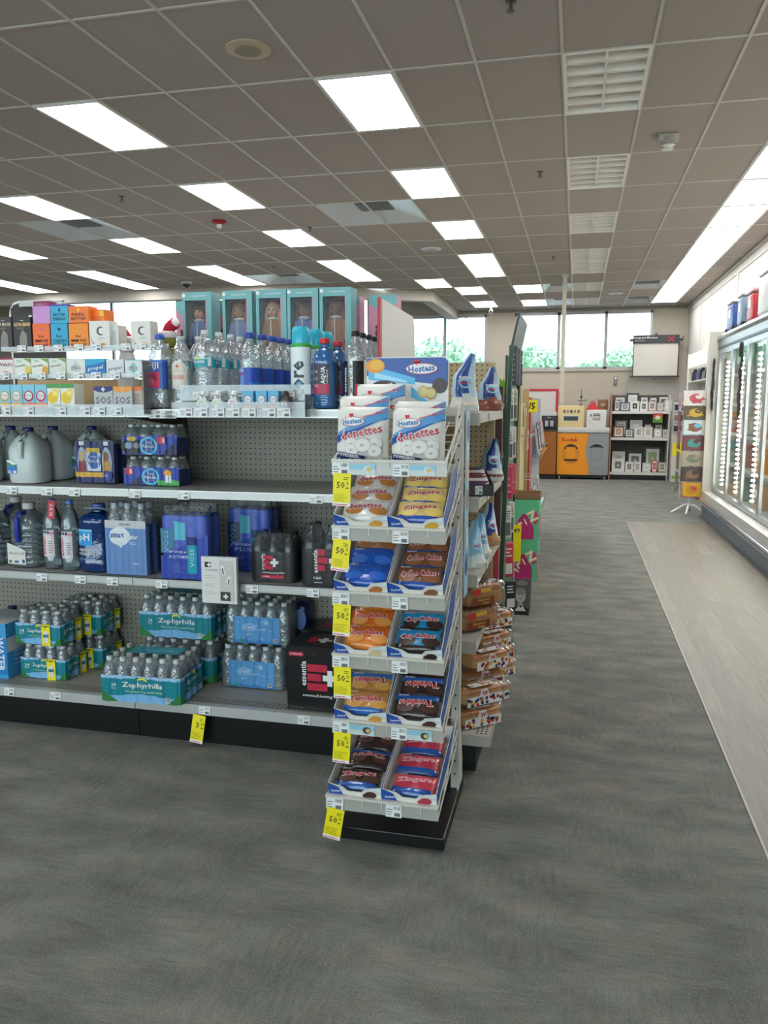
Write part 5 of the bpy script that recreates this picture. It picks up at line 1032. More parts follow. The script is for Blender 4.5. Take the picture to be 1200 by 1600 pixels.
# printed card strip and header sign
r2 = root('side_card', (RX1 + .004, 2.93, 0), label='tall narrow printed card with cookies on the aisle side of the snack rack', cat='sign')
mb = MB(); mb.box(0, -.03, .78, .004, .06, 1.47, mat('#9cc4da', .4)); g = G(mb, lambda u, v, w: (.004 + w, u, v)); g2 = G(mb, lambda u, v, w: (u, -.03 - w, v))
for z, c in ((1.4, '#2c4a9c'), (1.25, '#d9a05a'), (1.15, '#b5703c'), (1.0, '#e6e0d4'), (.9, '#2c4a9c')): g.oval(.015, z, .03, .045, mat(c, .4))
mb.build('card', r2)
def brandmark(g, cx, cy, s_, ring=True):
    if ring: g.oval(cx, cy, s_ * 1.16, s_ * .4, mat('#b8202c', .4)); g.oval(cx, cy, s_ * 1.1, s_ * .35, WHT)
    g.text('Hostess', cx, cy, s_ * .48, mat('#2468b0', .4), s_ * 1.9, 5, bold=.035); g.heart(cx - s_ * .35, cy + s_ * .46, s_ * .24, mat('#d02434', .4))
hx0, hx1 = XP(570, 2.88, 1.6), XP(699, 2.88, 1.6); r = root('header_sign', ((hx0 + hx1) / 2, 2.905, 0), label='blue and white snack cake header sign on top of the wire rack', cat='sign'); w2 = (hx1 - hx0) / 2
mb = MB(); zb, zt = 1.487, 1.668; pts = [(-w2, zb), (w2, zb)] + [(w2 - .02 + .02 * cos(radians(a)), zt - .02 + .02 * sin(radians(a))) for a in (0, 30, 60, 90)] + [(-w2, zt - .002)]
mb.prism(pts, 0, .006, WHT); g = G(mb, lambda u, v, w: (u, -w, zb + v)); Hh = zt - zb
g.strip(-w2 + .001, w2 - .001, lambda u: Hh * .62 - (u + w2) * .12, lambda u: Hh - .004 if u < w2 - .02 else Hh - .004 - (.02 - sqrt(max(0, .0004 - (u - w2 + .02) ** 2))), mat('#1f4fa0', .35), 24)
g.strip(-w2 * .95, w2 * .2, lambda u: Hh * .55 - (u + w2) * .1, lambda u: Hh * .86 - (u + w2) * .28, mat('#4fb4e0', .35), 16); g.strip(-w2 * .8, 0, lambda u: Hh * .6 - (u + w2) * .14, lambda u: Hh * .74 - (u + w2) * .26, mat('#a4d8f0', .35), 10)
g.strip(w2 * .1, w2 - .001, lambda u: Hh * .2 - (u - w2 * .1) * .5, lambda u: Hh * .42 - (u - w2 * .1) * .9, mat('#4fb4e0', .35), 12)
g.oval(-w2 * .78, Hh * .82, .036, .026, mat('#e69a24', .4)); g.oval(-w2 * .74, Hh * .84, .026, .018, mat('#f0b23c', .4))
g.oval(-w2 * .55, Hh * .4, .05, .024, mat('#4a2c24', .4)); g.text('eeeee', -w2 * .5, Hh * .43, .012, WHT, .05, 20)
g.oval(w2 * .8, Hh * .42, .028, .028, mat('#3e2a28', .4)); g.oval(w2 * .4, Hh * .3, .02, .022, mat('#c9b06a', .4)); g.oval(w2 * .58, Hh * .27, .022, .022, mat('#8c7a3a', .4)); g.oval(w2 * .58, Hh * .27, .018, .018, mat('#d6c27c', .4)); g.oval(w2 * .4, Hh * .3, .016, .018, mat('#ddc988', .4))
brandmark(g, w2 * .36, Hh * .76, .052); mb.build('panel', r)
MB().box(-w2 - .012, .007, 1.486, -w2 + .01, .012, zt - .01, mat('#a8a298', .5)).box(-w2 + .01, .007, 1.486, w2 - .02, .012, 1.49, mat('#a8a298', .5)).build('bracket', r)
# --- bags of small doughnuts on the top tray
def pillow(mb, W, Hh, T, mf, nu=16, nv=14, e=3.2, jit=.0015, seed=1, base=0):
    rnd = random.Random(seed); J = {}
    def th(u, v):
        a, b = abs(2 * u - 1), abs(2 * v - 1); return T * max(0, 1 - a ** e) ** .6 * max(0, 1 - b ** e) ** .5
    def f(sgn):
        def fn(u, v):
            k = (round(u, 3), round(v, 3), sgn); n = J.setdefault(k, rnd.uniform(-jit, jit)) if 0 < u < 1 and 0 < v < 1 else 0
            return ((u - .5) * W, sgn * (th(u, v) + n), base + v * Hh)
        return fn
    mb.surf(f(-1), nu, nv, mf); mb.surf(f(1), nu, nv, lambda u, v: mf(u, v) if callable(mf) else mf)
    return lambda U, V, w: (U, -(th(U / W + .5, V / Hh) + w + .0012), base + V)
def donut_bag(n, loc, rx, label):
    W, Hh = .178, .19; mb = MB(); BG = mat('#dedbd3', .35)
    fn = pillow(mb, W, Hh, .03, lambda u, v: BG, seed=n)
    g = G(mb, fn, .0012, .0004); z = Hh
    g.strip(-W * .48, W * .49, lambda u: z * .48 + (u + W / 2) * .32, lambda u: z * .5 + (u + W / 2) * .95 * .55 + .002, mat('#5c9cd0', .35), 14); g.strip(-W * .49, W * .49, lambda u: z * .34 + (u + W / 2) * .5, lambda u: z * .47 + (u + W / 2) * .34, mat('#24509c', .35), 14)
    g.strip(W * .02, W * .48, lambda u: z * .78 + (u) * .3, lambda u: z * .8 + u * .3, mat('#d86a7a', .5), 6); g.text('#1', W * .3, z * .88, .009, mat('#c8283a', .5), rot=12)
    g.oval(-W * .17, z * .72, .042, .0165, mat('#c02c3c', .4)); g.oval(-W * .17, z * .72, .04, .0148, WHT); g.text('Hostess', -W * .17, z * .722, .019, mat('#2a70b4', .4), .068, 6, bold=.03); g.heart(-W * .2, z * .83, .0085, mat('#d02434', .4))
    g.text('donettes', .002, z * .53, .036, WHT, W * .84, 12, bold=.05); g.text('donettes', .002, z * .53, .03, mat('#c42438', .4), W * .8, 12, bold=.02)
    g.oval(.012, z * .27, .062, .03, mat('#bdb8b0', .5))
    for cx, cy, rr in ((-.03, .33, .022), (.052, .33, .022), (-.028, .22, .022), (.05, .2, .022), (.01, .3, .026)): g.oval(cx, z * cy, rr * 1.08, rr * .86, mat('#c4bfb7', .5)); g.oval(cx, z * cy, rr, rr * .8, mat('#dedad3', .5)); g.oval(cx - .002, z * cy - .001, rr * .28, rr * .16, mat('#b3ada4', .5))
    g.strip(-W * .47, W * .1, .006, lambda u: z * .2 - (u + W / 2) * .16, mat('#1d2f68', .35), 10); g.text('POWDERED', -W * .22, z * .12, .011, WHT, W * .42, -9, bold=.02)
    o = mb.build('doughnut_bag'); tag(o, label, 'bag', 'powdered doughnut bags on the top tray'); o.location = loc; o.rotation_euler = (rx, 0, 0); return o
zt1 = TR[0][0]
donut_bag(1, (XP(563, 2.58, 1.35), 2.6, zt1 + .032), -.16, 'white powdered doughnut bag in front on the top tray, above the yellow tag')
donut_bag(2, (XP(650, 2.56, 1.35), 2.59, zt1 + .028), -.16, 'white powdered doughnut bag in front on the top tray, aisle side')
donut_bag(3, (XP(565, 2.67, 1.35), 2.69, zt1 + .068), -.14, 'white doughnut bag peeking up behind the front one above the yellow tag')
donut_bag(4, (XP(653, 2.67, 1.35), 2.685, zt1 + .05), -.14, 'white doughnut bag right behind the aisle-side front one')
donut_bag(5, (XP(593, 2.78, 1.35), 2.795, zt1 + .11), -.08, 'white doughnut bag at the back of the top tray, under the header sign')
# --- open cartons and packs
def snack_box(tray, side, label, art, D=.3, hb=.1, hf=.05):
    z0, y0, rise, last = TR[tray]; th = math.atan2(rise, RYB - y0); W = .183; cx = TX0 + .008 + W / 2 + side * (W + .003)
    R0 = root('snack_box', (cx, y0 + .006, z0 + .041), label=label, cat='carton', group='open snack cartons on the rack'); R0.rotation_euler = (th, 0, 0)
    BLU = mat('#2252a8', .4); IN = mat('#dad8d2', .6)
    mb = MB(); mb.box(-W / 2, 0, 0, W / 2, D, .002, IN); mb.box(-W / 2, D - .002, .002, W / 2, D, hb, IN)
    for sx in (-W / 2, W / 2 - .002):
        prof = [(0, .002), (D - .002, .002), (D - .002, hb), (D * .8, hb), (.03, hf + .004), (0, hf)]
        mb.prism(prof, sx, sx + .002, IN, 'x')
        mb.prism(prof, sx - .0008 if sx < 0 else sx + .002, sx if sx < 0 else sx + .0028, BLU, 'x')
    pr = [(-W / 2, .002), (W / 2, .002), (W / 2, hf), (W * .2, hf * .8), (W * .12, hf * .5), (-W * .12, hf * .5), (-W * .24, hf * .8), (-W / 2, hf)]
    mb.prism(pr, -.001, .001, IN); g = G(mb, front(-.001)); g.rect(-W / 2, .003, W / 2, hf * .5, mat('#e3e1da', .45)); g.poly([(-W / 2, .003), (-W * .2, .003), (-W * .3, hf * .72), (-W / 2, hf)], BLU)
    g.poly([(W * .2, hf * .7), (W / 2, hf * .7), (W / 2, hf * .98)], mat('#dfe7ee', .4)); g.text('Hostess', -W * .36, hf * .45, .009, WHT, .032, 8, bold=.03); g.oval(W * .3, hf * .4, .02, .012, mat(art[1], .5)); g.oval(W * .22, hf * .3, .013, .009, mat(art[1], .5)); g.text(art[0], -W * .08, hf * .14, .009, mat('#b8242c', .4), .06, bold=.03)
    mb.build('carton', R0); return R0, th
def snack(base, s_, n_, dx, tilt, style, label, group, seed, W=.15, Lh=.088, T=.017, flip=False, rz=0):
    B, th = base; mb = MB(); main, strip_, name, ink, art_ = style; M1 = mat(main, .22, coat=.6, bump=.25, scale=55); M2 = mat(strip_, .22, coat=.6)
    fn = pillow(mb, W, Lh, T, (lambda u, v: M2 if (v < .2 + .12 * (1 - u) if not flip else v > .78) else M1), 14, 12, 2.6, .0012, seed)
    g = G(mb, fn, .0014, .0004)
    for i in range(2):
        c = (-.3 + .55 * i) * W; g.oval(c + .01, Lh * .42, W * .2, Lh * .2, mat(style[4], .35))
    g.text(name, .0, Lh * .6, .026, WHT, W * .8, 5 if not flip else 183, bold=.05); g.text(name, .0, Lh * .6, .022, mat(ink, .35), W * .77, 5 if not flip else 183, bold=.03)
    g.text('Hostess', -W * .3, Lh * (.9 if not flip else .92), .008, WHT, .035, bold=.02)
    R = Matrix.Rotation(th, 3, 'X'); o = mb.build('snack_pack'); off = R @ Vector((dx, s_, n_)); o.location = B.location + off
    o.rotation_euler = (th - (pi / 2 - tilt), 0, rz); return tag(o, label, 'snack pack', group)
OR_, TAN_, YEL_, BRN, CHO, RSP = ('#d9752a', '#a86a3c', '#dcb45a', '#6a3c26', '#2c1c18', '#c8344a')
def fill(tray, side, lab, art, style, n, nm, D=.3, hb=.1, flips=(), gap=.082, t0=.45, n0=.012, dn=.012, custom=None):
    b = snack_box(tray, side, lab, art, D, hb); rnd = random.Random(tray * 5 + side)
    for i in range(n):
        st = custom[i] if custom and i < len(custom) and custom[i] else style
        snack(b, .022 + gap * i, n0 + dn * i, rnd.uniform(-.006, .006), t0, st, '%s, %s from the front' % (nm, ORD[i]), nm + ' in their carton', tray * 10 + side * 4 + i, flip=i in flips, rz=rnd.uniform(-.05, .05))
fill(1, 0, 'open carton of small doughnuts on the second tray, beside the yellow tag', ('donettes', '#d6a04a'), ('#d8d2cc', '#e4e0dc', 'donettes', '#b03048', '#b9783a'), 3, 'doughnut pack on the second tray')
fill(1, 1, 'open carton of yellow cake packs on the second tray', ('Zingers', '#d9a83c'), ('#dcbc74', '#2450a8', 'Zingers', '#b8342c', '#e2c468'), 3, 'yellow cake pack on the second tray')
fill(2, 0, 'open carton with blue rolls and buns on the third tray', ('Honey Buns', '#b8703a'), ('#b98a6a', '#2058b8', 'Doughnuts', '#a82838', '#a06a3c'), 3, 'bun or blue-wrapped roll on the third tray', custom=[('#2058b8', '#2058b8', ' ', '#2058b8', '#2a66c8'), ('#2058b8', '#2860c0', ' ', '#2058b8', '#3a74d0'), None])
fill(2, 1, 'open carton of coffee cakes on the third tray', ('Coffee Cakes', '#8a5a34'), ('#7a4a30', '#2450a0', 'Coffee Cakes', '#b02838', '#8f5a38'), 3, 'brown coffee cake pack on the third tray')
fill(3, 0, 'open carton of orange cup cakes on the fourth tray', ('CupCakes', '#d8c09a'), ('#dc6a24', '#e68a34', 'CupCakes', '#c03038', '#e89a4a'), 3, 'orange cup cake pack on the fourth tray')
fill(3, 1, 'open carton of dark cup cakes on the fourth tray, half empty', ('CupCakes', '#2c1c18'), ('#1d86b4', '#2c1e1c', 'CupCakes', '#c0303c', '#3a2824'), 2, 'blue and brown cup cake pack on the fourth tray', hb=.115)
fill(4, 0, 'open carton of golden finger cakes on the fifth tray, half empty', ('Twinkies', '#d99a3c'), ('#c98a48', '#2f6ab4', 'Twinkies', '#c02c3c', '#dca04e'), 2, 'golden finger cake pack on the fifth tray', flips=(1,), hb=.115)
fill(4, 1, 'open carton of chocolate finger cakes on the fifth tray', ('Twinkies', '#4a2c20'), ('#33221f', '#2458a8', 'Twinkies', '#c8303c', '#4a2e26'), 3, 'dark finger cake pack on the fifth tray', flips=(0, 1, 2))
fill(5, 0, 'open carton of dark iced cakes on the lowest tray', ('Zingers', '#4a2a24'), ('#3a2724', '#2458a8', 'Zingers', '#c04050', '#54382e'), 3, 'dark iced cake pack on the lowest tray', .37, .075, (1, 2), .11, .22, .016, .004)
fill(5, 1, 'open carton of raspberry cakes on the lowest tray', ('Zingers', '#b83c4c'), ('#d2505e', '#2458a8', 'Zingers', '#e08090', '#b83448'), 3, 'raspberry red cake pack on the lowest tray', .37, .075, (), .11, .22, .016, .004)
# ================================================================== goods on the aisle-end shelves
def stand_bag(px, Y, z, w, h, cols, txt, label, rz=.6, d=.05, lean=0, grp='stand-up cookie bags'):
    R0 = root('cookie_bag', (XP(px, Y, z + h / 2), Y, z + .0012), rz, label, 'bag', grp); A, B, C_ = (mat(c, .25, coat=.5, bump=.2, scale=50) for c in cols)
    mb = MB(); nu, nv = 18, 16
    def shp(v): return (1 - .72 * (lambda t: t * t * (3 - 2 * t))(max(0, v - .3) / .7) + .03 * sin(v * 23), d * (1 - v ** 1.5) ** .8 * (1 + .1 * sin(v * 17)) + .0015)
    def fn(sg):
        def f(u, v):
            ww, dd = shp(v); a = (u - .5) * 2; return (a * w / 2 * ww + (lean + .012) * v ** 4 + .006 * sin(v * 9 + a), (sg * dd * (1 - abs(a) ** 2.5) ** .6 if abs(a) < 1 else 0) + .012 * v * v * sin(a * 4), v * h)
        return f
    mf = lambda u, v: (C_ if v < .3 - .1 * abs(u - .5) else (A if (u < .62 and u > .12) else B))
    mb.surf(fn(-1), nu, nv, mf); mb.surf(fn(1), nu, nv, mf); mb.build('bag_body', R0)
    mb = MB(); f1 = fn(-1)
    def pm(U, V, wv): p = f1(U / w + .5, V / h); return (p[0], p[1] - wv - .001, p[2])
    g = G(mb, pm, .0008, .0004); g.oval(0, h * .5, w * .3, h * .1, mat('#9cc8e2', .4)); g.text(txt[0], 0, h * .58, h * .05, WHT, w * .62, bold=.02); g.text(txt[1], 0, h * .49, h * .045, mat('#c83040' if cols[0] != '#e8e6e0' else '#a02030', .4), w * .5, bold=.02)
    for i in range(4): g.oval(w * (-.28 + .18 * i), h * .14, w * .1, h * .035, mat(txt[2], .5))
    mb.build('print', R0)
    return R0
stand_bag(725, 3.3, 1.465, .115, .235, ('#2a56a4', '#b8d2e2', '#d6dcdc'), ('TASTYKAKE', 'MINI DONUTS', '#e6dcc8'), 'tall pale blue cookie bag with twisted top on the top end shelf', .35, lean=.02)
stand_bag(765, 3.78, 1.465, .12, .2, ('#1f3c84', '#a8c4d8', '#8a4a34'), ('TASTYKAKE', 'COOKIES', '#7a3c28'), 'navy cookie bag with brown cookies on the top end shelf', .5)
stand_bag(768, 3.86, 1.13, .11, .2, ('#1f3c84', '#a8c4d8', '#d4d8d8'), ('TASTYKAKE', 'COOKIES', '#8a4a30'), 'navy and white cookie bag alone on the second end shelf', .5)
stand_bag(738, 3.25, .83, .1, .19, ('#8cc0dc', '#a4cee2', '#cfdadc'), ('TASTY', 'KAKE', '#e0d8c8'), 'light blue cookie bag at the front of the third end shelf', .8)
stand_bag(747, 3.48, .83, .1, .19, ('#7ab4d4', '#a4cee2', '#cfdadc'), ('TASTY', 'KAKE', '#e0d8c8'), 'light blue cookie bag second in line on the third end shelf', .9)
stand_bag(762, 3.78, .83, .11, .2, ('#26448c', '#b4d0e0', '#b88a5a'), ('TASTY', 'KAKE', '#b07a44'), 'navy-centred bag with white sides, last on the third end shelf', .9)
r = root('snack_tray', (XP(742, 3.3, 1.16), 3.3, 1.1312), .25, 'dark open carton packed with small wrapped bars on the second end shelf', 'carton')
mb = MB(); DK = mat('#2b2a2e', .4); mb.box(-.06, -.12, 0, .06, .12, .004, DK); mb.box(-.06, -.12, 0, .06, -.117, .045, DK); mb.box(-.06, .117, 0, .06, .12, .09, DK); mb.prism([(-.12, .004), (.12, .004), (.12, .09), (-.12, .045)], -.06, -.057, DK, 'x'); mb.prism([(-.12, .004), (.12, .004), (.12, .09), (-.12, .045)], .057, .06, DK, 'x'); mb.build('carton', r)
price_tag(r, .0, -.1215, .024, .03, .035, 0)
for i in range(6):
    mb = MB(); c = ('#5a3a5c', '#d8d4d0', '#6a4a3c', '#7a3c50', '#cfc8c0', '#4a4258')[i]
    pillow(mb, .1, .05, .01, mat(c, .25, coat=.5), 8, 6, 2.6, .001, i); o = mb.build('wrapped_bar'); o.rotation_euler = (-.5, 0, .25); R = Matrix.Rotation(.25, 3, 'Z'); o.location = Vector(r.location) + R @ Vector((0, -.085 + i * .036, .012 + i * .008)); tag(o, 'small wrapped bar in the dark carton, %s from the front' % ORD[i], 'snack bar', 'wrapped bars in the dark carton')
def loaf(px, Y, z, label, cols, rz=-.7, L_=.2, w=.1, h=.095, kind='bread_loaf', grp='bagged loaves'):
    R0 = root(kind, (XP(px, Y, z + .05), Y, z + .001), rz, label, 'bread', grp); mb = MB(); C1, C2 = mat(cols[0], .5, bump=.4, scale=40), mat(cols[1], .5)
    def f(u, v):
        a = 2 * pi * u; t = (v - .5) * L_; q = 1 - .25 * abs(2 * v - 1) ** 4 - .06 * (.5 + .5 * cos(v * 40)) ** 2
        return (max(-1, min(1, 1.25 * cos(a))) * w / 2 * q, t, h / 2 + max(-1, min(1, 1.2 * sin(a))) * h / 2 * q)
    mb.surf(f, 20, 22, lambda u, v: C1 if .06 < u < .48 else C2, True, True); mb.prism([(w * .4 * cos(a * pi / 6), h / 2 + h * .4 * sin(a * pi / 6)) for a in range(12)], -L_ * .49, L_ * .49, C2); mb.build('loaf', R0)
    mb = MB(); 
    def b(u, v):
        a = 2 * pi * u; t = (v - .5) * (L_ + .07); q = 1.04 if abs(2 * v - 1) < .8 else max(.08, 1.04 - (abs(2 * v - 1) - .8) * 4.6); q += .015 * sin(u * 50 + v * 30)
        return (max(-1, min(1, 1.2 * cos(a))) * w / 2 * q, t, h / 2 + max(-1, min(1, 1.15 * sin(a))) * h / 2 * q)
    mb.surf(b, 24, 26, FILM, True, True); mb.build('clear_bag', R0)
    mb = MB()
    g = G(mb, lambda u, v, wv: (w / 2 * 1.07 + wv, u, v)); return R0, mb, g, w, h, L_
def brown_loaf(*a):
    R0, mb, g, w, h, L_ = loaf(*a, cols=('#8f5526', '#b07a44')); g.rect(-L_ * .42, h * .12, L_ * .2, h * .45, mat('#7a3414', .4)); g.text("Nature's", -L_ * .1, h * .36, .012, mat('#e0b450', .4), .07); g.text('Own', -L_ * .05, h * .2, .014, mat('#e0b450', .4)); g.oval(-L_ * .3, h * .7, .02, .014, mat('#c83020', .4)); g.rect(-L_ * .2, h * .68, L_ * .1, h * .86, mat('#d8a02c', .4)); mb.build('bag_print', R0)
brown_loaf(741, 3.28, .561, 'brown bagged loaf with gold lettering, front of the fourth end shelf')
brown_loaf(748, 3.3, .658, 'brown bagged loaf lying on top of the front one, fourth end shelf')
brown_loaf(752, 3.6, .561, 'brown bagged loaf at the back of the fourth end shelf')
def bun_bag(px, Y, z, label, rz):
    R0, mb, g, w, h, L_ = loaf(px, Y, z, label, cols=('#b8733a', '#cf9a60'), rz=rz, h=.075, w=.115, kind='bun_bag', grp='dotted bun bags on the base end shelf')
    g.rect(-L_ * .45, h * .04, L_ * .45, h * .58, mat('#e2e0dc', .4)); rnd = random.Random(int(px * Y * 10))
    for i in range(22): g.oval(rnd.uniform(-L_ * .42, L_ * .42), rnd.uniform(h * .1, h * .48), .0075, .0075, mat(rnd.choice(('#c82830', '#e8a820', '#1c2c6c')), .4), 8); g.w -= g.st
    g.w += g.st; g.poly([(-L_ * .15, h * .5), (L_ * .12, h * .5), (L_ * .06, h * .95), (-L_ * .1, h * .95)], mat('#dcd8d4', .4)); g.text('W', 0, h * .7, .02, mat('#b8242c', .4), bold=.04)
    g2 = G(mb, lambda u, v, wv: (u, v, h * 1.07 + wv)); g2.rect(w * .1, -L_ * .3, w * .45, L_ * .3, mat('#e2e0dc', .4))
    for i in range(10): g2.oval(rnd.uniform(w * .14, w * .42), rnd.uniform(-L_ * .27, L_ * .27), .006, .006, mat(rnd.choice(('#c82830', '#e8a820', '#1c2c6c')), .4), 8); g2.w -= g2.st
    mb.build('bag_print', R0)
bz = .1712
for i, (px, Y, k, rz, lb) in enumerate(((742, 3.22, 0, -.15, 'dotted bun bag at the front bottom of the base end pile'), (744, 3.24, 1, -.1, 'dotted bun bag second up in the front of the base end pile'), (758, 3.5, 0, -.1, 'dotted bun bag low in the middle of the base end pile'), (750, 3.47, 1, -.3, 'dotted bun bag second up in the middle of the base end pile'), (756, 3.45, 2, -.05, 'dotted bun bag third up in the middle of the base end pile'), (772, 3.82, 0, .1, 'dotted bun bag low at the far end of the base end pile'), (768, 3.8, 1, -.15, 'dotted bun bag second up at the far end of the base end pile'), (763, 3.74, 2, 0, 'dotted bun bag third up at the far end of the base end pile'), (765, 3.8, 3, -.1, 'dotted bun bag on top at the far end, leaning at the side panel'))):
    bun_bag(px, Y, bz + k * .086, lb, rz - .7)
# ================================================================== GLASS-DOOR COOLER along the wall
CY0, CY1 = 5.78, 11.35; GRY = mat('#b3b6b8', .35, .35); DG = mat('#4d565e', .4, .2); CH = mat('#c3cad2', .15, .9); FRM = mat('#9ea3a6', .3, .5)
r = root('glass_door_cooler', (1.64, CY0, 0), label='long glass-door upright cooler with bright light strips along the wall', cat='cooler')
def Lc(x, y, z): return (x - 1.64, y - CY0, z)
MB().box(*Lc(1.67, CY0, .0), *Lc(2.1, CY1, .16), mat('#59636c', .45)).build('kick_plate', r)
mb = MB(); mb.box(*Lc(1.66, CY0, .16), *Lc(2.1, CY1, .335), mat('#c2bfb6', .4)); mb.build('lower_panel', r)
mb = MB(); mb.tube([Lc(1.645, CY0, .225), Lc(1.645, CY1, .225)], .022, CH, 10); mb.box(*Lc(1.635, CY0, .175), *Lc(1.665, CY1, .2), mat('#8e98a2', .25, .6)); mb.build('bumper', r)
mb = MB(); mb.box(*Lc(1.78, CY0, 2.19), *Lc(2.1, CY1, 2.36), GRY); mb.tube([Lc(1.775, CY0, 2.34), Lc(1.775, CY1, 2.34)], .03, CH, 10); mb.box(*Lc(1.768, CY0, 2.2), *Lc(1.782, CY1, 2.225), mat('#1d2230', .4)); mb.box(*Lc(1.78, CY0, 2.36), *Lc(2.1, CY1, 2.38), GRY); mb.build('header', r)
MB().box(*Lc(2.085, CY0, .335), *Lc(2.1, CY1, 2.19), mat('#a9b2ac', .5)).build('back_panel', r)
MB().box(*Lc(1.66, CY1, 0), *Lc(2.1, CY1 + .05, 2.42), mat('#c4c1b6', .5)).build('end_panel', r)
MB().box(*Lc(1.66, CY0 - .05, 0), *Lc(2.1, CY0, 2.42), mat('#c4c1b6', .5)).build('end_panel', r)
for zz in (.36, .75, 1.12, 1.48, 1.84):
    mb = MB()
    mb.box(*Lc(1.86, CY0, zz), *Lc(2.08, CY1, zz + .008), mat('#b9bdb9', .4)); mb.box(*Lc(1.853, CY0, zz - .018), *Lc(1.86, CY1, zz + .015), mat('#d3d6d2', .4)); mb.build('wire_shelf', r)
LED = mat('#fff8ea', .4, emit=COOLER_E)
for n in range(7):
    y1 = CY1 - .04 - .92 * n; y0 = y1 - .92
    if y0 < CY0 - .2: break
    y0 = max(y0, CY0)
    d = MB(); d.box(*Lc(1.775, y0 + .004, .345), *Lc(1.805, y0 + .05, 2.185), FRM); d.box(*Lc(1.775, y1 - .05, .345), *Lc(1.805, y1 - .004, 2.185), FRM); d.box(*Lc(1.775, y0 + .05, .345), *Lc(1.805, y1 - .05, .40), FRM); d.box(*Lc(1.775, y0 + .05, 2.13), *Lc(1.805, y1 - .05, 2.185), FRM); d.box(*Lc(1.776, y0 - .003, .345), *Lc(1.80, y0 + .004, 2.185), mat('#222629', .5))
    door = d.build('door', r)
    MB().box(*Lc(1.786, y0 + .05, .4), *Lc(1.792, y1 - .05, 2.13), COOLG).build('glass', door)
    mb = MB(); mb.tube([Lc(1.775, y1 - .03, 1.0), Lc(1.745, y1 - .03, 1.02), Lc(1.745, y1 - .03, 1.5), Lc(1.775, y1 - .03, 1.52)], .005, FRM, 6); mb.build('handle', door)
    mb = MB(); ys = y0 + .56; mb.box(*Lc(1.845, ys - .02, .42), *Lc(1.852, ys + .02, 2.1), mat('#9da3a4', .35)); 
    for i in range(29):
        z = .47 + i * .055; mb.ball(Lc(1.835, ys, z), .026, LED, 8, 4, (.9, .9, .55))
    mb.build('light_strip', r)
# packages inside the cooler; amber ones added in place of a glass reflection
rnd = random.Random(11)
pk = [('#e0932a', 'amber reflection stand-in'), ('#c9cfc6', 'pale'), ('#8fa79a', 'sage'), ('#c85a3c', 'brick red'), ('#d8d4b0', 'cream')]
n_ = 0
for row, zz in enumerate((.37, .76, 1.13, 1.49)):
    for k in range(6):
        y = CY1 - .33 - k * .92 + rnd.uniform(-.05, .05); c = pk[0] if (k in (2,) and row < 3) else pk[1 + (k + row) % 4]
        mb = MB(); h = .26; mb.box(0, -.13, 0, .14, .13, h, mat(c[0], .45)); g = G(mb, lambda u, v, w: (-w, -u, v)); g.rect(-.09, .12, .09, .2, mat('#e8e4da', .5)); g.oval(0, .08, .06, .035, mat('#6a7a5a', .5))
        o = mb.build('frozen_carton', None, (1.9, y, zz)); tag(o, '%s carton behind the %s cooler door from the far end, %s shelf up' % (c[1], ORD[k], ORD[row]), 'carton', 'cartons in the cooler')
# hanging dark clip strips on the door posts
def hang_strip(Y, z0, z1, label):
    R0 = root('hanging_strip', (1.735, Y, z1), label=label, cat='merchandise strip'); MB().box(-.004, -.012, z0 - z1, .0, .012, .0, mat('#cfd2d0', .4)).build('strip', R0); rn = random.Random(int(Y * 10)); k = 0; z = -.06
    while z > z0 - z1 + .05:
        mb = MB(); W = rn.uniform(.07, .1); q = pillow(mb, W, .16, .014, mat(rn.choice(('#2a2a2c', '#3a3a3a', '#34302c')), .85, bump=.4), 8, 8, 2.4, .003, k); ob = mb.build('black_glove', R0); ob.location = (-.018, rn.uniform(-.02, .02), z - .12); ob.rotation_euler = (rn.uniform(-.06, .06), rn.uniform(-.1, .1), -pi / 2 + rn.uniform(-.3, .3)); z -= .13; k += 1
hang_strip(11.3, 1.35, 2.1, 'dark gloves on a hanging strip at the far end of the cooler'); hang_strip(9.5, 1.3, 2.18, 'dark gloves on a long hanging strip between two cooler doors')
# ice chests on top of the cooler
def chest(x, y, w, d, h, col, lid, label, rz=0, wheels=True, rx=0):
    R0 = root('ice_chest', (x, y, 2.381), rz, label, 'ice chest', 'ice chests on the cooler'); m = mat(col, .35)
    mb = MB(); mb.rbox(-w / 2, -d / 2, .03, w / 2, d / 2, h * .86, m, .025); mb.build('body', R0)
    mb = MB(); mb.rbox(-w / 2 - .008, -d / 2 - .008, h * .865, w / 2 + .008, d / 2 + .008, h, mat(lid, .35), .02); mb.build('lid', R0)
    mb = MB(); mb.tube([(-w * .3, -d / 2 - .002, h * .5), (-w * .3, -d / 2 - .03, h * .45), (w * .3, -d / 2 - .03, h * .45), (w * .3, -d / 2 - .002, h * .5)], .009, mat('#5b6470', .4), 6); mb.build('handle', R0)
    mb = MB(); g = G(mb, lambda u, v, wv: (-w / 2 - wv, -u, v), .001); g.rect(-d * .28, h * .45, d * .1, h * .7, mat('#dfe3e4', .5)); mb.build('sticker', R0)
    if wheels:
        for s_ in (-1, 1): MB().tube([(-w / 2 + .02, s_ * (d / 2 + .001), .035), (-w / 2 + .02, s_ * (d / 2 + .018), .035)], .035, BLK, 12).build('wheel', R0)
chest(1.95, 11.02, .24, .42, .40, '#2f4d94', '#c9cac4', 'blue ice chest with a pale lid, furthest along on top of the cooler')
chest(1.95, 10.45, .22, .3, .42, '#6f8296', '#c6cac8', 'slate grey ice chest between the blue and the red one')
chest(1.95, 9.8, .24, .34, .37, '#b01c2c', '#b8888c', 'red ice chest with a white sticker on top of the cooler', wheels=False)
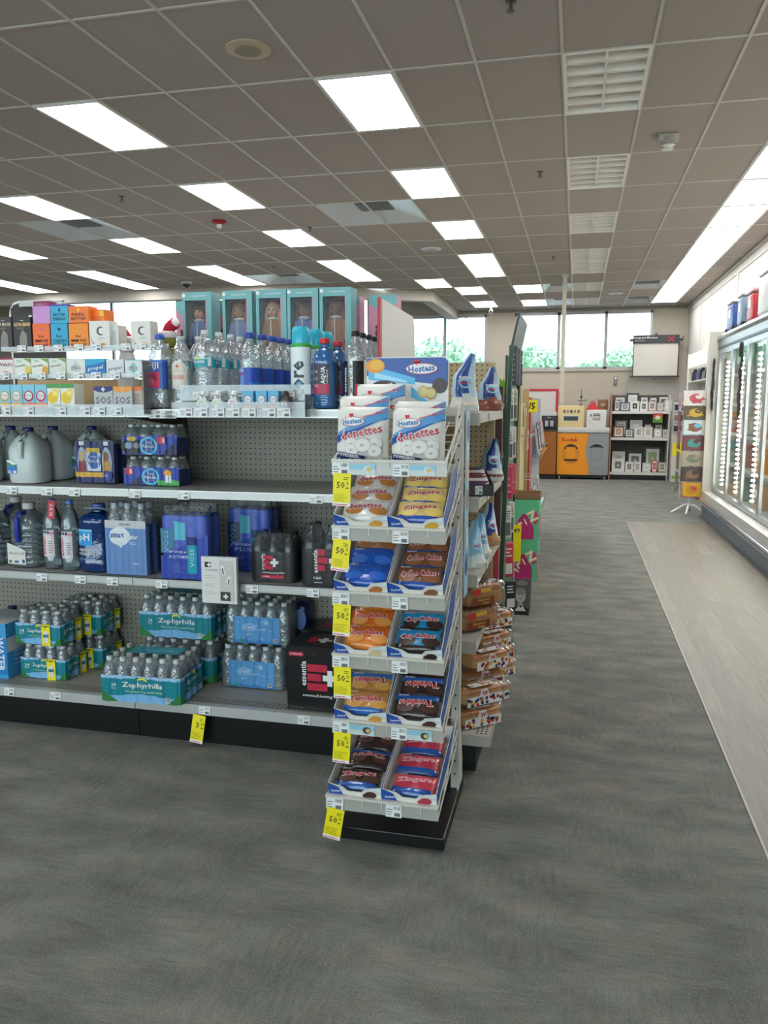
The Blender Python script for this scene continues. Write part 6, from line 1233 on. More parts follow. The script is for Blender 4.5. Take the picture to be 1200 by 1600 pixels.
chest(1.96, 9.15, .26, .5, .5, '#c4c4bc', '#d8d8d2', 'large pale ice chest beside the red one', wheels=False)
# ================================================================== wall cabinet past the cooler and the card spinner
r = root('wall_cabinet', (1.98, 13.9, 0), label='tall white wall cabinet with lit top boxes past the cooler', cat='cabinet'); CW = mat('#d9d7cf', .45)
MB().box(-.13, 1.08, 0, .13, 1.13, 2.34, CW).build('side_panel', r); MB().box(-.13, -1.1, 0, .13, -1.05, 2.34, CW).build('side_panel', r); MB().box(.1, -1.05, 0, .13, 1.08, 2.3, mat('#bdb9ae', .5)).build('back_panel', r)
for i in range(3): MB().box(-.12, -1.03 + i * .7, 2.1, .08, -.36 + i * .7, 2.32, mat('#f4f0e2', .5, emit=.45)).build('light_box', r)
for z in (.1, .6, 1.1, 1.55, 1.85): MB().box(-.12, -1.05, z, .1, 1.08, z + .02, CW).build('shelf', r)
for i, (y, c, h) in enumerate(((14.75, '#2a2624', .2), (14.5, '#4a4a58', .16), (14.2, '#6a70a8', .19), (13.9, '#2c2c30', .2), (13.6, '#8a8a90', .15), (13.3, '#343038', .19))):
    mb = MB(); mb.lathe([(.05, 0), (.055, .02), (.05, h * .7), (.02, h), (.004, h + .005)], mat(c, .6, bump=.3), 14)
    o = mb.build('lint_roller_pack' if i % 2 else 'winter_hat', None, (1.95, y, 1.8705)); tag(o, '%s item standing on the upper shelf of the wall cabinet, %s from the photo frames' % (('dark', 'grey', 'violet', 'black', 'silver', 'charcoal')[i], ORD[i]), 'merchandise', 'goods in the wall cabinet')
spx = XP(1083, 11.55, 1); r = root('card_spinner', (spx, 11.62, 0), label='white wire card spinner on a splayed foot beside the cooler end', cat='display rack')
MB().tube([(0, 0, .08), (0, 0, 1.62)], .018, WHT, 10).build('pole', r)
for a in (200, 255, 320, 80): MB().tube([(0, 0, .12), (.08 * cos(radians(a)), .08 * sin(radians(a)), .11), (.26 * cos(radians(a)), .26 * sin(radians(a)), .012)], .013, WHT, 8).build('leg', r)
mb = MB()
for z in (.3, .55, .8, 1.0, 1.25, 1.45): mb.tube([(.22 * cos(a * pi / 2 + pi / 4), .22 * sin(a * pi / 2 + pi / 4), z) for a in range(4)], .004, WIRE, 5, True)
for a in range(4): mb.tube([(.22 * cos(a * pi / 2 + pi / 4), .22 * sin(a * pi / 2 + pi / 4), .22), (.22 * cos(a * pi / 2 + pi / 4), .22 * sin(a * pi / 2 + pi / 4), 1.62)], .004, WIRE, 5); 
for z in (.3, .8, 1.25): mb.tube([(-.12, -.12, z), (.12, .12, z)], .003, WIRE, 4); mb.tube([(.12, -.12, z), (-.12, .12, z)], .003, WIRE, 4)
mb.build('wire_frame', r)
def cal(dx, z, w, h, c1, c2, c3, label, side=0, kind='wall_calendar'):
    w *= 1.28; h *= 1.1
    R0 = MB(); R0.box(-w / 2, 0, 0, w / 2, .006, h, mat(c1, .35)); g = G(R0, front(0)); g.rect(-w * .46, h * .52 if side == 9 else h * .04, w * .46, h * .96, mat(c2, .35)); rn = random.Random(int(z * 100) + int(dx * 77))
    g.oval(0, h * .5, w * .27, h * .3, mat(c3, .4)); g.oval(w * .1, h * .62, w * .14, h * .16, mat(c1, .4))
    for i in range(5): g.oval(rn.uniform(-.3, .3) * w, rn.uniform(.2, .8) * h, w * .07, h * .05, mat(c3, .4))
    if side == 0: w_ = w; loc = (spx + dx, 11.62 - .17 - .012, z); rz = 0
    else: loc = (spx - .17 - .012, 11.62 + dx, z); rz = -pi / 2
    o = R0.build(kind, None, loc); o.rotation_euler = (0, 0, rz); tag(o, label, 'calendar', 'calendars on the spinner')
for a in ((.0, 1.46, .25, .19, '#d5d0ca', '#cfcac4', '#b04a52', 'calendar with a pink red flower on pale grey, top of the spinner'), (.0, 1.28, .24, .17, '#4a4034', '#5c5038', '#c09a3c', 'calendar with a dark and gold picture, under the flower one'), (.0, 1.08, .24, .18, '#6cb0cc', '#c9d2cf', '#7a5240', 'calendar with a brown turtle shape on pale blue, middle of the spinner'), (.0, .87, .24, .18, '#5a3038', '#6a3a40', '#3f8c84', 'calendar with a teal and maroon picture on the spinner'), (.0, .66, .24, .18, '#9a8f80', '#a89c8c', '#6c7a5c', 'calendar with a beige picture, low on the spinner'), (.0, .45, .24, .18, '#3a3230', '#4c403a', '#8c6a54', 'calendar with a dark brown picture, lowest full one on the spinner'), (.0, .24, .2, .18, '#b83c58', '#d8a82c', '#c88a2c', 'calendar with a pink border and golden face, at the foot of the spinner')): cal(*a)
for a in ((.0, 1.4, .24, .22, '#c8a8b8', '#d0b8c8', '#c05a80', 'pink calendar on the frame-shelf side of the spinner, top'), (.0, 1.14, .24, .22, '#6a2a34', '#7a3238', '#b06a4c', 'maroon calendar on the frame-shelf side of the spinner, second'), (.0, .88, .24, .22, '#7a3038', '#8a4038', '#b8866a', 'wine red calendar on the frame-shelf side of the spinner, third'), (.0, .6, .24, .22, '#4a6a44', '#6a8a54', '#b05a6a', 'green calendar on the frame-shelf side of the spinner, fourth'), (.0, .3, .24, .24, '#6a6058', '#7a6c60', '#a08a70', 'grey brown calendar on the frame-shelf side of the spinner, lowest')): cal(*a, side=1)
# ================================================================== photo counter against the window wall
KY = 16.3; OR2, KG, KW = mat('#e8930c', .4), mat('#8d9093', .4), mat('#c5c5c2', .4)
r = root('photo_kiosk', (.135, KY, 0), label='photo kiosk counter, orange and grey wavy front lettered in red', cat='kiosk'); kx = .49
MB().box(-kx + .02, .03, .03, kx - .03, .6, .1, BLK).build('base', r)
for sx in (-kx + .05, kx - .06):
    MB().tube([(sx - .012, .05, .03), (sx + .012, .05, .03)], .03, mat('#b4b4b2', .4), 12).build('caster', r)
mb = MB(); wav = lambda z: .09 + .035 * sin((z - .1) * 7.2 + 1.2); zs_ = [.095 + .815 * i / 16 for i in range(17)]
mb.box(-kx, .02, .09, kx, .62, .915, KG)
mb.build('body', r)
mb = MB(); mb.prism([(-kx, .095)] + [(wav(z), z) for z in zs_] + [(-kx, .91)], -.002, .018, OR2); mb.build('orange_panel', r)
mb = MB(); mb.prism([(wav(z) + .004, z) for z in zs_] + [(kx, .91), (kx, .095)], -.0, .018, KG); mb.build('grey_panel', r)
mb = MB(); g = G(mb, front(-.003), .0008, .0004); g.text('Kodak', -.25, .785, .08, mat('#c22a1e', .4), .32, bold=.035)
D1, D2 = mat('#b8700a', .5), mat('#6c6f72', .5)  # recesses drawn flat below, shade of their hollows put into the colour
g.oval(-.23, .5, .17, .2, mat('#d4860c', .5)); g.strip(-.36, -.1, lambda u: .6, lambda u: .5 + .2 * sqrt(max(0, 1 - ((u + .23) / .17) ** 2)), mat('#3a2a10', .6), 12); g.rect(-.32, .42, -.14, .64, OR2); g.strip(-.36, -.1, lambda u: .38 - .02 * sqrt(max(0, 1 - ((u + .23) / .15) ** 2)), .4, BLK, 8)
g.oval(.26, .5, .19, .22, mat('#9b9ea0', .5)); g.oval(.26, .5, .175, .205, KG); g.strip(.13, .39, lambda u: .62, lambda u: .5 + .205 * sqrt(max(0, 1 - ((u - .26) / .18) ** 2)), mat('#1a1c1e', .6), 12); g.rect(.16, .4, .36, .64, mat('#6a6d70', .5)); g.rect(.166, .406, .354, .634, KG); mb.build('lettering_and_recess_shade', r)
mb = MB(); mb.rbox(-kx - .01, -.02, .92, kx + .01, .63, 1.025, KW, .02); mb.build('counter_top', r)
def machine(x0, x1, z1, y, col, label, deco, z0=1.0255, name='photo_printer', d=.4):
    R0 = root(name, ((x0 + x1) / 2, y, z0), label=label, cat='printer'); w = (x1 - x0) / 2; h = z1 - z0
    mb = MB(); mb.rbox(-w, 0, 0, w, d, h, mat(col, .45), .012, 2); mb.build('housing', R0); mb = MB(); deco(G(mb, front(0), .0015), w, h); mb.build('front_panel', R0)
machine(-.365, .14, 1.455, 16.33, '#dcc58e', 'cream photo printer with small pictures over a dark slot, on the kiosk', lambda g, w, h: (g.rect(-w * .62, h * .28, w * .62, h * .55, mat('#c9c9c4', .4)), g.rect(-w * .55, h * .31, w * .55, h * .51, mat('#2c3a42', .3)), [g.rect(-w * .6 + i * w * .27, h * .66, -w * .44 + i * w * .27, h * .8, mat(('#8a4a44', '#8c8a90', '#3a3a3c', '#9c7a6c', '#5a5a6c')[i], .5)) for i in range(5)]))
machine(.185, .56, 1.37, 16.33, '#d6d4ce', 'white photo printer with a small window beside the cream one', lambda g, w, h: (g.rect(-w * .35, h * .42, w * .4, h * .8, mat('#8c8c88', .4)), g.rect(-w * .3, h * .5, w * .35, h * .72, mat('#b9b9b4', .4)), g.rect(-w * .3, h * .66, w * .35, h * .7, BLK), g.rect(-w * .62, h * .62, -w * .5, h * .76, BLK)))
r = root('red_cloth_bag', (.3, 16.55, 1.3705), label='crumpled red bag on the white printer', cat='bag'); mb = MB()
def rb(u, v):
    a = 2 * pi * u; q = 1 - v ** 1.6; n = 1 + .15 * sin(a * 3 + v * 5); return (.13 * q * cos(a) * n + .002 * cos(a), .09 * q * sin(a) * n, v * .13 * (1 + .2 * sin(a * 2)))
mb.surf(rb, 20, 10, mat('#b8242c', .7, bump=.4), True, True); mb.build('bag_body', r); MB().tube([(-.05, 0, .1), (-.03, 0, .17), (.03, 0, .17), (.05, 0, .1)], .008, mat('#b8242c', .7), 6).build('strap', r)
r = root('stand_ornament', (.075, 16.62, 1.4555), label='slim dark stand with a blue ball and cross arm on the cream printer', cat='ornament'); DKM = mat('#33343c', .4)
MB().tube([(0, 0, 0), (0, 0, .32)], .006, DKM, 6).lathe([(.04, 0), (.04, .012), (.01, .016)], DKM, 12).build('stem', r); MB().ball((0, 0, .17), .028, mat('#2c3478', .3), 12, 8).build('ball', r); MB().tube([(-.07, 0, .1), (.09, 0, .1)], .007, DKM, 6).tube([(.09, 0, .08), (.09, 0, .125)], .009, mat('#6a7a44', .5), 6).build('cross_arm', r)
o = MB().box(-.1, 0, 0, .1, .12, .2, mat('#8a6248', .7)); g = G(o, front(0)); g.oval(0, .1, .05, .03, mat('#b89a7c', .6)); tag(o.build('cardboard_box', None, (.5, 16.72, 1.3705)), 'brown cardboard box behind the red bag on the white printer', 'carton')
r = root('side_counter', (-.72, 16.2, 0), label='brown wood side counter next to the photo kiosk', cat='counter'); WD = speckled('brown_laminate', '#9a5f30', 8, .08, .4)
MB().box(-.35, .06, 0, .35, .6, .1, BLK).build('base', r); MB().box(-.36, 0, .1, .34, .62, .96, WD).build('body', r); MB().box(-.37, -.02, .96, .35, .63, .985, mat('#3a3836', .4)).build('counter_top', r)
r = root('photo_scanner', (-.53, 16.3, .9855), label='black machine with pale papers on top, on the side counter', cat='printer'); MB().rbox(-.15, 0, 0, .15, .35, .27, mat('#1e1f22', .4), .012, 2).build('housing', r)
mb = MB(); g = G(mb, front(0), .0015); g.text('Photo', 0, .235, .02, WHT); 
for i in range(2): g.rect(-.08 + i * .1, .06, -.02 + i * .1, .17, mat('#b9babb', .4))
for i in range(4): g.lines(-.08, .1, .07 + i * .025, .08 + i * .025, 1, BLK)
mb.build('front_panel', r); MB().box(-.14, .02, .2705, .14, .3, .34, mat('#c9cac8', .5)).build('paper_tray', r)
r = root('framed_board', (XP(845, 17.3, 1.7), 17.36, 1.1), label='white board in a red frame standing at the window wall', cat='sign'); RF = mat('#c2203a', .4)
MB().box(-.33, 0, 0, .33, .02, .66, mat('#cfcbc4', .5)).build('board', r); mb = MB()
for b_ in ((-.36, -.01, -.03, -.31, .02, .7), (.31, -.01, -.03, .36, .02, .7), (-.31, -.01, .65, .31, .02, .7), (-.31, -.01, -.03, .31, .02, .02)): mb.box(*b_, RF)
mb.build('frame', r)
MB().box(-.3, -.1, -1.1, .3, .02, -.03, WALL).build('plinth', r)
# frames on their shelves
r = root('frame_shelves', (1.2, 16.45, 0), label='black-backed display shelves full of picture frames', cat='shelving'); fx = .53
MB().box(-fx, .43, 0, fx, .45, 1.66, mat('#55524c', .6)).build('back_panel', r); MB().box(-fx, 0, 0, fx, .43, .12, BLK).build('base', r)
MB().box(-fx - .03, -.02, 0, -fx, .45, 1.68, mat('#a8745a', .5)).build('side_panel', r); MB().box(fx, .0, 0, fx + .02, .45, 1.66, mat('#c9c7c0', .5)).build('side_panel', r)
FS = (.15, .83, 1.345)
for z in FS: mb = MB(); mb.box(-fx, 0, z - .02, fx, .43, z, SHELF); mb.box(-fx, -.012, z - .05, fx, 0, z + .003, mat('#cfcfca', .4)); mb.build('shelf', r)
def pframe(x0, x1, y0, y1, shelf, col, pc, label, back=0):
    Y = 16.52 + back * .2; a, b = 860 + x0 / 6, 860 + x1 / 6; z = FS[shelf] + .001 + (0 if not back else 0); xa, xb = XP(a, Y, z + .1), XP(b, Y, z + .1); w = xb - xa; zt_ = ZP(600 + y0 / 6, Y, xa); h = zt_ - z; zb = ZP(600 + y1 / 6, Y, xa)
    R0 = root('picture_frame', ((xa + xb) / 2, Y, z), label=label, cat='picture frame', group='picture frames on the shelves'); R0.rotation_euler = (-.05, 0, 0)
    t = min(w, h) * .13; m = mat(col, .3); mb = MB(); mb.box(-w / 2, 0, 0, w / 2, .015, t, m); mb.box(-w / 2, 0, h - t, w / 2, .015, h, m); mb.box(-w / 2, 0, t, -w / 2 + t, .015, h - t, m); mb.box(w / 2 - t, 0, t, w / 2, .015, h - t, m); mb.build('frame', R0)
    mb = MB(); mb.box(-w / 2 + t, .006, t, w / 2 - t, .012, h - t, mat('#d8d6d0', .3)); g = G(mb, front(.006)); g.rect(-w * .24, h * .25, w * .24, h * .78, mat(pc, .35)); g.oval(0, h * .5, w * .1, h * .12, mat('#b9b0a4', .5)); mb.build('print', R0)
FRS = [(600, 650, 150, 232, 2, '#3a3a38', '#7a8290', 'small black frame at the kiosk end of the top frame shelf', 0), (655, 745, 172, 232, 2, '#4a4c50', '#8c929c', 'dark low frame beside it on the top frame shelf', 0), (596, 708, 112, 232, 2, '#4c4a46', '#9aa0a8', 'grey multi-picture frame behind at the kiosk end, top frame shelf', 1), (712, 828, 86, 232, 2, '#1f1f20', '#c9c9c6', 'tall black frame sticking up behind, top frame shelf', 1), (750, 835, 160, 232, 2, '#dedcd6', '#2f2f30', 'white frame with a dark picture in front of the tall black one', 0), (842, 912, 165, 232, 2, '#dedcd6', '#55504c', 'white frame with a grey picture, next to the dark-picture one', 0), (838, 920, 115, 232, 2, '#2a2a2a', '#8c9088', 'black frame behind the grey-picture one, top frame shelf', 1), (918, 995, 160, 232, 2, '#b09a90', '#8a7a74', 'taupe frame in the middle of the top frame shelf', 0), (925, 1003, 120, 232, 2, '#2c2c2c', '#6a6a68', 'black frame behind the taupe one, top frame shelf', 1), (1000, 1062, 172, 232, 2, '#8c8480', '#b9b0a8', 'small grey-brown frame, top frame shelf', 0), (1006, 1112, 108, 232, 2, '#2a2a2c', '#55585c', 'wide black frame behind, spinner end of the top frame shelf', 1), (1070, 1150, 150, 232, 2, '#c9c5bc', '#e6e4dc', 'bright cream frame at the spinner end of the top frame shelf', 0),
 (604, 715, 340, 480, 1, '#8c8078', '#a8a29a', 'taupe frame behind the brown one, middle frame shelf', 1), (590, 690, 397, 480, 1, '#7c4a32', '#a8825e', 'brown wood frame at the kiosk end of the middle frame shelf', 0), (700, 780, 422, 480, 1, '#4c4c4a', '#8a8c88', 'low dark frame, middle frame shelf', 0), (744, 858, 338, 480, 1, '#e0deda', '#f0f0ec', 'shiny white frame behind, middle frame shelf', 1), (788, 870, 402, 480, 1, '#cfccc4', '#a09c94', 'pale grey frame in the centre of the middle frame shelf', 0), (874, 958, 402, 480, 1, '#d6d2c4', '#b0aa98', 'cream frame next to the pale grey one, middle frame shelf', 0), (876, 950, 372, 480, 1, '#2a2a2a', '#6c6c6a', 'black frame behind the cream one, middle frame shelf', 1), (968, 1046, 415, 484, 1, '#bdbab2', '#f2f0ea', 'light frame with a blank centre, middle frame shelf', 0), (974, 1052, 374, 484, 1, '#3a3a3a', '#8c8c88', 'black frame behind the blank one, middle frame shelf', 1), (1050, 1108, 422, 482, 1, '#6c6862', '#a09c94', 'small brown-grey frame at the spinner end of the middle frame shelf', 0),
 (576, 696, 632, 786, 0, '#dcdad6', '#b9bab4', 'wide white frame behind, kiosk end of the lowest frame shelf', 1), (575, 692, 700, 786, 0, '#dedcd8', '#6c6a66', 'white frame with a round grey picture, kiosk end of the lowest shelf', 0), (702, 776, 728, 788, 0, '#d6d4ce', '#7a7672', 'low white frame, second along the lowest frame shelf', 0), (784, 850, 728, 790, 0, '#d6d4ce', '#a09a92', 'low white frame, third along the lowest frame shelf', 0), (714, 870, 632, 788, 0, '#1f1f20', '#6a6c66', 'black double frame behind, lowest frame shelf', 1), (872, 1036, 586, 790, 0, '#2a2c2a', '#8cab6c', 'large dark frame with a green picture, back of the lowest frame shelf', 1), (862, 940, 738, 790, 0, '#bdbdb8', '#d8d8d4', 'glossy low silver frame, lowest frame shelf', 0), (950, 1000, 715, 790, 0, '#b01c2c', '#c8424c', 'red frame, lowest frame shelf', 0), (1006, 1090, 728, 790, 0, '#6a704a', '#8c8c6c', 'olive frame at the spinner end of the lowest frame shelf', 0)]
for a in FRS: pframe(*a)
o = MB().box(-.09, 0, 0, .09, .002, .18, mat('#5c8a2c', .4)); g = G(o, front(0)); g.strip(-.09, .09, .1, .18, mat('#b8442c', .4)); g.oval(0, .1, .05, .04, mat('#e0d8b0', .4)); tag(o.build('hang_tag', None, (XP(1028, 16.4, 1.2), 16.43, 1.125)), 'green and red flyer hanging from the top frame shelf', 'sign')
r = root('tower_display', (1.89, 16.2, 0), label='narrow white tower display with small goods beside the frame shelves', cat='display rack')
MB().box(-.1, 0, 0, .1, .3, 1.52, mat('#d2d0ca', .5)).build('body', r)
for z in (.95, 1.15, 1.35): MB().box(-.1, -.05, z, .1, 0, z + .015, CW).build('shelf', r)
for i, z in enumerate((.965, 1.165, 1.365)):
    for k in range(2): MB().box(-.09 + k * .09, -.045, z + .001, -.02 + k * .09, -.005, z + .11, mat(('#26262c', '#8a6a64', '#2a2f44')[(i + k) % 3], .5)).build('small_pack', r)
mb = MB(); g = G(mb, front(0), .001); g.rect(-.09, .5, .09, .75, YEL); g.text('3', .03, .68, .06, INK); g.text('49', .0, .3, .001, INK); g.rect(-.08, .06, .08, .12, mat('#7cb04a', .4)); mb.build('yellow_card', r)
# projection screen
px0, px1 = XP(988, 17.1, 2.4), XP(1062, 17.1, 2.4); r = root('projection_screen', ((px0 + px1) / 2, 17.15, 2.03), label='pull-down photo backdrop screen with a black header in front of the window', cat='screen'); sw = (px1 - px0) / 2; DS = mat('#2c2a2c', .45)
MB().box(-sw + .03, .0, .02, sw - .03, .006, .68, mat('#cfcac0', .6)).build('screen_fabric', r); MB().box(-sw - .03, -.015, -.01, sw + .01, .02, .015, DS).build('bottom_bar', r)
mb = MB(); mb.box(-sw, -.03, .66, sw - .02, .04, .82, DS); mb.box(-sw - .06, -.01, .7, sw + .06, .03, .75, DS); mb.tube([(sw + .05, 0, .7), (sw + .06, 0, .8)], .01, DS, 6)
g = G(mb, front(-.03)); g.text('Passport Photos', -sw * .48, .765, .045, WHT, .46, bold=.02); g.text('Ready in minutes!', -sw * .7, .71, .02, WHT, .2); RX = mat('#a82438', .5)
for a in (45, 135): 
    for s_ in (-.5, .5): g.text('I', sw * .62 + s_ * .03, .74 + s_ * .03 * (1 if a > 90 else -1), .12, RX, .025, a, bold=.03)
mb.build('header', r)
for s_ in (-1, 1): MB().box(s_ * (sw - .02) - .008, -.004, .0, s_ * (sw - .02) + .008, .01, .68, DS).build('side_bar', r)
MB().box(-.02, .02, .82, .02, .24, .86, DS).build('wall_bracket', r); MB().tube([(-.04, 0, -.01), (-.03, 0, -.04), (.03, 0, -.04), (.04, 0, -.01)], .005, DS, 5).build('pull_handle', r)
r = root('wall_sensor', (XP(962, 17.35, 2), 17.36, ZP(602, 17.35, .7)), label='small grey sensor box on the wall below the big window', cat='sensor'); MB().rbox(-.03, 0, 0, .03, .038, .18, mat('#8f8d88', .4), .01, 2).build('housing', r); MB().box(-.02, -.004, .13, .02, 0, .165, mat('#e0e0dc', .4)).build('cover', r)
# ================================================================== second and third runs of shelving beyond
def back_run(name, x0, x1, y0, y1, h, label, endm):
    R0 = root('shelf_unit', ((x0 + x1) / 2, (y0 + y1) / 2, 0), label=label, cat='shelving'); w, d = (x1 - x0) / 2, (y1 - y0) / 2
    MB().box(-w, -d, 0, w - .01, d, .14, BLK).build('base', R0); MB().box(-w, -.01, .14, w - .01, .01, h, PEG).build('back_panel', R0)
    MB().box(w - .02, -d, .0, w, d, h, endm).build('end_panel', R0)
    for z in (.4, .75, 1.1, h - .03): MB().box(-w, -d, z, w - .02, -.01, z + .02, SHELF).build('shelf', R0); MB().box(-w, .01, z, w - .02, d, z + .02, SHELF).build('shelf', R0)
    return R0
R2 = back_run('s', -8.5, -.43, 5.98, 6.98, 1.5, 'second long run of shelving behind the drinks shelves, beige pegboard end', PEGB)
R3 = back_run('s', -8.5, -.43, 7.75, 9.6, 1.5, 'third run of shelving whose red-edged end holds magazines', mat('#8f8a80', .5))
MB().box(-.435, 5.97, 0, -.40, 6.0, 1.62, mat('#b59a68', .5)).build('upright', R2).location = -Vector(R2.location)
MB().box(-.445, 6.96, 0, -.40, 6.99, 1.62, mat('#b59a68', .5)).build('upright', R2).location = -Vector(R2.location)
MB().box(-.425, 7.35, .0, -.405, 7.75, 1.55, mat('#a83c3c', .5)).build('side_panel', R3).location = -Vector(R3.location)
# tall green display post with a sign edge, and the red and brown uprights next to the end shelves
r = root('display_post', (-.345, 4.28, 0), label='tall dark green display frame with a sign seen edge-on', cat='display rack'); GR = mat('#1e4a34', .4)
mb = MB(); mb.prism([(-.055, 0), (-.028, 0), (.012, 1.8), (-.008, 1.8)], 0, .03, GR); mb.build('post', r); mb = MB(); mb.prism([(-.055, 0), (-.028, 0), (.012, 1.8), (-.008, 1.8)], .62, .65, GR); mb.build('post', r)
MB().box(-.03, .03, .35, -.02, .62, 1.75, mat('#3c5a48', .5)).build('mesh_panel', r); 
mb = MB(); mb.prism([(.0, 1.8), (.012, 1.8), (.045, 1.96), (.033, 1.96)], .0, .62, mat('#23282c', .4)); mb.build('sign_board', r)
MB().box(-.055, -.1, 0, .0, .7, .015, GR).build('foot', r)
r = root('upright_panel', (-.43, 4.14, 0), label='red lower and dark brown upper upright panel behind the end shelves', cat='panel'); MB().box(-.03, 0, 0, .055, .04, .78, mat('#b8485a', .5)).build('red_panel', r); MB().box(-.02, 0, .78, .06, .04, 1.585, mat('#4a231c', .5)).build('brown_panel', r)
r = root('potted_plant', (XP(789, 6.3, 1.6), 6.3, 1.5005), label='bright green leaves poking up behind the display post', cat='plant'); mb = MB(); rn = random.Random(5)
for i in range(26): a = rn.uniform(0, 2 * pi); l_ = rn.uniform(.1, .2); p = Vector((cos(a) * .1, sin(a) * .08, l_)); mb.add([(0, 0, .02), p * .5 + Vector((.02, .01, .03)), p, p * .5 - Vector((.02, .01, -.01))], [(0, 1, 2, 3)], mat('#7fae2a', .5))
mb.build('foliage', r); MB().lathe([(.04, 0), (.055, .05), (.05, .052)], mat('#7a4a34', .6), 12).build('pot', r)
# goods hanging on the display frame
def hangs(px, Y, z, w, h, col, label, cat, name, deco=None, rz=.55, t=.02, grp=None):
    mb = MB(); mb.rbox(-w / 2, -t / 2, 0, w / 2, t / 2, h, mat(col, .4), min(.008, t * .4), 2); g = G(mb, front(-t / 2), .001)
    if deco: deco(g, w, h)
    o = mb.build(name, None, (XP(px, Y, z + h / 2), Y, z)); o.rotation_euler = (0, 0, rz); tag(o, label, cat, grp or 'goods hanging on the display frame'); return o
for i in range(5): hangs(801 + i * 2.4, 4.34 + i * .11, 1.6, .045, .2, ('#4a4f54', '#6a7076', '#55595e', '#7a8086', '#3c4044')[i], 'dark thin packet hanging high on the green display frame, %s along' % ORD[i], 'packet', 'hanging_packet', lambda g, w, h: g.lines(-w * .4, w * .4, h * .1, h * .9, 6, mat('#a8acb0', .4), .15), t=.008)
for i, (a, z, c, n) in enumerate(((796, 1.4, '#cfd2c4', 'pale'), (802, 1.4, '#b9bca4', 'greenish'), (795, 1.19, '#d5d3cc', 'white'), (800, 1.19, '#c9c6bd', 'light grey'), (794, .98, '#c83a54', 'pink red'), (799, .98, '#d04860', 'rose red'), (792, .76, '#d8d6d0', 'white'), (797, .76, '#c9c4bc', 'off-white'))):
    hangs(a, 4.4 + (i % 2) * .2, z, .05, .18, c, '%s packet on the green display frame, %s row down' % (n, ORD[i // 2]), 'packet', 'hanging_packet', (lambda g, w, h: (g.rect(-w * .35, h * .1, w * .35, h * .5, mat('#6a6a68', .5)), g.lines(-w * .35, w * .35, h * .6, h * .9, 4, SM))) if 'red' not in n else (lambda g, w, h: g.lines(-w * .3, w * .3, h * .2, h * .8, 3, mat('#e8a0a8', .4), .2)))
for i, (a, z, h, c, lb) in enumerate(((793, .52, .2, '#c8384c', 'red and white packet low on the display frame'), (797, .33, .17, '#26262a', 'dark packet at the bottom of the display frame'))): hangs(a, 4.5, z, .07, h, c, lb, 'packet', 'hanging_packet', lambda g, w, h: (g.rect(-w * .35, h * .1, w * .35, h * .4, mat('#e0d8d0', .5)), g.lines(-w * .35, w * .35, h * .6, h * .9, 3, WHT)))
# goods hooked on the beige pegboard end of the second run
hk = mat('#d8d8d4', .3, .6)
for i, (Y, z, c, lb) in enumerate(((6.15, 1.32, '#8c9a3c', 'green and orange seed packet on the beige pegboard end'), (6.4, 1.3, '#b8b0a0', 'tan packet on the beige pegboard end'), (6.75, 1.12, '#c9c9c4', 'pale packet lower on the beige pegboard end'))):
    R0 = root('hooked_packet', (-.39, Y, z), pi / 2, lb, 'packet', 'packets on the beige pegboard'); MB().box(-.05, -.004, 0, .05, .004, .16, mat(c, .4)).build('packet_body', R0); mb = MB(); g = G(mb, front(-.004)); g.oval(0, .07, .03, .04, mat('#b8603c', .5)); g.lines(-.04, .04, .12, .15, 2, WHT); mb.build('print', R0)
for i in range(6): o = MB().tube([(-.425, 0, 0), (-.34, 0, 0), (-.335, 0, .01)], .003, hk, 5).box(-.338, -.012, -.012, -.334, .012, .006, WHT).build('peg_hook', R2); o.location = Vector((0, 6.2 + (i % 3) * .25, .92 + (i // 3) * .33)) - Vector(R2.location)
# stacked drink cartons at that end
def drink_carton(z, label, dx=0):
    x0, x1 = XP(800, 5.88, z + .1), XP(842, 5.88, z + .1); R0 = root('drink_carton', ((x0 + x1) / 2 - .045 + dx, 5.64, z), label=label, cat='carton', group='green and magenta drink cartons'); W = (x1 - x0) + .09; h = .285
    mb = MB(); Gn = mat('#5fc08c', .45); Mg = mat('#b8246c', .45); mb.box(-W / 2, 0, 0, W / 2, .28, h, Gn)
    for fn, a in ((front(0), W / 2), (sidex(W / 2, .14), .14)):
        g = G(mb, fn); g.strip(-a * .98, a * .75, .003, lambda u: h * (.38 + .12 * sin(u * 40) + .15 * sin(u * 17 + 1)), Mg, 20); g.oval(a * .8, h * .55, a * .15, h * .16, mat('#c83c7c', .45)); g.oval(-a * .5, h * .5, a * .2, h * .14, Mg)
        for t_, x_, y_ in (('A', -.22, .26), ('r', .1, .36), ('i', .32, .46), ('Z', .66, .6)):
            g.text(t_, a * x_ + .004, h * y_ - .004, .07 if t_ in 'AZ' else .046, mat('#e8b43c', .4), rot=28, bold=.03); g.text(t_, a * x_, h * y_, .067 if t_ in 'AZ' else .044, mat('#f0ead8', .4), rot=28, bold=.02)
    mb.build('carton', R0); return R0
drink_carton(.26, 'green and magenta drink carton, lower of the two in the aisle stack'); drink_carton(.5465, 'green and magenta drink carton, upper of the two in the aisle stack', .012)
r = root('cardboard_tray', (-.37, 5.64, .832), label='open brown cardboard tray on top of the green drink cartons', cat='carton'); CBD = mat('#8a6a48', .7)
MB().box(-.13, 0, 0, .14, .28, .004, CBD).box(-.13, 0, 0, .14, .005, .035, CBD).box(-.13, .275, 0, .14, .28, .035, CBD).box(-.13, .005, 0, -.125, .275, .035, CBD).box(.135, .005, 0, .14, .275, .035, CBD).build('tray_wall', r)
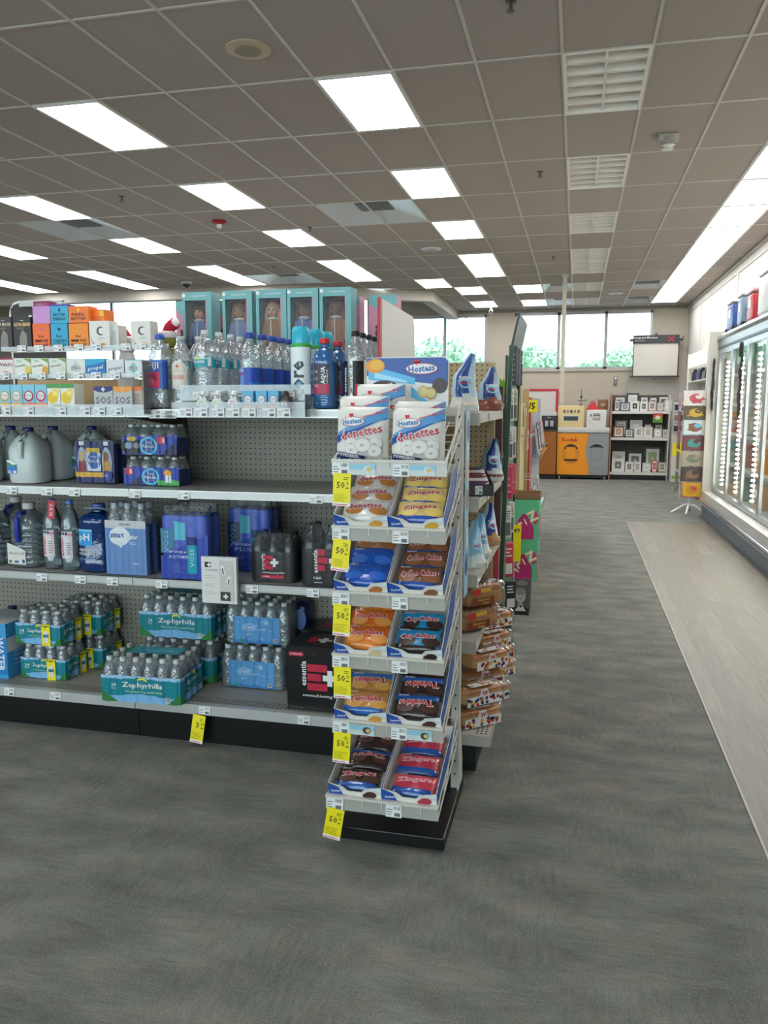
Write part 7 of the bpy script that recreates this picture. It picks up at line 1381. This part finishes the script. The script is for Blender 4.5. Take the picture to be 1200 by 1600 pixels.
r = root('floor_display', (-.39, 5.64, 0), label='black and white printed display base under the green drink cartons', cat='display stand'); mb = MB(); mb.box(-.13, 0, 0, .1, .27, .258, mat('#1d1c1c', .45)); g = G(mb, front(0)); gm = lambda c: mat(c, .5)
g.rect(-.02, .002, .1, .256, gm('#5a5855')); g.strip(-.015, .098, .002, lambda u: .07 - .02 * abs(u - .04) / .05, gm('#262524'), 12); g.oval(.04, .14, .036, .048, gm('#b9b4ac')); g.oval(.04, .175, .036, .026, gm('#8c8880')); g.poly([(.02, .07), (.06, .07), (.05, .1), (.03, .1)], gm('#a8a39c')); g.poly([(.0, .03), (.03, .07), (.04, .05), (.055, .07), (.08, .03)], gm('#dcd8d0')); g.oval(.028, .148, .006, .003, gm('#3a3836')); g.oval(.052, .148, .006, .003, gm('#3a3836')); g.oval(.04, .12, .012, .0025, gm('#5c4a44')); g.oval(.05, .235, .04, .02, gm('#8a867e'))
g.rect(-.09, .09, -.03, .19, gm('#8c8a86')); g.lines(-.085, -.035, .1, .18, 5, BLK, .4); g.rect(-.125, .005, -.03, .04, gm('#c8a828')); g.lines(-.12, -.035, .008, .036, 2, gm('#8a1c20'), .5); g.oval(-.05, .07, .014, .01, gm('#d89a3c'))
mb.build('printed_base', r)
r = root('sale_sign', (XP(804, 5.57, .6), 5.575, .3), label='yellow sale sign with 49 in front of the upper drink carton', cat='sign'); mb = MB(); mb.box(-.045, 0, .1, .045, .004, .36, YEL); g = G(mb, front(0)); g.text('49', .015, .32, .035, INK, bold=.02); g.oval(-.02, .14, .006, .006, RED); mb.build('card', r); MB().tube([(0, .008, -.3), (0, .008, .34)], .004, hk, 5).build('stem', r)
r = root('dump_bin', (XP(789, 5.2, .3), 5.25, 0), label='dark low bin of pink and red packets beside the drink cartons', cat='display stand'); MB().box(-.04, -.05, .0, .04, .12, .42, mat('#1c1b1d', .5)).build('bin', r); MB().box(-.038, -.06, .2, .03, -.05, .25, mat('#d85a94', .5)).build('pink_strip', r)
# magazines at the end of the third run
for i in range(14):
    k, q = i % 7, i // 7; Y = 7.85 + k * .25; z = (.42, 1.0)[q] + .05 * (k % 2)
    mb = MB(); c = ('#9aa8b0', '#c9ccca', '#7a8a94', '#b8c8cc', '#4a5a6a', '#d0cfc8', '#8a7a80')[(k + q * 3) % 7]; mb.box(-.09, -.01, 0, .09, .0, .26, mat(c, .25)); g = G(mb, front(-.01)); g.rect(-.08, .2, .08, .24, mat(('#c03040', '#2a4a8a', '#e0d8d0')[i % 3], .3)); g.oval(.01, .11, .045, .07, mat('#b8907a', .4)); g.lines(-.08, -.02, .03, .12, 4, WHT)
    o = mb.build('magazine', None, (-.385 + .03 * q, Y, z)); o.rotation_euler = (-.12, 0, pi / 2); tag(o, 'glossy magazine on the aisle-end rack, %s row, %s along' % (('lower', 'upper')[q], ORD[k]), 'magazine', 'magazines on the end rack')
r = root('magazine_rack', (-.41, 8.6, 0), label='clear and wire magazine rack at the end of the third run', cat='display rack')
for z in (.4, .98): MB().box(-.01, -.85, z, .09, .85, z + .008, mat('#a9adb0', .3, .5)).build('ledge', r); MB().box(.085, -.85, z, .09, .85, z + .07, ACRYL).build('lip', r)
MB().box(-.01, -.85, .0, .0, .85, 1.55, mat('#8a9aa4', .4)).build('back_panel', r)
r = root('price_sign', (XP(831, 7.3, 1.5), 7.32, 1.42), label='small yellow sign with bold figures over the red-edged end', cat='sign'); mb = MB(); mb.box(-.05, 0, 0, .05, .004, .11, YEL); G(mb, front(0)).text('/5', 0, .055, .06, INK, bold=.03); mb.build('card', r); MB().tube([(0, .008, -.1), (0, .008, .1)], .004, hk, 5).build('stem', r)
# coffee aisle sign
r = root('aisle_sign', (XP(16, 6.0, 2.3) + .21, 6.0, 1.6), 0, 'dark aisle sign lettered coffee in a rounded white frame', 'sign'); MB().box(-.2, -.01, .02, .3, .01, .72, mat('#33322e', .5)).build('board', r)
mb = MB(); W_ = .21; pts = [(-W_, 0, 0), (-W_, 0, .62)] + [(-W_ + .09 - .09 * cos(radians(a)), 0, .62 + .09 * sin(radians(a)) + .03) for a in (0, 30, 60, 90)] + [(.3, 0, .74)]; mb.tube(pts, .012, mat('#dcdcd8', .3), 8); mb.build('frame', r)
MB().box(-.1, -.03, .70, .3, .03, .745, mat('#b9c0c0', .3)).build('light_cap', r); mb = MB(); G(mb, front(-.01)).text('coffee', .09, .62, .075, WHT, .27, bold=.02); mb.build('lettering', r)
